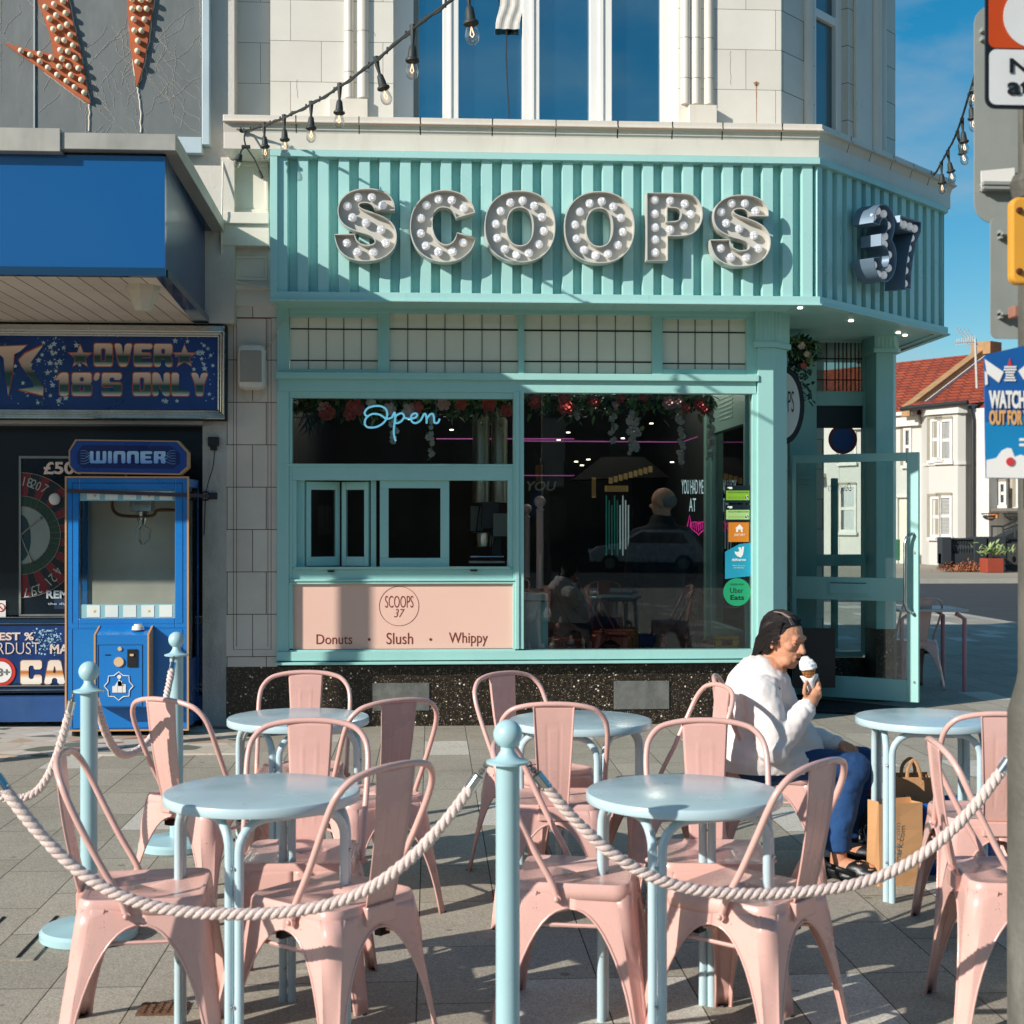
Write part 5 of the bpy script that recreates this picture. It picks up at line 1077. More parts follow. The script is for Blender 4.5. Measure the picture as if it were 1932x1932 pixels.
def crackline(pts, r=.003):
    Q = []
    for i in range(len(pts)-1):
        for k in range(6): t = k/6; Q.append(W(*z1q(pts[i][0]*(1-t)+pts[i+1][0]*t+random.uniform(-5, 5), pts[i][1]*(1-t)+pts[i+1][1]*t), 10.418))
    Q.append(W(*z1q(*pts[-1]), 10.418)); m.tube(Q, r, 4)
for L_ in ([(470,0),(500,150),(530,280),(560,440),(590,570),(612,705)], [(870,0),(885,250),(915,490),(935,590)], [(1045,0),(1010,280),(965,500),(935,590)]): crackline(L_, .006)
for L_ in ([(612,705),(606,890)], [(935,590),(955,700),(957,900)]): crackline(L_, .008)
crackline([(612,705),(580,700),(500,640),(430,590),(300,490)], .004)
for i in range(90):
    x, y = random.choice(((620, 700), (935, 590), (1190, 380), (30, 300), (700, 500), (1100, 400))); x += random.uniform(-330, 330); y += random.uniform(-500, 200); P = [(x, y)]; ax = random.uniform(-60, 60)
    for k in range(4): x += ax+random.uniform(-30, 30); y += random.uniform(20, 90); P.append((min(max(x, 5), 1360), min(y, 920)))
    crackline(P, .0009)
obj('crack_lines', m, CRK, up, tri=True)
# arcade window contents: roulette poster
zr = zc(0, 1100)
po = thing('roulette_poster', 'dark framed roulette wheel poster in the arcade window', 'poster', W(80, 1010, 10.72))
YPo = 10.73
m = M(); frame(m, (37, 861, 240, 1162), (41, 865, 236, 1158), YPo, -.02, 0); obj('frame', m, DSTEEL, po)
m = M(); pbox(m, 40, 864, 237, 1159, YPo, -.006, 0); obj('sheet', m, pm('poster_navy', '061622', .25), po)
hc = W(*zr(140, 415), YPo-.008); ux = (W(100, 900, YPo).x-W(0, 900, YPo).x)/100
def sect(r0, r1, a0, a1, y, mat, nm, n=6):
    m = M(); A = [hc+Vector((r1*math.cos(a0+(a1-a0)*k/n), 0, r1*math.sin(a0+(a1-a0)*k/n))) for k in range(n+1)]; B = [hc+Vector((r0*math.cos(a0+(a1-a0)*k/n), 0, r0*math.sin(a0+(a1-a0)*k/n))) for k in range(n+1)]
    m.poly([Vector((p.x, y, p.z)) for p in A+B[::-1]]); return m
def ring(r0, r1, y, cols, nm, off=0):
    N_ = 19
    for ci, c in enumerate(cols):
        m = M()
        for k in range(N_):
            if k % len(cols) != ci: continue
            a0 = -math.pi/2+math.pi*k/N_; a1 = a0+math.pi/N_-.012; n = 5
            A = [hc+Vector((r1*math.cos(a0+(a1-a0)*i/n), y, r1*math.sin(a0+(a1-a0)*i/n))) for i in range(n+1)]; B = [hc+Vector((r0*math.cos(a0+(a1-a0)*i/n), y, r0*math.sin(a0+(a1-a0)*i/n))) for i in range(n+1)]
            m.poly(A+B[::-1])
        obj(nm, m, c, po, tri=True)
s_ = ux/1.22981/2.9273
ring(275*s_, 430*s_, -.0, [pm('wheel_red', '7a1620', .4), pm('wheel_black', '0a1218', .4)], 'number_ring'); ring(200*s_, 268*s_, -.0, [pm('wheel_green', '14402c', .4)], 'green_ring')
m = M(); m.poly([hc+Vector((198*s_*math.cos(a), 0, 198*s_*math.sin(a))) for a in [-math.pi/2+math.pi*k/24 for k in range(25)]]); obj('bowl', m, pm('wheel_grey', '8d9c94', .4), po)
m = M(); m.poly([hc+Vector((70*s_*math.cos(a), -.001, 160*s_*math.sin(a)-.02)) for a in [-math.pi/2+math.pi*k/24 for k in range(25)]]); obj('bowl_shade', m, pm('wheel_teal', '0c3a40', .4), po)
m = M()
for r in (200, 272, 433): m.tube([hc+Vector((r*s_*math.cos(a), -.002, r*s_*math.sin(a))) for a in [-math.pi/2+math.pi*k/40 for k in range(41)]], .003, 5)
for k in range(1, 19): a = -math.pi/2+math.pi*k/19; m.tube([hc+Vector((200*s_*math.cos(a), -.002, 200*s_*math.sin(a))), hc+Vector((430*s_*math.cos(a), -.002, 430*s_*math.sin(a)))], .0016, 4)
for X, Y in ((275,300),(215,590)): m.tube([hc+Vector((0, -.002, 0)), W(*zr(X, Y), YPo-.010)], .006, 6); m.sph(W(*zr(X, Y), YPo-.012), .012, 8, 6)
obj('spokes', m, DSTEEL, po)
m = M(); m.sph(W(*zr(372, 170), YPo-.02), .045, 16, 10, (1, .4, 1)); obj('ball', m, WHITE, po, smooth=True)
dtext('\u00a3500', 295, 1205, 575, 1290, f=zq, Y=YPo-.008, par=po, ol=None)
for b, X, Y, a in (('18', 190, 55, -.2), ('7', 305, 100, -.6), ('20', 245, 75, -.4), ('21', 350, 715, -2.4), ('25', 250, 785, -2.8), ('4', 393, 655, -2.1), ('17', 190, 805, -3.0)):
    P = W(*zr(X, Y), YPo-.010); h = .035; mt = Matrix.Translation(P) @ Matrix.Rotation(-a, 4, 'Y').inverted() if False else Matrix.Translation(P) @ Matrix.Rotation(-a, 4, 'Y')
    txt(b, -.035 if len(b) > 1 else -.018, .035 if len(b) > 1 else .018, -h, h, 0, 'number', pm('num', 'aab4ac', .5), po, xf=mt, ext=.001)
m = M(); pbox(m, 103, 1136-3-20, 240, 1149, YPo, -.012, -.006); obj('caption_box', m, pm('cap_navy', '1a3350', .4), po)
a = zr(315, 790); b = zr(560, 845); ptxt('REMEMBER', a[0], a[1], b[0]+42, b[1], YPo-.014, 'lettering', pm('pale_ink', 'b9c6cc', .5), po, off=.03); a = zr(325, 872); b = zr(600, 893); ptxt('the digital box', a[0], a[1], b[0], b[1], YPo-.014, 'lettering', pm('pale_ink2', 'b9c6cc', .5), po, off=.01)
# lower board lettering
lb = thing('arcade_lower_sign', 'blue starry lower arcade sign with chrome and gold lettering', 'sign', W(60, 1230, 10.64)); YLb = 10.655
m = M(); pbox(m, -700, 1180, 383, 1293, 10.66, -.004, 0); obj('board', m, pm('lower_blue', '16386f', .3, var=.3), lb)
dtext('BEST %', -60, 1075, 230, 1130, f=zr, Y=YLb, par=lb, ol=None); dtext('STARDUST', -190, 1143, 270, 1225, f=zr, Y=YLb, par=lb, ol=None, off=-.01); dtext('MATCH', 340, 1155, 640, 1222, f=zr, Y=YLb, par=lb, ol=None)
dblk('CASH', 140, 1262, 760, 1428, zr, YLb, lb, GINK, pm('glow_brown', '6a4a3c', .5))
P = W(*zr(8, 1345), YLb-.003); m = M(); m.lathe([(.105, 0), (.105, .003)], P, 40, 'y'); o = obj('age_badge', m, pm('badge_red', 'c4362c', .4), lb); m = M(); m.lathe([(.078, .003), (.078, .006)], P, 40, 'y'); obj('badge_centre', m, WHITE, o)
txt('18+', P.x-.06, P.x+.065, P.z-.03, P.z+.03, P.y-.007, 'lettering', DSTEEL, o, off=.02)
m = M(); random.seed(5)
for i in range(150):
    X, Y = random.gauss(320, 60), random.gauss(1120, 60)
    if 1050 < Y < 1245 and X < 430: P = W(*zr(X, Y), YLb-.001); r = random.choice((.004, .006, .010)); m.poly(starpts(P, r, 5, .45))
obj('star_pattern', m, pm('star_white2', 'a8d4e4', .5), lb, tri=True)
m = M(); pbox(m, -8, 1133, 11, 1165, 10.73, -.004, 0); t = tag(obj('no_smoking_sticker', m, WHITE), 'small white prohibition sticker low in the arcade window at the photo edge', 'sticker'); P = W(1, 1146, 10.725); m = M(); m.tube([P+Vector((.03*math.cos(a), 0, .03*math.sin(a))) for a in [2*math.pi*k/20 for k in range(20)]], .004, 5, loop=True); m.tube([P+Vector((-.02, 0, .02)), P+Vector((.02, 0, -.02))], .004, 5); obj('ring', m, pm('stk_red', 'c03030', .4), t)
# chandelier glints
m = M(); random.seed(9)
for i in range(46): P = W(70+random.uniform(0, 105)*1, 808+abs(random.gauss(0, 9)), 10.9+.5); m.box(P.x-.003, P.x+.003, P.y, P.y+.006, P.z-.03, P.z+.01)
# crane machine
YM = 10.12; zM = zr
cm = thing('claw_machine', 'blue claw grabber machine with gold trim and glass cabinet outside the arcade', 'claw machine', W(240, 1383, YM))
x0m, x1m = W(126, 1000, YM).x, W(353, 1000, YM).x; z0m, z1m = W(240, 1376, YM).z, W(240, 902, YM).z; YB = YM+.52
BP = pm('machine_blue', '1c78c4', .25, var=.04, coat=.3); GT = pm('gold_trim', 'c99a6a', .4, var=.1); NV = pm('machine_navy', '0a3a78', .3)
wz0, wz1 = W(240, 1167, YM).z, W(240, 925, YM).z; wx0_, wx1_ = W(148.6, 1000, YM).x, W(330, 1000, YM).x; zmid = W(240, 1185, YM).z
m = M(); m.box(x0m, wx0_, YM, YM+.05, zmid, z1m); m.box(wx1_, x1m, YM, YM+.05, zmid, z1m); m.box(wx0_, wx1_, YM, YM+.05, wz1, z1m); m.box(wx0_, wx1_, YM, YM+.05, zmid, wz0)
m.box(x0m, x1m, YM, YM+.05, z0m, zmid-.0); m.box(x0m, x1m, YM+.05, YB, z1m-.06, z1m); m.box(x0m, x1m, YM+.05, YB, z0m, z0m+.10); m.box(x0m, x0m+.03, YB-.04, YB, z0m+.1, z1m-.06); m.box(x0m, x0m+.01, YM+.05, YB-.04, z0m+.1, z0m+.48); m.box(x1m-.03, x1m, YB-.04, YB, z0m+.1, z1m-.06)
obj('cabinet', m, BP, cm, bevel=.004)
m = M(); m.box(x1m-.02, x1m-.002, YM+.05, YB-.04, z0m+.1, z0m+.48); obj('side_base', m, NV, cm)
m = M(); e = .012
m.box(x0m-e, x0m, YM-.006, YM+.02, z0m-e, z1m+e); m.box(x1m, x1m+e, YM-.006, YM+.02, z0m-e, z1m+e); m.box(x0m, x1m, YM-.006, YM+.02, z1m, z1m+e); m.box(x0m, x1m, YM-.006, YM+.02, z0m-e, z0m); obj('gold_edging', m, GT, cm)
m = M(); m.box(x0m+.02, x1m-.03, YB-.02, YB, z0m+.1, z1m-.06); obj('back_panel', m, pm('machine_back', 'dcd2c4', .5, var=.2, scale=2), cm)
m = M(); m.box(x1m-.010, x1m-.004, YM+.05, YB-.04, z0m+.48, z1m-.06); m.box(x0m+.002, x0m+.008, YM+.05, YB-.04, z0m+.48, z1m-.06); m.box(wx0_-.005, wx1_+.005, YM+.02, YM+.024, wz0-.005, wz1+.005); obj('panel_glass', m, CLEAR, cm)
PA = pm('strip_pale', 'dfe6e0', .4); PB_ = pm('strip_blue', '8fbcc4', .4)
for (za, zb__) in ((wz1-.075, wz1-.002), (wz0+.002, wz0+.10)):
    m = M(); m.box(wx0_+.004, wx1_-.004, YM+.012, YM+.018, za, zb__); o = obj('header_strip', m, PB_, cm); m = M()
    for k in range(5): c = wx0_+.10+k*(wx1_-wx0_-.14)/4.2; m.box(c-.045, c+.045, YM+.009, YM+.012, za+.008, zb__-.006)
    obj('tile', m, PA, o); m = M()
    for k in (0, 3): c = wx0_+.10+k*(wx1_-wx0_-.14)/4.2; m.prism(starpts(Vector((c+.01, YM+.009, (za+zb__)/2)), .014), (0, -.001, 0))
    obj('motif', m, pm('gold_motif', 'd8a848', .4), o)
m = M(); xm_ = (wx0_+wx1_)/2+.05; zt_ = wz1-.09
m.tube(cr_spline([Vector((xm_-.20, YM+.2, zt_+.02)), Vector((xm_-.19, YM+.2, zt_-.05)), Vector((xm_-.12, YM+.2, zt_-.09)), Vector((xm_+.08, YM+.2, zt_-.09)), Vector((xm_+.13, YM+.2, zt_-.05)), Vector((xm_+.27, YM+.2, zt_-.05))]), .012, 8); obj('claw_rail', m, pm('copper_rail', '8a5a34', .35, .6), cm)
m = M(); m.box(xm_-.06, xm_+.09, YM+.16, YM+.3, zt_-.06, zt_+.05); m.lathe([(.02, zt_-.16), (.035, zt_-.12), (.05, zt_-.06)], (xm_+.01, YM+.23, 0), 14)
for k in range(3): a = 2.1*k+.4; c = Vector((xm_+.01, YM+.23, zt_-.15)); d = Vector((math.cos(a), math.sin(a), 0)); m.tube([c, c+d*.06+Vector((0, 0, -.04)), c+d*.05+Vector((0, 0, -.11)), c+d*.01+Vector((0, 0, -.15))], .006, 6)
obj('claw', m, STEEL, cm, bevel=.003)
m = M(); random.seed(2)
nx, ny = 16, 10; hx_ = [[(x0m+.03+(x1m-x0m-.07)*i/nx, YM+.06+(YB-YM-.12)*j/ny, z0m+.44+random.uniform(0, .09)+.06*math.sin(i*.6)) for i in range(nx+1)] for j in range(ny+1)]
m.rings(hx_, closed=False, cap=False); obj('shredded_filling', m, pm('teal_white_shred', '9fc6cc', .7, var=.6, scale=25, bump=1, bscale=90), cm, tri=True)
# topper
tp = [(129.5,850),(142,829),(336,831.5),(355,853),(355,882),(340,896),(142,893),(130,880)]
def tpoly(k, y): cx, cy = 242, 862; return [W(cx+(x-cx)*k[0], cy+(yy-cy)*k[1], y) for x, yy in tp]
m = M(); m.prism(tpoly((1, 1), YM-.02), (0, .10, 0)); tpo = obj('topper', m, GT, cm); m = M(); m.prism(tpoly((.975, .92), YM-.021), (0, -.004, 0)); obj('topper_face', m, pm('topper_blue', '123f8e', .3), tpo); m = M(); m.prism(tpoly((.86, .66), YM-.026), (0, -.002, 0)); obj('topper_inset', m, pm('topper_navy', '0a1f5e', .3), tpo)
a = zq(610, 1133); b = zq(1125, 1215); blk('WInnER', a[0], a[1], b[0], b[1], YM-.029, grad('ice_blue_letters', [(0, '7aa6ec'), (.5, '9ac4ee'), (1, 'a8c8ee')]), tpo, {'W': 1.4, 'I': .33}, gap=.14)
m = M()
for sgn, bx in ((1, 152), (-1, 331)):
    for k in range(6): y0 = 850+k*5; p = [W(bx, y0, YM-.03), W(bx+sgn*9, y0, YM-.03), W(bx+sgn*(15+k % 3*2), y0+(5 if k < 3 else -5), YM-.03)]; m.tube(p, .0016, 4); m.sph(p[-1], .004, 6, 4)
obj('circuit_lines', m, pm('circuit_blue', '7aa8d8', .4), tpo)
# lower front: recessed lines, control box
def mline(x0, y0, x1, y1, w=.003): m_ = M(); frame(m_, (x0, y0, x1, y1), (x0+.9, y0+.9, x1-.9, y1-.9), YM, -.002, 0); return m_
for r in ((136, 911, 345, 1177), (136, 1186, 345, 1374)): obj('panel_gap', mline(*r), NV, cm)
bx0, bx1 = W(179, 1200, YM-.14).x, W(280, 1200, YM-.14).x; bz0, bz1 = W(230, 1372, YM-.14).z, W(230, 1198, YM-.14).z
m = M(); m.rings([[(bx0, YM, bz0+.14), (bx0, YM-.14, bz0+.14), (bx0, YM-.14, bz1), (bx0, YM, bz1+.05)], [(bx1, YM, bz0+.14), (bx1, YM-.14, bz0+.14), (bx1, YM-.14, bz1), (bx1, YM, bz1+.05)]]); cb_ = obj('control_box', m, BP, cm, bevel=.003)
m = M()
for x in (bx0, bx1): m.rings([[(x-.006, YM-.002, bz0+.14), (x-.006, YM-.146, bz0+.14), (x-.006, YM-.146, bz1+.004), (x-.006, YM-.002, bz1+.056)], [(x+.006, YM-.002, bz0+.14), (x+.006, YM-.146, bz0+.14), (x+.006, YM-.146, bz1+.004), (x+.006, YM-.002, bz1+.056)]])
obj('edging', m, GT, cb_)
YQ = YM-.141
def sc_(X, Y): return W(*zr(X, Y), YQ)
m = M(); frame(m, (*zr(665, 1158), *zr(968, 1578)), (*zr(668, 1161), *zr(965, 1575)), YQ, -.002, .0); pbox(m, *zr(715, 1225), *zr(750, 1232), YQ, -.003, 0); pbox(m, *zr(866, 1190), *zr(932, 1310), YQ, -.008, 0); obj('coin_plate', m, BLACK, cb_)
m = M(); m.lathe([(.016, 0), (.014, .008)], sc_(815, 1187), 14, 'y'); m.lathe([(.034, 0), (.034, .010)], sc_(808, 1275), 20, 'y'); m.box(sc_(885, 0).x, sc_(910, 0).x, YQ-.016, YQ-.008, sc_(0, 1240).z, sc_(0, 1225).z); obj('coin_button', m, pm('button_cream', 'd9b88c', .4), cb_)
m = M(); P = sc_(922, 1072); m.lathe([(.045, 0), (.04, .025), (.028, .03), (.028, .04)], (P.x, YM-.06, bz1+.03), 20); obj('push_button', m, WHITE, cb_, smooth='auto')
cS = sc_(808, 1440); m = M(); r_ = .100
pts = [cS+Vector((r_*(1 if k % 2 == 0 else .80)*math.sin(math.pi*k/8), -.002, r_*(1 if k % 2 == 0 else .80)*math.cos(math.pi*k/8))) for k in range(16)]; m.tube(pts, .004, 6, loop=True)
m.box(cS.x-.045, cS.x-.01, YQ-.003, YQ, cS.z-.045, cS.z+.0); m.box(cS.x-.008, cS.x+.022, YQ-.003, YQ, cS.z-.045, cS.z+.035); m.box(cS.x+.025, cS.x+.048, YQ-.003, YQ, cS.z-.045, cS.z+.012); m.lathe([(.014, 0), (.014, .003)], cS+Vector((.002, 0, .065)), 16, 'y'); m.prism([cS+Vector((-.03, -.0, .0)), cS+Vector((.035, -.0, .0)), cS+Vector((.002, 0, .05))], (0, -.003, 0))
obj('star_emblem', m, WHITE, cb_)
m = M(); 
for x in (x0m+.05, x1m-.05):
    for y in (YM+.06, YB-.06): m.lathe([(.03, 0), (.03, z0m)], (x, y, 0), 10)
m.box(x0m+.06, x1m-.06, YM+.10, YB-.05, .03, z0m); obj('foot', m, BLACK, cm)
m = M(); A = W(126, 926, YM-.01); B = W(352, 934, YM-.01); C = W(392, 936, YM+.35); dz = Vector((0, 0, .013))
m.rings([[A+dz, B+dz, C+dz], [A-dz, B-dz, C-dz]], closed=False, cap=False); m.tube([W(388+8*math.cos(a), 936+8*math.sin(a), 10.57) for a in [2*math.pi*k/16 for k in range(16)]], .006, 6, loop=True); pbox(m, 396, 930, 410, 942, 10.58, -.02, 0)
tag(obj('strap', m, pm('purple_grey_strap', '3c3440', .7), None, solid=.003), 'dark webbing strap tying the claw machine to the white pilaster', 'strap')
m = M(); pbox(m, 394, 825, 414, 842, 10.58, -.05, 0); pbox(m, 398, 842, 410, 850, 10.58, -.04, 0); m.tube(cr_spline([W(405, 850, 10.55), W(402, 880, 10.55), W(393, 910, 10.55), W(388, 940, 10.55), W(385, 1010, 10.57)]), .004, 6); tag(obj('power_socket', m, BLACK, None, bevel=.006), 'black outdoor power socket and cable on the white pilaster', 'socket')

# street lamp just outside the photo on the left: its shadow falls across the pink menu panel
sl_ = thing('street_lamp', 'tall grey street lamp standing in front of the arcade, outside the left edge', 'street lamp', (-4.30, 8.26, 0))
m = M(); m.lathe([(.09, 0), (.085, .9), (.072, .95), (.068, 4.5), (.075, 4.52), (.075, 4.56)], (-4.30, 8.26, 0), 20); obj('column', m, SIGNGREY, sl_, smooth='auto')
m = M(); m.sph((-4.3, 8.26, 4.66), .13, 16, 10, (1, 1, .9)); obj('lamp_head', m, SIGNGREY, sl_, smooth=True)

# unseen terrace added behind the camera so the shop glass reflects a dark mass
tb = thing('added_terrace', 'dark brick terrace added behind the camera to darken the shop glass reflections', 'building', (0, -34, 0))
m = M(); m.box(-60, 60, -44, -34, -.15, 6.4); obj('wall', m, pm('dark_brick_terrace', '4a3a34', .9, var=.2, scale=.4), tb)
m = M(); m.prism([(-60, -33.5, 6.4), (-60, -44.5, 6.4), (-60, -39, 8.6)], (120, 0, 0)); obj('roof', m, pm('slate_roof', '2e3236', .8, var=.2), tb)
m = M()
for i in range(40):
    for z in (.9, 3.8): m.box(-59+i*3, -57.7+i*3, -34.02, -33.9, z, z+1.7)
obj('windows', m, pm('terrace_window', '20262c', .2), tb)

# silver car in the road behind the camera: its reflection shows in the display window
car = thing('parked_car', 'silver hatchback on the road behind the camera, seen reflected in the display window', 'car', (7.6, -27, -.13), None, R(-160))
SV = pm('silver_car_paint', 'c8ccce', .25, .3, coat=.5); CGL = pm('car_glass', '0d1418', .05, spec=.8)
pr_ = [(-2.0,.35),(-2.02,.75),(-1.85,.95),(-1.55,1.35),(-1.2,1.46),(.2,1.46),(.95,1.0),(1.75,.88),(2.0,.7),(2.02,.35)]
def carrow(y, k): return [(x*(1-.03*k), y, z if z < 1.0 else .98+(z-.98)*(1-.02*k)) for x, z in pr_]
m = M(); m.rings([carrow(-.84, 1), carrow(-.80, 0), carrow(.80, 0), carrow(.84, 1)]); obj('body', m, SV, car, local=True, bevel=.04)
m = M()
for s in (-1, 1): m.prism([(-1.45, s*.845, 1.0), (-1.25, s*.845, 1.36), (.15, s*.845, 1.38), (.80, s*.845, 1.02)], (0, s*.012, 0))
m.prism([(-1.90, -.7, .98), (-1.90, .7, .98), (-1.60, .62, 1.34), (-1.60, -.62, 1.34)], (-.02, 0, .01)); m.prism([(.98, -.7, 1.03), (.98, .7, 1.03), (.32, .62, 1.44), (.32, -.62, 1.44)], (.02, 0, .02)); obj('side_glass', m, CGL, car, local=True)
for x in (-1.3, 1.25):
    for s in (-1, 1): m = M(); m.lathe([(.3, -.1), (.31, 0), (.3, .1)], (x, s*.78, .31), 24, 'y'); wh = obj('wheel', m, BLACK, car, local=True); m = M(); m.lathe([(.19, -.11), (.19, .11)], (x, s*.78, .31), 16, 'y'); q = obj('rim', m, DSTEEL, wh, local=True)
for s in (-1, 1):
    m = M(); m.box(-2.06, -1.9, s*.62-.13, s*.62+.13, .72, .98); obj('tail_light', m, pm('tail_red', '8a1512', .2), car, local=True, bevel=.02)
    m = M(); m.box(1.88, 2.05, s*.6-.16, s*.6+.16, .66, .8); obj('headlight', m, WHITE, car, local=True, bevel=.02)
# ---------------------------------------------------------------- chairs: pressed steel, arched legs, hoop back
SEATZ = .455
def sq(a, h, r, z, y0=0):                        # rounded-square outline point for angle parameter handled by caller
    return None
def outline(h_f, h_b, r, n=6):                   # rounded trapezoid: half width front, half width back (front = -y); returns list from mid right side ccw
    pts = []; hy = .18
    cs = [(h_b-r, hy-r, 0), (-(h_b-r), hy-r, 90), (-(h_f-r), -(hy-r), 180), (h_f-r, -(hy-r), 270)]
    for cx, cy, a0 in cs:
        for k in range(n+1): a = R(a0+90*k/n); pts.append((cx+r*math.cos(a), cy+r*math.sin(a)))
    return pts
def shell_quarter(m, corner):
    """one leg with its half of the two arches; corner index 0..3"""
    sx_ = 1 if corner in (0, 3) else -1; sy_ = 1 if corner in (0, 1) else -1
    ht, hb = .178, .232                          # half size at seat, at floor
    zt_ = .435; t0 = .845
    cols = []
    for side in (0, 1):
        L_ = []
        for k in range(11):
            ph = k/10
            t = ph if side == 0 else ph
            L_.append(t)
        cols.append(L_)
    # parameter list along the perimeter: from middle of side A to the corner to the middle of side B
    P = []
    for k in range(13): P.append(('a', t0*math.sin(math.pi/2*k/12)))
    for q in (.88, .94): P.append(('a', q))
    for k in range(5): P.append(('c', k/4))
    for q in (.94, .88): P.append(('b', q))
    for k in range(12, -1, -1): P.append(('b', t0*math.sin(math.pi/2*k/12)))
    def zb(t): return 0 if t >= t0 else .388*(1-(t/t0)**2.2)**(1/2.0)
    grid = []; edge = []
    NV_ = 9
    for kind, t in P:
        if kind == 'c': z0 = 0
        else: z0 = zb(t)
        colp = []
        for j in range(NV_+1):
            z = zt_+(z0-zt_)*j/NV_; f = (zt_-z)/zt_; h = ht+(hb-ht)*(f**.9); r = .045-.022*f
            if kind == 'a': x, y = h, t*(h) if t < .8 else t*h
            elif kind == 'b': x, y = t*h, h
            else: x, y = h, h
            if kind == 'c': a = t*math.pi/2; x = h-r+r*math.cos(a); y = h-r+r*math.sin(a); 
            elif kind == 'a': y = min(t*h, h-r)
            else: x = min(t*h, h-r)
            # pressed groove down the outer corner
            if kind == 'c' and .15 < t < .85: g = .010*max(0, min(1, (.33-z)/.05))*max(0, min(1, (z-.03)/.04)); x -= g*.707; y -= g*.707
            colp.append((sx_*x, sy_*y, z))
        grid.append(colp); edge.append(colp[-1])
    m.rings(grid, closed=False, cap=False)
    return edge
def make_chair(name='metal_chair'):
    t = thing(name, 'x', 'chair')
    for c in range(4):
        m = M(); e = shell_quarter(m, c); l = obj('leg', m, PINK, t, smooth='auto', solid=.0028, local=True)
        m = M(); m.tube([Vector(p) for p in e[:14]], .0046, 5); m.tube([Vector(p) for p in e[-14:]], .0046, 5); obj('rolled_edge', m, PINK, l, smooth=True, local=True)
    m = M(); on = outline(.185, .180, .05)
    def lay(k, z, oy=0): return [(x*k, y*k, z) for x, y in on]
    m.rings([lay(.996, .412), lay(.990, .436), lay(.980, .449), lay(.955, .4565), lay(.92, .457), lay(.87, .451), lay(.5, .4485), lay(.02, .448)], cap=False); obj('seat', m, PINK, t, smooth='auto', local=True, solid=.002)
    # hoop
    m = M(); zT = .848
    half = [(.196, .035, .415), (.197, .055, .47), (.199, .105, .56), (.203, .155, .66), (.203, .190, .735), (.192, .212, .785), (.160, .230, .822), (.115, .240, .838), (.06, .245, .846), (0, .247, .848)]
    full = [Vector(p) for p in half]+[Vector((-p[0], p[1], p[2])) for p in half[-2::-1]]
    path = cr_spline(full, 4); m.tube(path, .0100, 10); hoop = obj('back_hoop', m, PINK, t, smooth=True, local=True)
    m = M()
    for s in (-1, 1): m.lathe([(.013, -.006), (.013, .006)], (s*.199, .037, .417), 12, 'x'); m.sph((s*.207, .037, .417), .008, 8, 6)
    obj('bolt', m, PINK, t, smooth='auto', local=True)
    # splat, leaning and slightly curved, with a raised rectangle
    m = M(); rows = []
    for j in range(31):
        f = j/30; z = .448+(.842-.448)*f; y = .183+.062*f+.010*math.sin(f*math.pi); wd = .056+.022*f
        row = []
        for i in range(25):
            u = -1+2*i/24; e_ = 0
            if abs(abs(u)-.36) < .05 and .16 < f < .80: e_ = .0014
            if abs(f-.80) < .025 and abs(u) < .40: e_ = .0014
            fl = .006 if abs(u) > .95 else 0
            row.append((u*wd, y-e_+fl, z))
        rows.append(row)
    m.rings(rows, closed=False, cap=False); obj('backrest', m, PINK, t, smooth='auto', local=True, solid=.003)
    m = M(); m.box(-.058, .058, .170, .196, .400, .452); obj('back_bracket', m, PINK, t, local=True, bevel=.004)
    m = M()
    for a, b in (((.17, -.17, .345), (-.17, .17, .345)), ((-.17, -.17, .355), (.17, .17, .355))): m.tube([a, b], .008, 6)
    for s in (-1, 1): m.tube([(s*.175, -.17, .335), (s*.175, .17, .335)], .006, 6)
    obj('stretcher', m, PINK, t, local=True)
    m = M()
    for s in (-1, 1):
        for q in (-1, 1): m.box(s*.1-.02, s*.1+.02, q*.1-.012, q*.1+.012, .328, .352); m.lathe([(.012, .004), (.014, 0)], (s*.219, q*.219, 0), 8)
    obj('rubber_bumper', m, BLACK, t, local=True)
    return t
# picture-measured: hoop top on the z=.85 plane -> seat centre .247 m in front of it
chairs = [
 ('c1', (115, 1417), 5, 'pink metal chair side on at the left front table, beside the leftmost barrier post'),
 ('c2', (746, 1439), 138, 'pink metal chair at the left front table, its back towards the centre barrier post'),
 ('c3', (585, 1355), -92, 'pink metal chair facing the camera from behind the left front table'),
 ('c4', (304, 1316), 55, 'pink metal chair seen from behind by the second barrier post, next to the claw machine'),
 ('c5', (577, 1265), -90, 'pink metal chair with its back to the black plinth behind the left rear table'),
 ('c6', (752, 1318), 122, 'shaded pink metal chair turned away at the right of the left rear table'),
 ('c7', (948, 1267), -52, 'pink metal chair with its back to the plinth, left of the middle rear table'),
 ('c8', (1045, 1325), 86, 'pink metal chair seen from behind, directly behind the centre barrier post'),
 ('c9', (938, 1393), -12, 'pink metal chair side on at the right front table, touching the centre barrier post'),
 ('c10', (1330, 1355), -96, 'pink metal chair facing the camera from behind the right front table'),
 ('c11', (1552, 1434), 136, 'pink metal chair at the right front table, overlapping the seated person'),
 ('c12', (1362, 1290), 190, 'pink metal chair edge on, between middle rear table and seated person'),
 ('cp', (1347, 1273), -14, 'pink metal chair the seated person in the white jacket sits on'),
 ('c14', (1762, 1395), -8, 'pink metal chair in the right foreground, side on, partly behind the grey post'),
 ('c15', (1893, 1343), 82, 'pink metal chair turned away beside the paper bags at the right edge'),
 ('c16', None, 178, 'pink metal chair behind the right-hand table, mostly hidden by the grey post'),
 ('c17', (1745, 1127), 100, 'dull pink metal chair out in the side street beyond the open door'),
]
CG = 'pink metal cafe chairs on the pavement'
base_ch = None
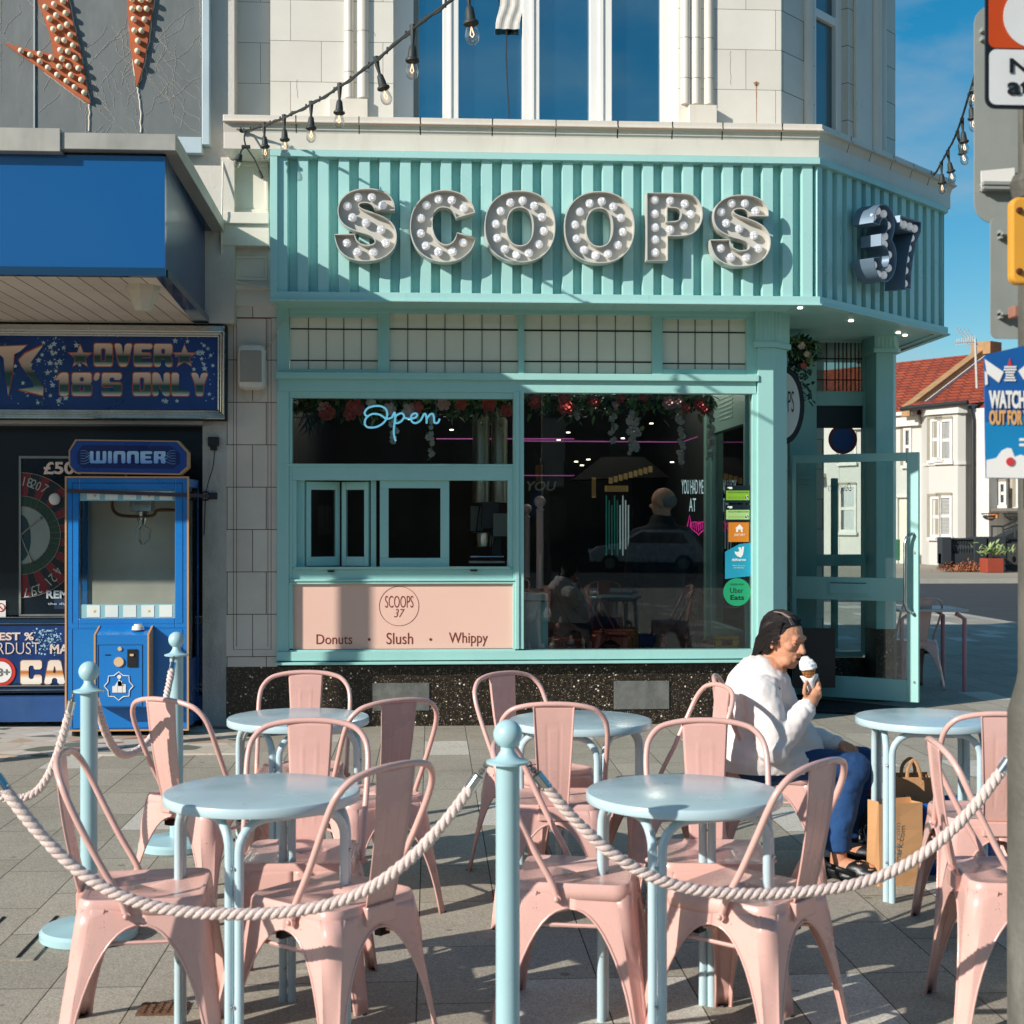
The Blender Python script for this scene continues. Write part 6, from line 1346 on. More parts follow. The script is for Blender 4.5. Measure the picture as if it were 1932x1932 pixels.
for nm, px, ang, lab in chairs:
    if base_ch is None: base_ch = make_chair(); o = base_ch
    else: o = copy_tree(base_ch)
    a = R(ang)
    if nm == 'c16': q = Vector((2.62, 5.95, 0))
    else: tp_ = G(px[0], px[1], .855); q = Vector((tp_.x+.247*math.cos(a), tp_.y+.247*math.sin(a), 0))
    o.location = q; o.rotation_euler = (0, 0, a+math.pi/2); tag(o, lab, 'chair', CG)
    if nm == 'cp': CP = q.copy()
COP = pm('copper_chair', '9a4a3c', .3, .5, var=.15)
for i, (px, py, Y, ang, lab) in enumerate(((1262, 1120, 11.7, 150, 'dim coppery chair inside the shop at the centre of the display window'), (1160, 1105, 12.4, -20, 'dim coppery chair deep inside the shop, left of the central one'), (1370, 1125, 11.5, 160, 'dim coppery chair inside the shop beside the pale window post'), (1052, 1150, 11.5, 20, 'dark chair inside the shop, side on by the pale counter'))):
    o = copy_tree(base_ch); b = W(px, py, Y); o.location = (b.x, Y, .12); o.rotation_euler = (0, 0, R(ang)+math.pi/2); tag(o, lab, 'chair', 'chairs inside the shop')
    if i == 0:
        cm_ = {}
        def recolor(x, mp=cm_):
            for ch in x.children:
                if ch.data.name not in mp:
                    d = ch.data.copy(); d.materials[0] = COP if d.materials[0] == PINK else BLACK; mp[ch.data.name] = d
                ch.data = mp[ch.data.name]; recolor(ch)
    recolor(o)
# ---------------------------------------------------------------- tables
def make_table(name='round_table', mat=TBLUE, Rt=.292, H=.722):
    t = thing(name, 'x', 'table')
    m = M(); m.lathe([(Rt-.012, H-.030), (Rt-.002, H-.029), (Rt, H-.026), (Rt, H-.006), (Rt-.003, H-.001), (Rt-.008, H), (.01, H)], (0, 0, 0), 72); obj('tabletop', m, mat, t, smooth='auto', local=True)
    rl = Rt-.035; H2 = H-.043
    for k in range(4):
        a0, a1 = math.pi/2*k, math.pi/2*(k+1); sp = .0145/rl
        A = Vector((rl*math.cos(a0+sp), rl*math.sin(a0+sp), 0)); B = Vector((rl*math.cos(a1-sp), rl*math.sin(a1-sp), 0)); d = (B-A).normalized(); r = .085
        pts = [A, A+Vector((0, 0, H2-r))]
        for j in range(1, 7): a = math.pi/2*j/6; pts.append(A+d*(r*(1-math.cos(a)))+Vector((0, 0, H2-r+r*math.sin(a))))
        for j in range(0, 7): a = math.pi/2*(6-j)/6; pts.append(B-d*(r*(1-math.cos(a)))+Vector((0, 0, H2-r+r*math.sin(a))))
        pts.append(B)
        m = M(); m.tube(pts, .0135, 12); obj('leg_frame', m, mat, t, smooth='auto', local=True)
    m = M()
    for k in range(4):
        a0 = math.pi/2*k
        for z in (.16, .55): m.sph((rl*math.cos(a0)*1.055, rl*math.sin(a0)*1.055, z), .006, 8, 6)
    obj('bolt', m, STEEL, t, local=True)
    return t
tables = [((495, 1490), -12, 'pale blue round table nearest the camera on the left'), ((1290, 1492), -27, 'pale blue round table nearest the camera on the right'),
          ((563, 1352), -15, 'pale blue round table at the rear left by the plinth'), ((1095, 1357), 12, 'pale blue round table at the rear centre under the display window'),
          ((1750, 1353), 35, 'scuffed pale blue round table with bags under it beside the seated person')]
bt = None; TB = []
for px, ang, lab in tables:
    o = make_table() if bt is None else copy_tree(bt); bt = bt or o
    q = G(px[0], px[1], .722); o.location = (q.x, q.y, 0); o.rotation_euler = (0, 0, R(ang)); tag(o, lab, 'table', 'round cafe tables'); TB.append(o)
TB[0].rotation_euler.z = R(-11); 
o = copy_tree(bt); q6 = G(1893, 1858); o.location = (q6.x+.30, q6.y, 0); o.rotation_euler = (0, 0, R(2)); tag(o, 'pale blue round table at the right edge, mostly hidden by the grey post', 'table', 'round cafe tables'); TB6 = o
# square pink table in the side street
PW = pm('table_dusty_pink', 'c08088', .4)
t = thing('square_table', 'pale square-topped table with pink tubular legs in the side street behind the open door', 'table', G(1735, 1150, .74))
c = G(1745, 1148, .74); m = M(); m.box(c.x-.34, c.x+.30, c.y-.3, c.y+.3, .725, .75); obj('tabletop', m, pm('marbled_top', 'cbc5bc', .4), t, bevel=.006)
for x in (-.31, .27):
    for y in (-.27, .27): m = M(); m.tube([(c.x+x+(.08 if x < 0 else -.08), c.y+y, .71), (c.x+x, c.y+y, .66), (c.x+x, c.y+y, 0)], .02, 10); obj('leg', m, PW, t, smooth='auto')
# ---------------------------------------------------------------- barrier posts and ropes
def make_post():
    t = thing('barrier_post', 'x', 'barrier post')
    m = M(); m.lathe([(.168, 0), (.175, .006), (.175, .030), (.165, .042), (.06, .052), (.034, .056)], (0, 0, 0), 48); obj('base', m, POSTB, t, smooth='auto', local=True)
    m = M(); m.lathe([(.031, .05), (.031, .895), (.033, .90), (.055, .903), (.056, .909), (.034, .915), (.027, .922), (.019, .935), (.018, .945)], (0, 0, 0), 28); obj('pole', m, POSTB, t, smooth='auto', local=True)
    m = M(); m.sph((0, 0, .978), .0375, 24, 16); obj('ball', m, POSTB, t, smooth=True, local=True)
    return t
posts = {'P1': (G(168, 1768), 'pale blue ball-topped barrier post standing left in front of the claw machine'), 'P2': (G(333, 1600), 'pale blue ball-topped barrier post beside the claw machine, half behind a chair'),
         'P3': (G(958, 1385, .978), 'pale blue ball-topped barrier post in the centre foreground'), 'P4': (Vector((1.66, 3.78, 0)), 'pale blue ball-topped barrier post hidden behind the grey lamp column'), 'P0': (G(-62, 1385, .978), 'pale blue ball-topped barrier post just outside the left photo edge')}
bp = None; PP = {}
for k, (q, lab) in posts.items():
    o = make_post() if bp is None else copy_tree(bp); bp = bp or o; q.z = 0; o.location = q; PP[k] = q; tag(o, lab, 'barrier post', 'ball-topped barrier posts')
PX = G(-115, 1268, .98); PX.z = 0
def rope(A, B, sag, label, name='barrier_rope', zA=.90, zB=.90, side=.055):
    A = Vector((A.x, A.y, zA)); B = Vector((B.x, B.y, zB)); h = (B-A); h.z = 0; h.normalize(); A += h*side; B -= h*side
    t = thing(name, label, 'rope', (A+B)/2, 'twisted barrier ropes'); L = (B-A).length; n = 260; cl = []
    for i in range(n+1): f = i/n; cl.append(A.lerp(B, f)-Vector((0, 0, sag*4*f*(1-f)*(1-.12*math.cos(math.pi*(2*f-1))))))
    ln = [0]
    for i in range(n): ln.append(ln[-1]+(cl[i+1]-cl[i]).length)
    T = ln[-1]; cut = .066
    core = [(p, l) for p, l in zip(cl, ln) if cut < l < T-cut]
    m = M(); pitch = .066; sr = .0086; of = .0080; side_ = h.cross(Vector((0, 0, 1))).normalized()
    for st in range(3):
        pts = []
        for i, (p, l) in enumerate(core):
            tg = (core[min(i+1, len(core)-1)][0]-core[max(i-1, 0)][0]).normalized(); u = tg.cross(side_).normalized(); v = side_
            a = 2*math.pi*(l/pitch+st/3); pts.append(p+u*math.cos(a)*of+v*math.sin(a)*of)
        # each strand itself ridged like laid yarn
        m.tube(pts, [sr*(1+.10*math.sin(l*2*math.pi/.008)) for p, l in core], 9)
    obj('cord', m, ROPE, t, smooth=True)
    for pts in ([p for p, l in zip(cl, ln) if .03 < l < cut+.02], [p for p, l in zip(cl, ln) if T-cut-.02 < l < T-.03]):
        m = M(); k = len(pts); m.tube(pts, [.006 if (i < 2 and pts[0] is cl[0]) else .0150 for i in range(k)], 16); obj('ferrule', m, STEEL, t, smooth='auto')
    m = M()
    for P, Q in ((A, cl[12]), (B, cl[-13])):
        d = (Q-P).normalized()
        for k in range(4):
            c = P+d*(.002+.010*k); sdv = side_ if k % 2 else d.cross(side_).normalized(); m.tube([c+d*.008*math.cos(a)+sdv*.006*math.sin(a) for a in [2*math.pi*j/10 for j in range(10)]], .0022, 5, loop=True)
    obj('chain_hook', m, DSTEEL, t); return t
rope(PP['P0'], PP['P3'], .44, 'pale twisted rope hanging low across the left foreground chairs to the centre post')
rope(PP['P3'], PP['P4'], .415, 'pale twisted rope hanging low across the right foreground from the centre post')
rope(PP['P1'], PP['P2'], .37, 'pale twisted rope hanging between the two left posts in front of the claw machine')
rope(PX, PP['P1'], .44, 'pale twisted rope running out of the photo at the left from the nearer left post')
# ---------------------------------------------------------------- festoon lights
FB = pm('festoon_black', '2b312f', .6, var=.2)
def clearbulb():
    m_, N, L, out = nmat('clear_bulb'); g1 = N.new('ShaderNodeBsdfGlossy'); g1.inputs['Roughness'].default_value = .03; tr = N.new('ShaderNodeBsdfTransparent'); tr.inputs[0].default_value = (.93, .90, .85, 1)
    lw_ = N.new('ShaderNodeLayerWeight'); lw_.inputs['Blend'].default_value = .35; mi = N.new('ShaderNodeMixShader'); L.new(lw_.outputs['Facing'], mi.inputs[0]); L.new(tr.outputs[0], mi.inputs[1]); L.new(g1.outputs[0], mi.inputs[2]); L.new(mi.outputs[0], out.inputs[0]); return m_
CB = clearbulb(); FIL = pm('filament', 'ffd0a8', .3, emit=1.6)
def festoon(path, bulbs, label, name='festoon_lights'):
    t = thing(name, label, 'string lights', path[0]); m = M(); sp = cr_spline(path, 10); m.tube(sp, .008, 6); sp2 = [p+Vector((.0, .0, .011*math.sin(i*.8))) for i, p in enumerate(sp)]; m.tube(sp2, .005, 5)
    for i in range(3, len(sp)-2, 5): m.tube([sp[i]+Vector((0, 0, -.012)), sp[i]+Vector((.004, 0, .022))], .006, 5)
    obj('cable', m, FB, t, smooth='auto')
    for nd, tilt in bulbs:
        drop = .085; d = Vector((tilt, 0, -1)).normalized(); P = nd+d*drop
        Mx = Matrix.Translation(P) @ Vector((0, 0, -1)).rotation_difference(d).to_matrix().to_4x4()
        m = M(); m.tube([nd+Vector((0, 0, .02)), nd+d*.03, P], [.016, .012, .006], 8); m.xf = Mx; m.lathe([(.008, .012), (.017, .0), (.021, -.03), (.023, -.052), (.033, -.058), (.034, -.068), (.027, -.074), (.02, -.075)], (0, 0, 0), 16); h = obj('lamp_holder', m, FB, t, smooth='auto')
        m = M(Mx); m.lathe([(.016, -.072), (.022, -.085), (.030, -.11), (.031, -.125), (.026, -.142), (.014, -.153), (.002, -.156)], (0, 0, 0), 16); obj('bulb', m, CB, h, smooth=True)
        m = M(Mx); m.tube([(.0, 0, -.08), (.008, 0, -.115), (0, 0, -.125), (-.008, 0, -.115), (0, 0, -.08)], .0022, 5); obj('filament', m, FIL, h)
LN = [((463, 247), 10.15), ((498, 237), 10.0), ((536, 222), 9.6), ((587, 197), 8.9), ((641, 164), 8.2), ((709, 114), 7.4), ((779, 55), 6.7), ((852, 0), 6.2), ((882, -22), 6.0), ((940, -75), 5.7)]
P_ = [W(p[0], p[1], y) for p, y in LN]
festoon([W(452, 246, 10.15)]+P_, [(P_[1], .05), (P_[2], .03), (P_[3], 0), (P_[4], -.02), (P_[5], .28), (P_[6], -.02), (P_[8], .10)], 'black festoon cable of clear bulbs rising from the cornice end across the upper window')
t = thing('festoon_tail', 'loose black festoon cable end with one tilted bulb at the left end of the cornice', 'string lights', P_[0])
m = M(); a = W(463, 247, 10.14); b = W(464, 277, 10.1); m.tube(cr_spline([a, W(461, 262, 10.1), b]), .006, 6); m.tube([b, W(480, 300, 10.08), W(493, 330, 10.08)], .006, 6); m.tube([W(489, 322, 10.08), W(495, 336, 10.08)], .011, 8); m.tube([b+Vector((-.03, 0, .0)), b+Vector((.03, 0, 0))], .014, 8); m.tube(cr_spline([b, W(456, 283, 10.08), W(453, 292, 10.08)]), .006, 6); m.tube([W(453, 291, 10.08), W(449, 303, 10.08)], [.017, .030], 12); obj('cable', m, FB, t, smooth='auto')
m = M(); m.tube([W(449, 302, 10.08), W(447, 308, 10.08), W(445, 317, 10.08)], [.022, .028, .012], 12); obj('bulb', m, CB, t, smooth=True)
RN = [((1740, 356), 12.0), ((1765, 326), 11.4), ((1784, 292), 10.8), ((1801, 260), 10.2), ((1815, 222), 9.7), ((1826, 186), 9.2), ((1837, 150), 8.8), ((1845, 115), 8.4), ((1862, 60), 8.0)]
Q_ = [W(p[0], p[1], y) for p, y in RN]
festoon([W(1735, 360, 12.1)]+Q_, [(W(1759, 340, 11.6), .0), (W(1776, 310, 11.1), .04), (W(1788, 288, 10.8), .18), (W(1806, 252, 10.2), .28), (W(1815, 228, 9.8), .1), (W(1829, 182, 9.3), .15), (W(1842, 130, 8.9), -.1)], 'black festoon cable of clear bulbs rising from the outer fascia corner against the sky')
# ---------------------------------------------------------------- sign column on the right
SG1 = pm('sign_back_grey', '8f948f', .6, var=.12, scale=5, dirt='6d6f68', dirtamt=.3)
YP = 3.45
def rrect(m, px0, py0, px1, py1, Y, r, th, n=6):
    a, b = W(px0, py1, Y), W(px1, py0, Y); pts = []
    for cx, cz, a0 in ((b.x-r, b.z-r, 0), (a.x+r, b.z-r, 90), (a.x+r, a.z+r, 180), (b.x-r, a.z+r, 270)):
        for k in range(n+1): q = R(a0+90*k/n); pts.append((cx+r*math.cos(q), Y, cz+r*math.sin(q)))
    m.prism(pts, (0, th, 0)); return m
lc = thing('lamp_column', 'blurred weathered grey lamp column with fat conical base at the right edge', 'lamp column', (1.335, 3.3, 0))
CG_ = pm('galvanised_grey', '605e56', .7, .2, var=.25, scale=9, bump=.3, bscale=60, dirt='c9c6bb', dirtamt=.35)
xcol = W(1965, 989, 3.3).x
m = M(); zc1 = W(1905, 1345, 3.3).z; rb = xcol-W(1905, 989, 3.3).x; rt_ = xcol-W(1924, 989, 3.3).x; m.lathe([(rb+.01, 0), (rb, .05), (rb, zc1), (rt_+.004, zc1+.075), (rt_, zc1+.10), (rt_, 4.5)], (xcol, 3.3, 0), 32); obj('shaft', m, CG_, lc, smooth='auto')
m = M(); m.lathe([(rt_+.012, W(1925, 330, 3.3).z), (rt_+.02, W(1925, 345, 3.3).z), (rt_+.012, W(1925, 375, 3.3).z)], (xcol, 3.3, 0), 32); obj('collar', m, CG_, lc)
YP1 = 3.55
s1 = thing('sign_plate', 'large grey rounded back of a sign plate high on the right column', 'sign', W(1890, 220, YP1)); m = M(); rrect(m, 1838.5, 13, 2050, 420, YP1, .05, .004); obj('plate', m, SG1, s1)
m = M(); pbox(m, 1848, 348, 1932, 353, YP1, -.03, -.0); pbox(m, 1848, 357, 1932, 361, YP1, -.03, 0); pbox(m, 1848, 56, 1860, 63, YP1, -.02, 0); pbox(m, 1848, 72, 1860, 79, YP1, -.02, 0); obj('bracket', m, SG1, s1)
m = M(); a = [W(1850, 323, YP1-.01), W(1913, 317, YP1-.01), W(1914, 351, YP1-.01), W(1851, 361, YP1-.01)]; m.prism(a, (0, -.004, 0)); obj('white_label', m, WHITE, s1)
s2 = thing('sign_plate', 'smaller grey back of a sign plate with two brackets, lower on the right column', 'sign', W(1890, 520, 3.5)); m = M(); rrect(m, 1869, 410, 2050, 639, 3.52, .02, .004); obj('plate', m, SG1, s2)
m = M()
for y in (444, 594): pbox(m, 1882, y-2, 1920, y+3, 3.52, -.035, 0); pbox(m, 1882, y-8, 1887, y+8, 3.52, -.02, 0)
obj('bracket', m, SG1, s2)
m = M(); pbox(m, 1907, 578, 1925, 600, 3.45, -.02, .02); obj('clamp', m, pm('copper_clamp', '9a6a58', .6), s2, bevel=.004)
ps = thing('parking_sign', 'orange and white parking restriction sign with black border, cut by the photo edge', 'sign', W(1900, 100, 3.3)); YS3 = 3.2
m = M(); rrect(m, 1859.5, -120, 2090, 204, YS3, .025, .006); obj('plate', m, pm('sign_black', '11161a', .4), ps)
m = M(); rrect(m, 1866, -112, 2083, 90, YS3-.002, .016, .002); obj('orange_field', m, pm('sign_orange', 'b84208', .45), ps)
m = M(); rrect(m, 1867, 97, 2083, 197, YS3-.002, .016, .002); obj('white_field', m, pm('sign_white', 'cfd1cf', .45), ps)
P = W(1951, 32, YS3-.003); m = M(); m.lathe([((P.x-W(1893, 32, YS3-.003).x), 0), ((P.x-W(1893, 32, YS3-.003).x), .002)], P, 48, 'y'); obj('white_disc', m, pm('sign_white2', 'cfd1cf', .45), ps)
txt('No', W(1903.5, 0, YS3).x, W(1903.5, 0, YS3).x+.083, W(1910, 139, YS3).z, W(1910, 111.5, YS3).z, YS3-.004, 'lettering', BLACK, ps, off=.02)
txt('at', W(1899, 0, YS3).x, W(1899, 0, YS3).x+.058, W(1910, 180, YS3).z, W(1910, 151, YS3).z, YS3-.004, 'lettering', BLACK, ps, off=.02)
yb_ = thing('yellow_box', 'amber yellow plastic housing with two bolts on the right column', 'box', W(1925, 450, 3.2)); m = M(); rrect(m, 1909, 372, 2010, 535, 3.2, .02, .03); obj('cover', m, pm('amber_yellow', 'd99b35', .4), yb_, bevel=.006)
m = M()
for y in (397, 512): P = W(1923, y, 3.198); m.lathe([(.008, 0), (.006, .008)], P, 10, 'y')
obj('bolt', m, pm('rust_bolt', '5a3424', .6, .4), yb_)
# blue poster board
bb = thing('poster_board', 'blue public notice board reading WATCHING OUT FOR YOU on the right column', 'notice board', W(1900, 780, 3.4)); YBb = 3.20
m = M(); m.prism([W(x, y, YBb) for x, y in ((1858,672),(1864,668),(2050,625),(2050,905),(1861,902),(1859,800))], (0, .006, 0)); obj('board', m, pm('board_blue', '1c5a9c', .4), bb)
m = M(); m.prism([W(x, y, YBb-.001) for x, y in ((1859,796),(1890,800),(1915,790),(1950,778),(2050,760),(2050,870),(1861,876))], (0, -.001, 0)); obj('light_blue_band', m, pm('board_azure', '1a80b4', .4), bb)
m = M(); m.prism([W(x, y, YBb-.002) for x, y in ((1861,868),(1880,864),(1890,850),(1900,845),(1908,846),(1914,862),(1925,858),(1940,862),(2050,850),(2050,904),(1861,901))], (0, -.001, 0)); obj('white_skyline', m, WHITE, bb)
for pts in (((1858,678),(1893,702),(1884,722),(1862,705)), ((1862,705),(1863,725),(1859,727),(1858,700)), ((1921,700),(1945,680),(1950,715),(1931,716))): m = M(); m.prism([W(x, y, YBb-.001) for x, y in pts], (0, -.002, 0)); obj('white_tag', m, WHITE, bb)
txt('WATCHING', W(1865, 0, YBb).x, W(1965, 0, YBb).x, W(1900, 771, YBb).z, W(1900, 737, YBb).z, YBb-.003, 'lettering', WHITE, bb, off=.04, xf=None)
txt('OUT FOR YOU', W(1865.5, 0, YBb).x, W(1960, 0, YBb).x, W(1900, 802, YBb).z, W(1900, 774, YBb).z, YBb-.003, 'lettering', pm('board_peach', 'd9a66a', .5), bb, off=.04)
m = M(); m.prism([W(x, y, YBb-.001) for x, y in ((1901,690),(1905,676),(1909,690))], (0, -.002, 0)); P = W(1906, 871, YBb-.004); m.lathe([(.010, 0), (.010, .002)], P, 16, 'y'); obj('red_emblem', m, pm('emblem_red', 'c43a40', .5), bb)
m = M()
for k, (x0, x1) in enumerate(((1895, 1917), (1894, 1917), (1897, 1914), (1898, 1912), (1897, 1914), (1895, 1916))): pbox(m, x0, 691+k*5, x1, 694+k*5, YBb-.001, -.002, 0)
for y in (835-5, 843-3): pbox(m, 1923, y-3, 1960, y+2, YBb-.001, -.002, 0)
obj('small_print', m, WHITE, bb)
# ---------------------------------------------------------------- bags under the right table
KR = pm('kraft_paper', 'c69668', .8, var=.08, bump=.2, bscale=12)
def paperbag(c, w_, d_, h_, rz, label, hand=True):
    t = thing('paper_bag', label, 'paper bag', c, 'brown paper bags under the table', rz); m = M(); rs = []
    for k in range(7):
        f = k/6; w2 = w_/2*(1+.03*math.sin(f*5)), 
        ww = w_/2*(1-.02*f); dd = d_/2*(1-.12*f+.04*math.sin(f*7)); pin = .022*f
        rs.append([(-ww, -dd, h_*f), (0, -dd-.004*math.sin(f*6), h_*f), (ww, -dd, h_*f), (ww-pin, 0, h_*f), (ww, dd, h_*f+.004), (0, dd, h_*f), (-ww, dd, h_*f), (-ww+pin, 0, h_*f)])
    m.rings(rs, cap=False); m.box(-w_/2, w_/2, -d_/2, d_/2, .0, .004); obj('bag', m, KR, t, local=True, solid=.0012)
    if hand:
        for s in (-1, 1): m = M(); m.tube(cr_spline([Vector((-.035, s*d_*.42, h_-.03)), Vector((-.03, s*d_*.36, h_+.035)), Vector((0, s*d_*.2, h_+.07)), Vector((.02, s*d_*.3, h_+.035)), Vector((.03, s*d_*.42, h_-.03))]), .004, 6, ex=2.2); obj('handle', m, KR, t, local=True)
    return t
b1 = G(1693, 1668); b1.y = 5.86; 
pb = paperbag((b1.x, b1.y, 0), .20, .12, .345, R(8), 'front brown paper bag with printed web address leaning by the table legs', False)
mt = Matrix.Translation(Vector((-.015, -.0635, .05))) @ Matrix.Rotation(R(-90), 4, 'Y')
o = txt('primark.com', 0, .215, -.017, .017, 0, 'lettering', pm('print_blue', '5a7a88', .7), None, xf=mt, ext=.0006); o.parent = pb
b2 = G(1722, 1640); b2.y = 5.86; b2.x = 2.10; paperbag((b2.x+.045, b2.y+.30, 0), .17, .13, .40, R(-5), 'taller brown paper bag with twisted handles standing behind the front one')
BGB = pm('glossy_blue_bag', '1450a0', .25, var=.2, bump=.4, bscale=9)
t = thing('blue_carrier_bag', 'glossy blue carrier bag with sky and sand picture standing beside the paper bags', 'carrier bag', G(1820, 1655)); c = G(1818, 1655); c.y += .12
def bagpt(k, a, f): 
    w2, d2 = .17+.035*f, .085+.02*f; ca, sa = math.cos(a), math.sin(a); p = 3.2
    return Vector((c.x+w2*math.copysign(abs(ca)**(2/p), ca)+.006*math.sin(a*5+f*3), c.y+d2*math.copysign(abs(sa)**(2/p), sa), .315*f+.006*math.sin(a*3)))
m = M(); m.rings([[bagpt(0, 2*math.pi*j/40, f) for j in range(40)] for f in (0, .15, .3, .5, .7, .85, 1)], cap=False); obj('bag', m, BGB, t, smooth=True, solid=.002)
m = M(); m.rings([[bagpt(0, 2*math.pi*j/40, f)*1+Vector((0, -.0022, 0)) for j in range(20, 33)] for f in (.5, .62)], closed=False, cap=False); obj('sky_band', m, pm('bag_sky', '9cc0d4', .3), t, solid=.001)
m = M(); m.rings([[bagpt(0, 2*math.pi*j/40, f)*1+Vector((0, -.0022, 0)) for j in range(20, 33)] for f in (.22, .5)], closed=False, cap=False); obj('sand_band', m, pm('bag_sand', 'd08a28', .3), t, solid=.001)
mt = Matrix.Translation(Vector((c.x-.07, c.y-.10, .02))) @ Matrix.Rotation(R(-90), 4, 'Y'); txt('po', 0, .075, -.02, .02, 0, 'lettering', WHITE, t, xf=mt, ext=.001)
# backpack
bk = thing('backpack', 'black backpack printed with pale scribbles and red marks, on the ground by the shoe', 'backpack', G(1640, 1630)); c = G(1637, 1640); c.y += .16
m = M(); rs = []
for k in range(9):
    f = k/8; w2 = .105*(1-.16*f**3)*(1 if f < .9 else .86); d2 = .085*(1-.25*f*f); rs.append([(c.x+w2*math.copysign(abs(math.cos(a))**.55, math.cos(a)), c.y+d2*math.copysign(abs(math.sin(a))**.7, math.sin(a))*(1+.1*math.sin(f*4)), .012+.40*f) for a in [2*math.pi*j/28 for j in range(28)]])
m.rings(rs); obj('body', m, pm('backpack_black', '0d1420', .6, var=.3, bump=.2, bscale=60), bk, smooth='auto')
m = M(); m.tube(cr_spline([Vector((c.x-.04, c.y, .40)), Vector((c.x-.035, c.y, .455)), Vector((c.x+.03, c.y, .46)), Vector((c.x+.05, c.y, .40))]), .009, 6, ex=.5); obj('handle', m, BLACK, bk, smooth=True)
RB = pm('red_print', 'a01c22', .5); WB = pm('pale_print', 'b8b6b0', .6)
m = M(); yk = c.y-.095
for w_ in (0, .5): m.tube([(c.x+.015+.022*math.cos(a)*(1-w_*.5), yk, .33+.016*math.sin(a)*(1-w_*.5)) for a in [2*math.pi*k/16 for k in range(16)]], .004, 5, loop=True)
m.tube([(c.x+.03, yk, .20), (c.x+.045, yk, .27)], .006, 5); m.tube([(c.x+.045, yk, .27), (c.x+.055, yk, .20)], .006, 5); obj('red_marks', m, RB, bk)
m = M()
txt('LW', c.x-.02, c.x+.045, .105, .165, yk-.004, 'lettering', WB, bk, off=.0)
for k in range(14): x, z = c.x+random.uniform(-.08, .08), random.uniform(.10, .27); m.tube([(x, yk+.002, z), (x+random.uniform(-.03, .03), yk+.002, z+random.uniform(-.03, .03)), (x+random.uniform(-.03, .03), yk+.002, z+random.uniform(-.02, .04))], .0012, 4)
obj('scribbles', m, WB, bk)
# ---------------------------------------------------------------- houses across the road
HO = G(1700, 1064); HA = R(-55); HX = Vector((math.cos(HA), math.sin(HA), 0)); HN = Vector((math.sin(-HA)*-1, -math.cos(HA), 0)); HN = Vector((math.sin(HA), -math.cos(HA), 0))
HM = Matrix.Translation(Vector((HO.x, HO.y, 0))) @ Matrix.Rotation(HA, 4, 'Z')
def hp(px, py, d=0.0): p = RP(px, py, Vector((HO.x, HO.y, 0))-HN*d, HN); q = HM.inverted() @ p; return q.x, q.z
zh = zc(1976, 780, 4.83); zh5 = zc(1976, 1000, 4.83)
HW = pm('house_white_render', 'c2bfb8', .85, var=.06, scale=.5, dirt='a8a090', dirtamt=.15); HB = pm('house_beige_render', 'b0a794', .9, var=.1, scale=.6, dirt='8c7a5c', dirtamt=.3)
HT = brickmat('red_clay_tiles', 'xz', .30, .14, .02, '8f3c22', 'a34a2c', '5c2618', rough=.8, var=.2, bump=.6)
HD = pm('house_dark', '1e2224', .5); HTR = pm('house_white_trim', 'd0cdc6', .6); HGL = reflglass('house_pane', '3a4042', .25); HCU = pm('house_curtain', 'b9bcba', .8)
def hbox(m, x0, x1, y0, y1, z0, z1): m.box(x0, x1, y0, y1, z0, z1)
def house(name, label, loc=None): return thing(name, label, 'house', (HO.x, HO.y, 0), 'terraced houses across the road')
h1 = house('terraced_house', 'white bay-fronted terraced house with red tiled roof and black drainpipe')
def hobj(nm, m, mat, par, **k): return obj(nm, m, mat, par, **k)
xb0, xb1 = hp(1714.5, 900)[0], hp(1816, 900)[0]; ze = hp(1800, 757)[1]; xl0 = hp(1560, 900)[0]; xr1 = hp(1832, 900)[0]
m = M(HM); m.box(xl0, xb1+.9, .8, 9, -.05, ze-.3)
hy = 0
m.prism([(xb0, .8, -.05), (xb0+.9, 0, -.05), (xb1-.2, 0, -.05), (xb1, .2, -.05), (xb1, .8, -.05)], (0, 0, ze-.25)); hobj('wall', m, HW, h1)
m = M(HM); m.prism([(xb0-.1, .85, ze-.45), (xb0+.85, -.12, ze-.45), (xb1-.1, -.12, ze-.45), (xb1+.1, .15, ze-.45), (xb1+.1, .85, ze-.45)], (0, 0, .35)); m.box(xl0, xb0, .6, .85, ze-.75, ze-.35)
zs1 = hp(1760, (1000+370/4.83)/1.2298)[1]; m.prism([(xb0-.05, .85, zs1-.06), (xb0+.87, -.06, zs1-.06), (xb1-.15, -.06, zs1-.06), (xb1+.05, .15, zs1-.06), (xb1+.05, .85, zs1-.06)], (0, 0, .12)); m.box(xb1+.25, xb1+.9, .3, .8, 0, ze-.3); hobj('cornice', m, HTR, h1)
ridge = hp(1841, 672, 5.5)
m = M(HM); rr_ = ridge[1]
m.prism([(xl0-6, .5, ze-.45), (xb1+.9, .5, ze-.30), (xb1+.9, 5.5, rr_), (xl0-6, 5.5, rr_)], (0, .2, .12))
m.poly([(xb0-.2, -.25, ze-.12), (xb1+.3, -.25, ze-.12), (xb1+.3, .7, ze+.16), (xb0-.2, .7, ze+.16)])
hobj('roof', m, HT, h1)
m = M(HM); xpw = xb0-.35
m.prism([(xpw-.2, .3, ze-.4), (xpw-.2, 5.6, rr_+.0), (xpw-.2, 5.6, rr_+.42), (xpw-.2, .3, ze+.0)], (.4, 0, 0)); m.box(xpw-.35, xpw+.55, 5.1, 5.9, rr_, rr_+.5); hobj('party_wall', m, pm('sand_coping', 'a8845c', .9, var=.2), h1)
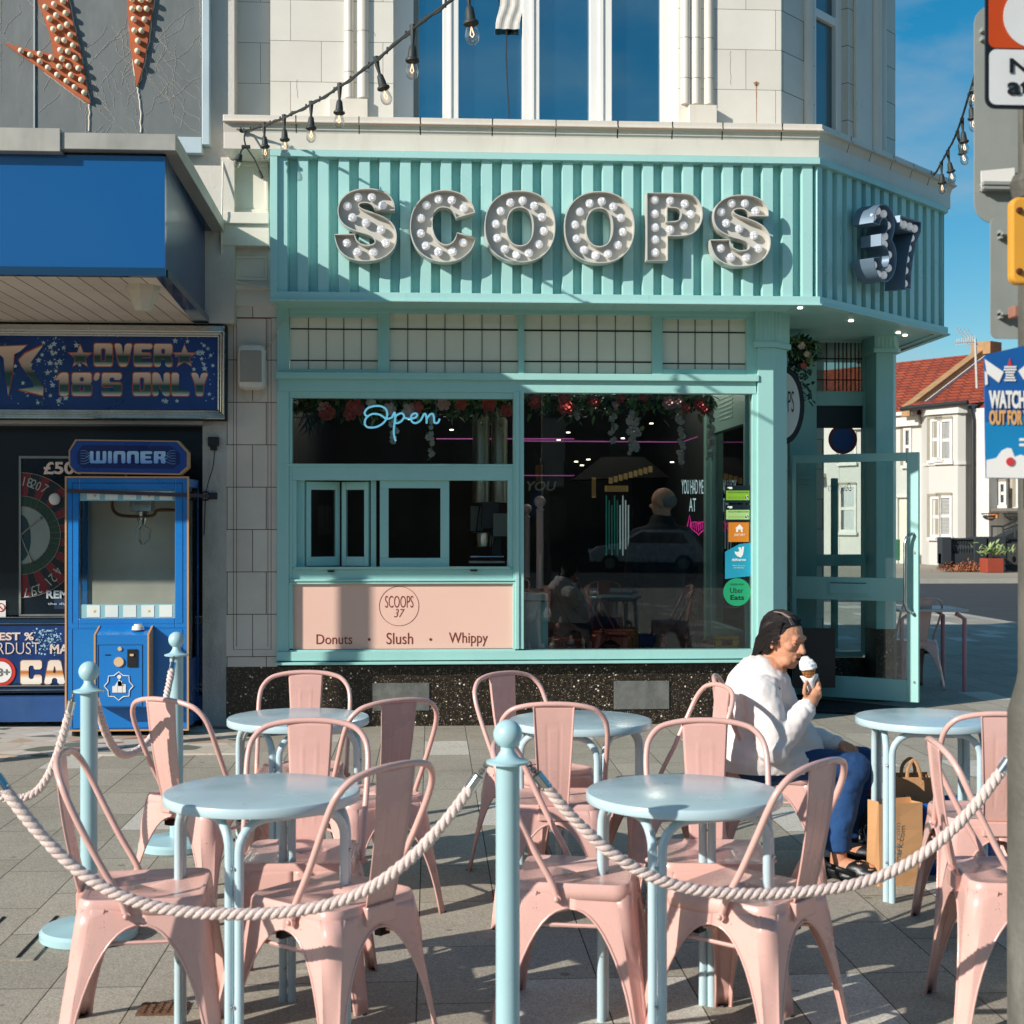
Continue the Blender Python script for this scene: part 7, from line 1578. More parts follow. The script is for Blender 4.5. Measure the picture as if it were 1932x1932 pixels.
m = M(HM); m.prism([(xpw+.22, .3, ze-.38), (xpw+.22, 5.6, rr_+.02), (xpw+.22, 5.6, rr_+.16), (xpw+.22, .3, ze-.24)], (.06, 0, 0)); m.prism([(xl0, .45, ze-.34), (xl0, .55, ze-.34), (xl0, .55, ze-.2), (xl0, .45, ze-.2)], (xb0-xl0, 0, 0)); hobj('flashing', m, HTR, h1)
m = M(HM); m.tube([(xb0-.2, -.2, ze-.16), (xb1+.35, -.2, ze-.10)], .09, 8); m.tube([(xb1+.22, .1, ze-.2), (xb1+.3, .2, ze-.7), (xb1+.3, .2, 0)], .075, 8); hobj('drainpipe', m, HD, h1)
def sash_win(par, x0, x1, z0, z1, y, dark=False, blind=False):
    m = M(HM); fw = .10; m.box(x0, x0+fw, y-.04, y+.1, z0, z1); m.box(x1-fw, x1, y-.04, y+.1, z0, z1); m.box(x0+fw, x1-fw, y-.04, y+.1, z1-fw, z1); m.box(x0+fw, x1-fw, y-.04, y+.1, z0, z0+fw); zm = (z0+z1)/2; m.box(x0+fw, x1-fw, y-.02, y+.1, zm-.06, zm+.06); m.box(x0-.08, x1+.08, y-.12, y-.045, z0-.12, z0)
    o = hobj('window', m, HTR, par); m = M(HM); m.box(x0+.05, x1-.05, y+.02, y+.06, z0+.05, z1-.05); hobj('pane', m, HGL if not dark else HD, o)
    m = M(HM)
    if blind:
        for k in range(26): m.box(x0+fw+.02, x1-fw-.02, y+.0, y+.012, z0+.12+k*(z1-z0-.2)/26, z0+.12+(k+.45)*(z1-z0-.2)/26)
    elif not dark:
        for k in range(8): xx = x0+fw+.12+k*(x1-x0-2*fw-.12)/8; m.box(xx, xx+(x1-x0)/14, y+.005, y+.018, z0+fw, z1-fw)
    if len(m.b.verts): hobj('blind' if blind else 'curtain', m, HCU if not blind else pm('slat_grey', '4c5557', .6), o)
    else: m.b.free()
    m = M(HM); m.box(x0-.16, x0-.0, y-.012, y-.002, z0, z1+.1); m.box(x0-.1, x1, y-.05, y-.045, z1, z1+.10); hobj('reveal', m, pm('reveal_tan', '8f8878', .9), o)
def hrect(x0, y0, x1, y1, f): a = f(x0, y0); b = f(x1, y1); p = hp(a[0], b[1]); q = hp(b[0], a[1]); return p[0], q[0], p[1], q[1]
for r, f, dk, bl in (((965,925,1132,1405), zh, 0, 0), ((980,720,1130,1185), zh5, 0, 1)): x0, x1, z0, z1 = hrect(*r, f); sash_win(h1, x0, x1, z0, z1, -.005, dk, bl)
# left canted side of the bay: windows seen narrower
def cant_win(r, f, dk=0):
    a = f(r[0], r[1]); b = f(r[2], r[3]); P = HM @ Vector((xb0, .8, 0)); Q = HM @ Vector((xb0+.9, 0, 0)); return
x0, x1, z0, z1 = hrect(705, 935, 838, 1400, zh); sash_win(h1, xb0+.98, xb0+.98+(x1-x0), z0, z1, -.005)
x0, x1, z0, z1 = hrect(720, 735, 842, 1190, zh5); sash_win(h1, xb0+.98, xb0+.98+(x1-x0), z0, z1, -.005, 1)
x0, x1, z0, z1 = hrect(520, 1010, 608, 1440, zh); sash_win(h1, x0-.3, x1-.3, z0, z1, .78)
m = M(HM); x0, x1, z0, z1 = hrect(480, 740, 630, 1480, zh5); m.box(x0-.3, x1-.4, .70, .79, 0, z1); hobj('doorway', m, pm('door_cream', 'd8d2c0', .7), h1); m = M(HM); m.box(x0-.4, x1-.2, .55, .8, z1, z1+.12); m.box(x1-.45, x1-.25, .6, .8, 0, z1); m.box(x0-.45, x0-.3, .6, .8, 0, z1); hobj('porch_trim', m, HTR, h1)
g_ = hrect(572, 1215, 598, 1448, zh5); m = M(HM); m.box(g_[0], g_[1]+.1, -.5, -.45, g_[2], g_[3]); tag(obj('green_sign', m, pm('sign_green', '1f5a40', .5), None), 'small upright green sign board in front of the white house', 'sign')
# left neighbour and others seen through the porch glass
h2 = house('terraced_house', 'white terraced house seen through the porch glass, left of the drainpiped house')
m = M(HM); xq = xb0-7; m.box(xq-6, xl0-.01, .8, 9, -.05, ze-.4); m.prism([(xq-1.4, .8, -.05), (xq-.6, 0, -.05), (xq+1.4, 0, -.05), (xq+2.2, .8, -.05)], (0, 0, ze-.3)); hobj('wall', m, HW, h2)
m = M(HM); m.prism([(xq-6, .5, ze-.45), (xl0-6.01, .5, ze-.45), (xl0-6.01, 5.5, rr_), (xq-6, 5.5, rr_)], (0, .2, .12)); hobj('roof', m, HT, h2)
for z0, z1 in ((1.2, 3.1), (4.0, 6.0)):
    for xx in (xq-.5, xq+.7, xq+3.1): sash_win(h2, xx, xx+.85, z0, z1, -.005 if xx < xq+2 else .78)
m = M(HM); m.box(xq-1.6, xq+2.4, -.1, .82, 3.45, 3.6); hobj('band', m, HTR, h2)
# right-hand house beyond the beige gable
h3 = house('terraced_house', 'white house with beige side wall, ledge and hanging baskets behind the notice board')
a0 = xb1+.9; m = M(HM); m.box(a0, a0+2.2, 1.6, 9, -.05, ze-.2); m.box(a0+2.2, a0+16, 1.0, 9, -.05, ze-1.5); hobj('wall', m, HW, h3)
m = M(HM); bx = hrect(1335, 650, 1490, 1810, zh); m.box(bx[0]-.2, bx[1]+.4, 1.55, 1.6, bx[2], ze+.2); hobj('beige_patch', m, HB, h3)
m = M(HM); m.prism([(a0, .9, ze-.3), (a0+16, .9, ze-.3), (a0+16, 6, rr_), (a0, 6, rr_)], (0, .2, .12)); hobj('roof', m, HT, h3)
for r, f in (((1690,500,1850,850), zh5), ((1490,560,1580,830), zh5)): x0, x1, z0, z1 = hrect(*r, f); sash_win(h3, x0, x1, z0, z1, .9)
m = M(HM); x0, x1, z0, z1 = hrect(1440, 862, 1885, 900, zh5); m.box(x0, x1, .4, 1.0, z0, z1); hobj('window_ledge', m, pm('ledge_grey', '6a665e', .8), h3)
m = M(HM); m.tube([(hrect(1385, 0, 1385, 0, zh)[0], .5, hp(1840, (780+1210/4.83)/1.2298)[1]), (a0+3.2, .5, hp(1840, (780+1180/4.83)/1.2298)[1])], .1, 6); hobj('porch_roof', m, HD, h3)
for i, (x0_, x1_) in enumerate(((1400, 1580), (1640, 1835))):
    xa_, xb_, za_, zb__ = hrect(x0_, 925, x1_, 1000, zh5); cx = (xa_+xb_)/2; rr2 = (xb_-xa_)/2; m = M(HM)
    for k in range(9): a = math.pi*k/8; m.tube([(cx+rr2*math.cos(a), .38+.0, zb__), (cx+rr2*.75*math.cos(a), .38-.25*math.sin(a), (za_+zb__)/2), (cx+rr2*.2*math.cos(a), .38, za_)], .018, 4)
    for z_, q in ((zb__, 1), ((za_+zb__)/2, .8)): m.tube([(cx+rr2*q*math.cos(math.pi*k/10), .38-.3*math.sin(math.pi*k/10), z_) for k in range(11)], .018, 4)
    tag(obj('hanging_basket', m, HD, None), ['empty wire wall basket under the ledge, with orange showing through', 'empty wire wall basket under the ledge, right one'][i], 'basket')
xa_, xb_, za_, zb__ = hrect(1480, 930, 1580, 975, zh5); m = M(HM); m.box(xa_, xb_, .30, .36, za_, zb__); tag(obj('basket_liner', m, pm('orange_liner', 'c47a4c', .8), None), 'small orange liner in the left wire basket', 'liner')
# garden walls and railings in front
gw = thing('garden_wall', 'dark painted garden wall with piers and pale-backed balusters', 'wall', (HO.x, HO.y, 0), 'front garden walls')
YGW = 44.0; DG = pm('dark_wall_paint', '2c3338', .8, var=.2, scale=.8)
def gbox(m, x0, y0, x1, y1, d0=0, d1=.35): a = zh5(x0, y0); b = zh5(x1, y1); pbox(m, a[0], a[1], b[0], b[1]+1.5, YGW, d0, d1)
m = M(); gbox(m, 1010, 1375, 1540, 1540, .05, .3); gbox(m, 1640, 1500, 2100, 1560, .05, .3); obj('wall', m, DG, gw)
m = M()
for r in ((1010,1190,1110,1480), (1378,1185,1505,1530), (1535,1185,1645,1560), (1650,1185,1720,1560)): gbox(m, *r, -.05, .4)
obj('pier', m, DG, gw)
m = M(); 
for k in range(9):
    x = 1128+k*30; a = zh5(x, 1208); b = zh5(x, 1375); P, Q = W(a[0], a[1], YGW+.18), W(b[0], b[1], YGW+.18); h = P.z-Q.z; m.lathe([(.05, 0), (.05, h*.1), (.09, h*.35), (.04, h*.55), (.08, h*.8), (.05, h)], (P.x, P.y, Q.z), 8)
obj('baluster', m, DG, gw)
m = M(); gbox(m, 1110, 1200, 1380, 1210, .05, .3); obj('rail', m, DG, gw)
rl_ = thing('railings', 'black iron stair railings and steps at the right-hand house', 'railings', (HO.x+6, 44, 0))
m = M()
def gp(x, y, d=0): a = zh5(x, y); return W(a[0], a[1], YGW+d)
m.tube([gp(1560, 1068), gp(1700, 1068), gp(2000, 930)], .03, 6); m.tube([gp(1700, 1110), gp(2000, 1000)], .025, 6)
for x in (1570, 1698, 1830): m.tube([gp(x, 1068 if x < 1750 else 1010), gp(x, 1190)], .03, 6)
for k in range(24): x = 1740+k*16; m.tube([gp(x, 1260), gp(x, 1500)], .022, 5)
m.tube([gp(1720, 1210), gp(2100, 1210)], .03, 6); obj('rail', m, HD, rl_)
m = M(); m.prism([gp(1700, 1190, .5), gp(2100, 990, .5), gp(2100, 1500, .5), gp(1700, 1500, .5)], (0, .8, 0)); obj('steps', m, pm('steps_dark', '23282b', .8), rl_)
m = M(); random.seed(4)
wd_ = [(1130,1490), (1250,1440), (1270,1500), (1310,1510), (1340,1500), (1030,1490), (1400,1540)]
wdm = pm('dry_weeds', 'a8623a', .8, var=.5, scale=3)
for i, (x, y) in enumerate(wd_):
    m = M(); P = gp(x, y+28, -.3); P.z = 0
    for k in range(60): leafm(m, P+Vector((random.gauss(0, .15), random.gauss(0, .1), abs(random.gauss(.0, .12)))), Vector((random.uniform(-1, 1), random.uniform(-1, 1), random.uniform(0, 1.5))), .10, .04)
    tag(obj('weeds', m, wdm, None, tri=True), 'clump of dry orange-brown weeds growing along the foot of the dark garden wall', 'weeds', 'dry weeds along the garden wall')
P = gp(1570, 1560, -.8); m = M(); m.box(P.x-.28, P.x+.28, P.y-.3, P.y+.3, 0, .45); pl = tag(obj('planter', m, pm('terracotta_red', '98402a', .7), None, bevel=.03), 'red square planter standing by the garden wall across the road', 'planter')
m = M()
for k in range(90): leafm(m, P+Vector((random.gauss(.1, .25), random.gauss(0, .15), .45+abs(random.gauss(0, .15)))), Vector((random.uniform(-1, 1), random.uniform(-1, 1), random.uniform(0, 1.5))), .22, .08)
obj('plant', m, LEAF[1], pl, tri=True)
# roof aerial
zA_ = zc(1976, 780, 4.83); a = zA_(1385, 30); b = zA_(1405, 585); m = M(); yA = 50.0; P, Q = W(a[0], a[1], yA), W(b[0], b[1], yA); m.tube([P, Q], .05, 6)
q = zA_(1155, 75); m.tube([P+Vector((0, 0, -.1)), W(q[0], q[1], yA)], .025, 5)
for k in range(9): f = k/9; c = P.lerp(W(q[0], q[1], yA), f); m.tube([c+Vector((0, 0, -.12)), c+Vector((0, 0, .12))], .015, 4)
for k in range(4): m.tube([P+Vector((-.3-k*.15, 0, .35+k*.02)), P+Vector((.15-k*.12, 0, -.3))], .018, 4)
tag(obj('tv_aerial', m, pm('aerial_grey', 'b5b2ac', .5), None), 'television aerial on a pale pole above the red roof', 'aerial')
# ---------------------------------------------------------------- people
SKIN = pm('weathered_skin', 'c98f70', .55, var=.12, scale=14, bump=.35, bscale=70, spec=.3)
HAIR = pm('dark_hair', '1b1310', .6, var=.5, scale=9, bump=.25, bscale=90)
JKT = pm('white_fleece', 'e4ddd8', .9, var=.05, scale=4, bump=.15, bscale=240)
JEAN = pm('blue_denim', '1c4474', .85, var=.3, scale=6, bump=.2, bscale=300, fine=.15)
zp = zc(1600, 1380, 3.864)
def pj(X, Y, y): a = zp(X, Y); return W(a[0], a[1], y)
per = thing('person', 'seated person in a white fleece and blue jeans eating a whipped ice cream cone', 'person', (CP.x, CP.y, 0))
hip = pj(600, 1440, 6.05); belly = pj(665, 1260, 6.03); chest = pj(640, 1020, 6.02); upp = pj(620, 860, 6.02); nb = pj(725, 690, 6.0)
HC = pj(845, 400, 5.99)                                                 # head centre
HXF = Matrix.Translation(HC) @ Matrix.Rotation(R(-46), 4, 'Z') @ Matrix.Rotation(R(14), 4, 'Y') @ Matrix.Scale(.92, 4)
sN, eN, wN = pj(640, 900, 5.86), pj(760, 1370, 5.80), pj(1065, 995, 5.84)
sF, eF, wF = pj(760, 880, 6.22), pj(1010, 1290, 6.25), pj(1330, 1353, 6.06)
hN, kN, aN = pj(600, 1530, 5.95), pj(1470, 1560, 5.93), pj(1335, 2290, 5.93)
hF, kF, aF = pj(640, 1500, 6.17), pj(1540, 1500, 6.20), pj(1410, 2180, 6.20)
m = M()
def ell(m, c, r, xf): o_ = m.xf; m.xf = xf; m.sph(c, 1, 20, 14, r); m.xf = o_
H_ = lambda c, r: ell(m, c, r, HXF)
H_((-.015, 0, .025), (.102, .080, .094)); H_((.030, 0, -.045), (.066, .060, .078)); H_((.062, 0, -.100), (.030, .028, .024)); H_((.045, .03, -.085), (.04, .03, .03)); H_((.045, -.03, -.085), (.04, .03, .03))
def hc_(a, b, r0, r1): capsule(m, HXF @ Vector(a), HXF @ Vector(b), r0, r1, 12)
hc_((.086, 0, .014), (.114, 0, -.026), .0085, .0135); hc_((.100, -.013, -.030), (.100, .013, -.030), .0095, .0095)
hc_((.083, -.036, .030), (.083, .036, .030), .0115, .0115); H_((.060, .043, -.014), (.027, .024, .022)); H_((.060, -.043, -.014), (.027, .024, .022))
hc_((.090, -.018, -.058), (.090, .018, -.058), .0085, .0085); hc_((.086, -.016, -.076), (.086, .016, -.076), .0085, .0085)
for s in (-1, 1): H_((-.010, s*.080, -.012), (.016, .009, .029)); H_((-.004, s*.082, -.034), (.009, .007, .011)); hc_((.072, s*.031, .020), (.074, s*.031, -.002), .011, .010)
hc_((-.03, 0, -.06), (-.075, 0, -.15), .054, .060); capsule(m, HXF @ Vector((-.07, 0, -.14)), nb+Vector((-.02, 0, -.03)), .060, .075)
capsule(m, nb, upp, .07, .115); capsule(m, upp, chest, .12, .13); capsule(m, chest, belly, .13, .14); capsule(m, belly, hip, .14, .13)
capsule(m, upp, sN, .08, .06); capsule(m, upp, sF, .08, .06)
capsule(m, sN, eN, .05, .042); capsule(m, eN, wN, .04, .027); capsule(m, sF, eF, .05, .042); capsule(m, eF, wF, .04, .027)
capsule(m, hN, kN, .078, .055); capsule(m, kN, aN, .052, .036); capsule(m, hF, kF, .078, .055); capsule(m, kF, aF, .052, .036)
def finger(pts, y=None, r=.0098):
    P = [pj(*p) for p in pts]
    for i in range(len(P)-1): capsule(m, P[i], P[i+1], r*(1-.09*i), r*(1-.09*(i+1)), 10)
# near hand: closed round the cone
palm = pj(1095, 915, 5.845); capsule(m, wN, pj(1085, 950, 5.845), .028, .034); capsule(m, pj(1075, 945, 5.85), pj(1125, 880, 5.845), .030, .024); capsule(m, pj(1100, 935, 5.86), pj(1140, 900, 5.85), .026, .022)
finger([(1128, 880, 5.84), (1152, 800, 5.835), (1145, 748, 5.855), (1105, 742, 5.885)]); finger([(1136, 900, 5.84), (1166, 842, 5.83), (1160, 795, 5.85), (1112, 790, 5.888)])
finger([(1138, 925, 5.84), (1168, 885, 5.832), (1163, 845, 5.85), (1115, 838, 5.888)]); finger([(1130, 955, 5.845), (1160, 928, 5.838), (1154, 893, 5.852), (1115, 885, 5.885)], r=.0085)
finger([(1065, 940, 5.84), (1030, 880, 5.825), (1035, 820, 5.822), (1050, 775, 5.828)], r=.0108)
# far hand: relaxed over the knee
capsule(m, wF, pj(1390, 1373, 6.040), .027, .030); capsule(m, pj(1380, 1363, 6.060), pj(1440, 1378, 6.030), .028, .022)
finger([(1440, 1363, 6.050), (1490, 1373, 6.040), (1505, 1418, 6.030), (1490, 1473, 6.025)]); finger([(1435, 1378, 6.030), (1480, 1403, 6.015), (1485, 1453, 6.010), (1465, 1488, 6.005)])
finger([(1425, 1393, 6.015), (1465, 1423, 6.000), (1460, 1468, 5.995), (1435, 1493, 5.995)]); finger([(1410, 1403, 6.005), (1440, 1440, 5.990), (1430, 1478, 5.990), (1405, 1490, 5.990)], r=.0085)
finger([(1375, 1378, 6.000), (1400, 1408, 5.970), (1428, 1428, 5.960), (1440, 1448, 5.960)], r=.0105)
# bare ankle and foot inside the shoe
FTn, FTf = (aN, Vector((.80, -.60, 0))), (aF, Vector((.9, -.43, 0)))
for A_, d in (FTn, FTf): capsule(m, A_, Vector((A_.x, A_.y, .07)), .036, .036); capsule(m, Vector((A_.x, A_.y, .06)), Vector((A_.x, A_.y, .05))+d*.14, .038, .032)
obj('body', remesh(m, .0048, 2, .5), SKIN, per, smooth=True)
# eyes, brows
EYW = pm('eye_white', 'a8958a', .25); EYD = pm('eye_dark', '140c08', .2); BRW = pm('brow', '2a1a14', .8)
m = M(HXF); m2 = M(HXF); m3 = M(HXF)
for s in (-1, 1):
    m.sph((.0770, s*.031, .007), .0105, 14, 10); m2.sph((.0842, s*.0300, .006), .0046, 10, 8)
    m3.tube([(.0905, s*.016, .034), (.0905, s*.030, .038), (.078, s*.048, .034)], [.0015, .0022, .001], 6)
obj('eye', m, EYW, per, smooth=True); obj('iris', m2, EYD, per, smooth=True); obj('eyebrow', m3, BRW, per, smooth=True)
m = M(HXF); 
for s in (-1, 1): m.tube([(.0830, s*.018, .012), (.0860, s*.031, .0150), (.0790, s*.045, .011)], .0040, 6); m.tube([(.083, s*.019, .000), (.0850, s*.031, -.002), (.079, s*.044, .000)], .0030, 6)
obj('eyelid', m, SKIN, per, smooth=True)
m = M(HXF); m.tube([(.094, -.020, -.0665), (.100, 0, -.067), (.094, .020, -.0665)], [.003, .0062, .003], 8); obj('mouth', m, pm('mouth_dark', '3a1410', .5), per, smooth=True)
m = M(); ell(m, (-.028, 0, .042), (.099, .087, .090), HXF); ell(m, (-.075, 0, -.02), (.052, .076, .085), HXF); ell(m, (-.088, 0, -.085), (.038, .062, .055), HXF); ell(m, (-.082, 0, -.125), (.034, .056, .045), HXF); 
for s in (-1, 1): ell(m, (-.045, s*.062, -.02), (.040, .026, .065), HXF)
obj('hair', remesh(m, .006, 3), HAIR, per, smooth=True)
m = M(HXF)
random.seed(21)
for i in range(420):                                                   # combed-back strands
    y0 = random.uniform(-.080, .080); k = math.sqrt(max(0, 1-(y0/.088)**2)); pts = []
    for j in range(10):
        a = R(28+j*18); pts.append((-.028+.1015*k*math.cos(a)+random.uniform(-.0008, .0008), y0*(1-.08*j/9)+random.uniform(-.0008, .0008), .042+.0925*k*math.sin(a) if a < math.pi else .042-.02*(j-8)*3))
    m.tube(pts, .0010+random.random()*.0010, 4)
for i in range(260):
    sd = random.choice((-1, 1)); z0 = random.uniform(-.02, .10); pts = []
    for j in range(9):
        f = j/8; x = .020-.125*f; yy = .0905*math.sqrt(max(.05, 1-((x+.035)/.125)**2)); pts.append((x, sd*(yy+random.uniform(-.001, .001)), z0-.10*f*f-.02*f))
    m.tube(pts, .0012, 4)
obj('hair_strands', m, [HAIR], per)
m = M(HXF)
for i in range(9): y0 = -.02+random.uniform(-.014, .014); m.tube([(.060, y0-.03, .092), (.036, y0-.034, .120), (-.005, y0-.040, .131), (-.04, y0-.045, .127)], .0013, 4)
obj('grey_streak', m, pm('grey_hair', '8c7a70', .5), per)
# clothes
def folds(me, amp, sc_, seed=0):
    for v in me.vertices: v.co += v.normal*amp*(noise.fractal(v.co*sc_+Vector((seed, 0, 0)), 1, 2, 3))
    me.update()
m = M()
capsule(m, nb+Vector((-.03, .0, -.06)), upp, .085, .150); capsule(m, upp+Vector((.0, 0, 0)), chest, .152, .165); capsule(m, chest, belly, .165, .172); capsule(m, belly, hip+Vector((0, 0, .02)), .172, .165); capsule(m, belly+Vector((.06, 0, -.02)), hip+Vector((.17, -.02, .03)), .15, .125); capsule(m, hip+Vector((-.02, 0, .0)), hip+Vector((.05, 0, -.05)), .188, .185); capsule(m, hip+Vector((0, -.02, -.05)), hip+Vector((.16, -.02, -.01)), .165, .12)
for a_, b_ in ((hN, kN), (hF, kF)): capsule(m, a_+Vector((0, 0, .02)), a_.lerp(b_, .36)+Vector((0, 0, .01)), .125, .098)
for s in (sN, sF): capsule(m, upp, s, .11, .085)
def sleeve(s, e, w_): capsule(m, s, e, .083, .068); capsule(m, e, e.lerp(w_, .6), .068, .055); capsule(m, e.lerp(w_, .6), w_.lerp(e, .05), .055, .043)
sleeve(sN, eN, wN); sleeve(sF, eF, wF)
me = remesh(m, .008, 5); folds(me, .012, 7.5); folds(me, .006, 20, 4)
for v in me.vertices: v.co.z = max(v.co.z, .461)
jk = obj('jacket', me, JKT, per, smooth=True)
m = M()
rc = Matrix.Translation(HXF @ Vector((-.070, 0, -.155))) @ (nb-HC).normalized().to_track_quat('-Z', 'Y').to_matrix().to_4x4(); m.xf = rc
m.rings([[((.086-.008*f)*math.cos(a), (.078-.006*f)*math.sin(a), -.045+.070*f+.012*math.cos(a)) for a in [R(-150)+R(300)*k/30 for k in range(31)]] for f in (0, .33, .66, 1)], closed=False, cap=False)
obj('collar', m, JKT, jk, smooth=True, solid=.008)
m = M(); 
for k in (0,): q = [pj(800, 820, 5.84), pj(815, 845, 5.83), pj(803, 850, 5.83)]; m.prism(q, (0, -.003, 0)); q = [pj(757, 1528, 5.875), pj(790, 1575, 5.875), pj(775, 1578, 5.875), pj(762, 1560, 5.875)]; m.prism(q, (0, -.003, 0))
obj('label_mark', m, BLACK, jk)
m = M(); 
for e, w_ in ((eN, wN), (eF, wF)): d = (w_-e).normalized(); m.tube([w_-d*.030, w_-d*.008], [.0445, .044], 18)
cu = obj('cuff', m, JKT, jk, smooth='auto')
m = M(); capsule(m, hN, kN, .092, .074); capsule(m, kN+Vector((-.02, 0, .0)), aN+Vector((0, 0, .06)), .074, .056); capsule(m, hF, kF, .092, .074); capsule(m, kF, aF+Vector((0, 0, .06)), .072, .056); capsule(m, hN, hF, .09, .09); m.tube([aN+Vector((0, 0, .08)), aN+Vector((0, 0, .0))], [.056, .060], 16); m.tube([aF+Vector((0, 0, .08)), aF+Vector((0, 0, .0))], [.056, .060], 16)
me = remesh(m, .008, 4); folds(me, .007, 9, 3); folds(me, .003, 26, 9); tr_ = obj('trousers', me, JEAN, per, smooth=True)
SH = pm('black_clog', '14181c', .4, bump=.1, bscale=80)
for i, (A_, d) in enumerate((FTn, FTf)):
    d = d.normalized(); c0 = Vector((A_.x, A_.y, 0))-d*.05; m = M(); X_ = Matrix.Translation(c0) @ Matrix.Rotation(math.atan2(d.y, d.x), 4, 'Z')
    for c, r in (((.05, 0, .035), (.07, .042, .035)), ((.17, 0, .038), (.085, .052, .040)), ((.14, 0, .055), (.075, .046, .035)), ((.10, 0, .020), (.12, .043, .022))): ell(m, c, r, X_)
    o = obj('shoe', remesh(m, .006, 3), SH, per, smooth=True)
    m = M(X_); m.tube([(.14, -.048, .04), (.02, -.05, .065), (-.025, 0, .075), (.02, .05, .065), (.14, .048, .04)], .007, 6, ex=1.8); obj('heel_strap', m, SH, o, smooth=True)
    if i == 0:
        m = M(X_)
        for j, (x, y) in enumerate(((.15, -.02), (.18, .0), (.15, .02), (.20, -.025), (.20, .022))): c = Vector((x, y, .088-.35*(x-.15)-abs(y)*.2)); m.tube([c+Vector((.010*math.cos(a), .010*math.sin(a), 0)) for a in [2*math.pi*k/12 for k in range(12)]], .0028, 5, loop=True); m.sph(c, .004, 6, 5)
        obj('charm', m, pm('gold_charm', 'd0a070', .4, .3), o)
# the ice cream
ic = thing('ice_cream_cone', 'whipped white ice cream in a waffle cone wrapped in a paper napkin', 'ice cream', pj(1075, 800, 5.85))
top = pj(1062, 655, 5.85); tip = pj(1100, 900, 5.855); ax = (top-tip).normalized(); QM = Matrix.Translation(tip) @ ax.to_track_quat('Z', 'Y').to_matrix().to_4x4(); Lc = (top-tip).length
def waffle():
    m_ = brickmat('waffle', 'xz', .012, .012, .0016, 'b5793c', 'c2854a', '8a5526', off=0, rough=.7, bump=1.0, var=.1); return m_
m = M(QM); m.lathe([(.006, 0), (.031, Lc*.98), (.033, Lc), (.030, Lc+.002)], (0, 0, 0), 24); obj('cone', m, waffle(), ic, smooth='auto')
m = M(QM); m.rings([[((.010+.026*f+.0025*math.sin(a*4+f*3))*math.cos(a), (.010+.026*f+.0025*math.sin(a*4+f*3))*math.sin(a), Lc*(.10+.62*f)+.006*math.sin(a*3)) for a in [2*math.pi*k/30 for k in range(30)]] for f in (0, .25, .5, .75, 1)], cap=False)
q = pj(1160, 930, 5.85); obj('napkin', m, pm('paper_napkin', 'e8e6e4', .85), ic, smooth=True, solid=.001)
m = M(QM); rs = []
for i in range(26):
    f = i/25; rr = .034*(1-f**2.2)**.6+.002; tw = f*5; rs.append([((rr*(1+.07*math.cos(5*a+tw)))*math.cos(a)-.014*f*f, (rr*(1+.07*math.cos(5*a+tw)))*math.sin(a), Lc-.004+.052*f+.0025*math.sin(f*22)) for a in [2*math.pi*k/36 for k in range(36)]])
m.rings(rs); obj('whipped_ice', m, pm('soft_ice', 'efece6', .35, var=.02, bump=.1), ic, smooth=True)
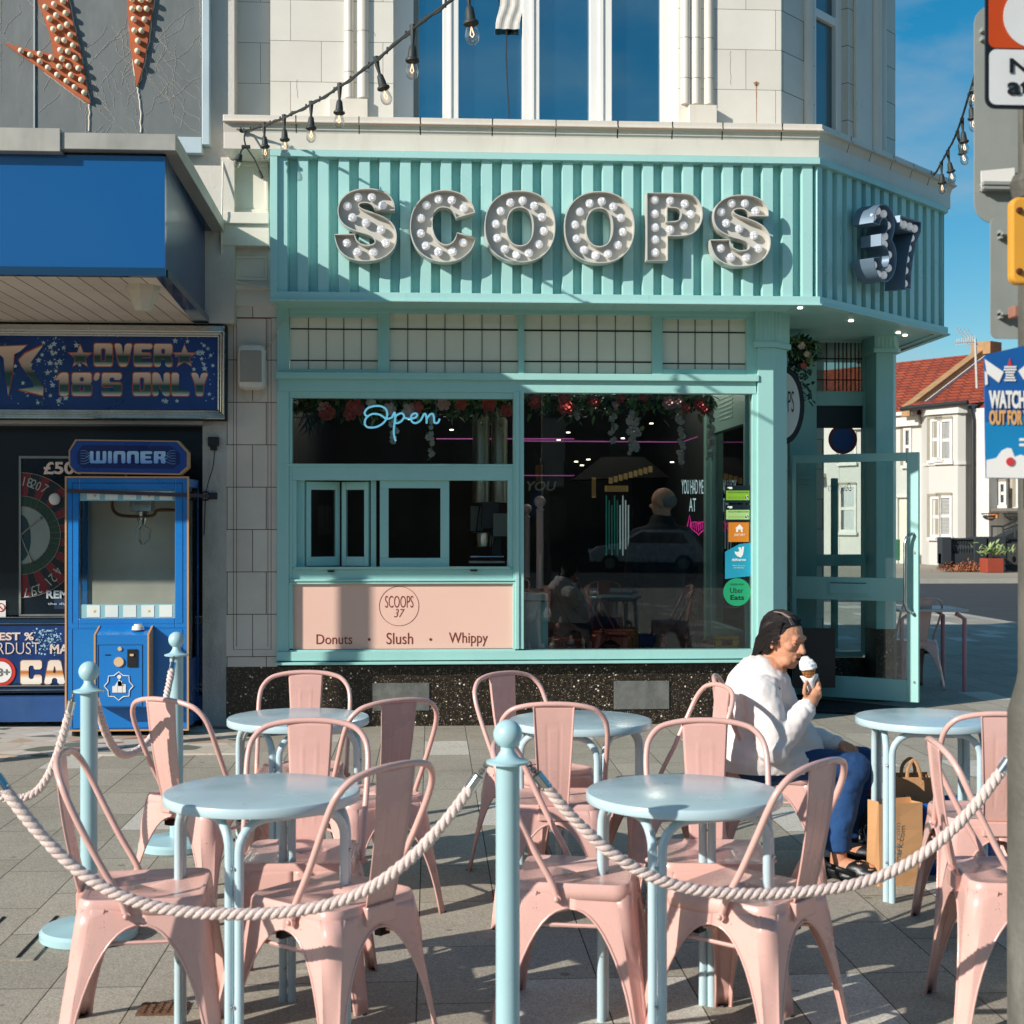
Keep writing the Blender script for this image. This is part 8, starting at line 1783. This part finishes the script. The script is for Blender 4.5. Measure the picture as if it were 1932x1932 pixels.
# man standing inside, seen from behind
mn = thing('person', 'bald grey-haired person in a dark jacket standing inside the shop with back turned', 'person', W(1248, 1200, 11.15)); Ym = 11.15
hcn = W(1250, 948, Ym); X_ = Matrix.Translation(hcn) @ Matrix.Rotation(R(150), 4, 'Z') @ Matrix.Rotation(R(10), 4, 'Y'); m = M()
ell(m, (-.012, 0, .02), (.100, .082, .095), X_); ell(m, (.03, 0, -.045), (.066, .062, .078), X_); ell(m, (.105, 0, -.01), (.016, .012, .02), X_)
for s in (-1, 1): ell(m, (-.01, s*.082, -.012), (.02, .010, .034), X_)
b0 = hcn-Vector((0, 0, .25)); capsule(m, hcn-Vector((0, 0, .06)), b0, .062, .09); capsule(m, b0, b0-Vector((0, 0, .5)), .14, .13)
fz = .12
for s in (-1, 1):
    sh_ = b0+Vector((s*.19, 0, -.02)); capsule(m, b0, sh_, .08, .06); el_ = sh_+Vector((s*.05, .05, -.29)); capsule(m, sh_, el_, .05, .04); hd = el_+Vector((-s*.10, .18, -.08)); capsule(m, el_, hd, .04, .028); capsule(m, hd, hd+Vector((-s*.03, .07, -.01)), .032, .026)
    for k in range(4): capsule(m, hd+Vector((-s*.03+(k-1.5)*.018, .08, 0)), hd+Vector((-s*.03+(k-1.5)*.02, .12, -.03)), .009, .007, 8)
    capsule(m, hd+Vector((-s*.02, .05, 0)), hd+Vector((-s*.06, .09, .0)), .010, .008, 8)
    capsule(m, b0+Vector((s*.09, 0, -.55)), Vector((hcn.x+s*.10, Ym, fz+.45)), .085, .06); capsule(m, Vector((hcn.x+s*.10, Ym, fz+.45)), Vector((hcn.x+s*.10, Ym, fz+.08)), .055, .04); capsule(m, Vector((hcn.x+s*.10, Ym-.02, fz+.05)), Vector((hcn.x+s*.11, Ym+.14, fz+.04)), .042, .035)
obj('body', remesh(m, .010, 3), pm('ruddy_skin', 'd09a7c', .6, var=.15, scale=14), mn, smooth=True)
m = M(); ell(m, (-.045, 0, .0), (.076, .086, .062), X_); obj('hair', remesh(m, .008, 3), pm('short_grey_hair', '8f8680', .9, bump=.6, bscale=200), mn, smooth=True)
m = M(); capsule(m, b0+Vector((0, 0, .06)), b0-Vector((0, 0, .08)), .115, .20); capsule(m, b0-Vector((0, 0, .1)), b0-Vector((0, 0, .60)), .19, .175)
for s in (-1, 1): sh_ = b0+Vector((s*.19, 0, -.03)); el_ = sh_+Vector((s*.05, .05, -.29)); capsule(m, b0, sh_, .10, .085); capsule(m, sh_, el_, .08, .065); capsule(m, el_, el_+Vector((-s*.09, .16, -.07)), .062, .048)
me = remesh(m, .014, 4); folds(me, .01, 7); obj('jacket', me, pm('navy_jacket', '10161e', .85), mn, smooth=True)
m = M()
for s in (-1, 1): capsule(m, b0+Vector((s*.09, 0, -.55)), Vector((hcn.x+s*.10, Ym, fz+.45)), .105, .08); capsule(m, Vector((hcn.x+s*.10, Ym, fz+.45)), Vector((hcn.x+s*.10, Ym, fz+.12)), .08, .06)
obj('trousers', remesh(m, .014, 3), pm('dark_trousers', '14161a', .9), mn, smooth=True)
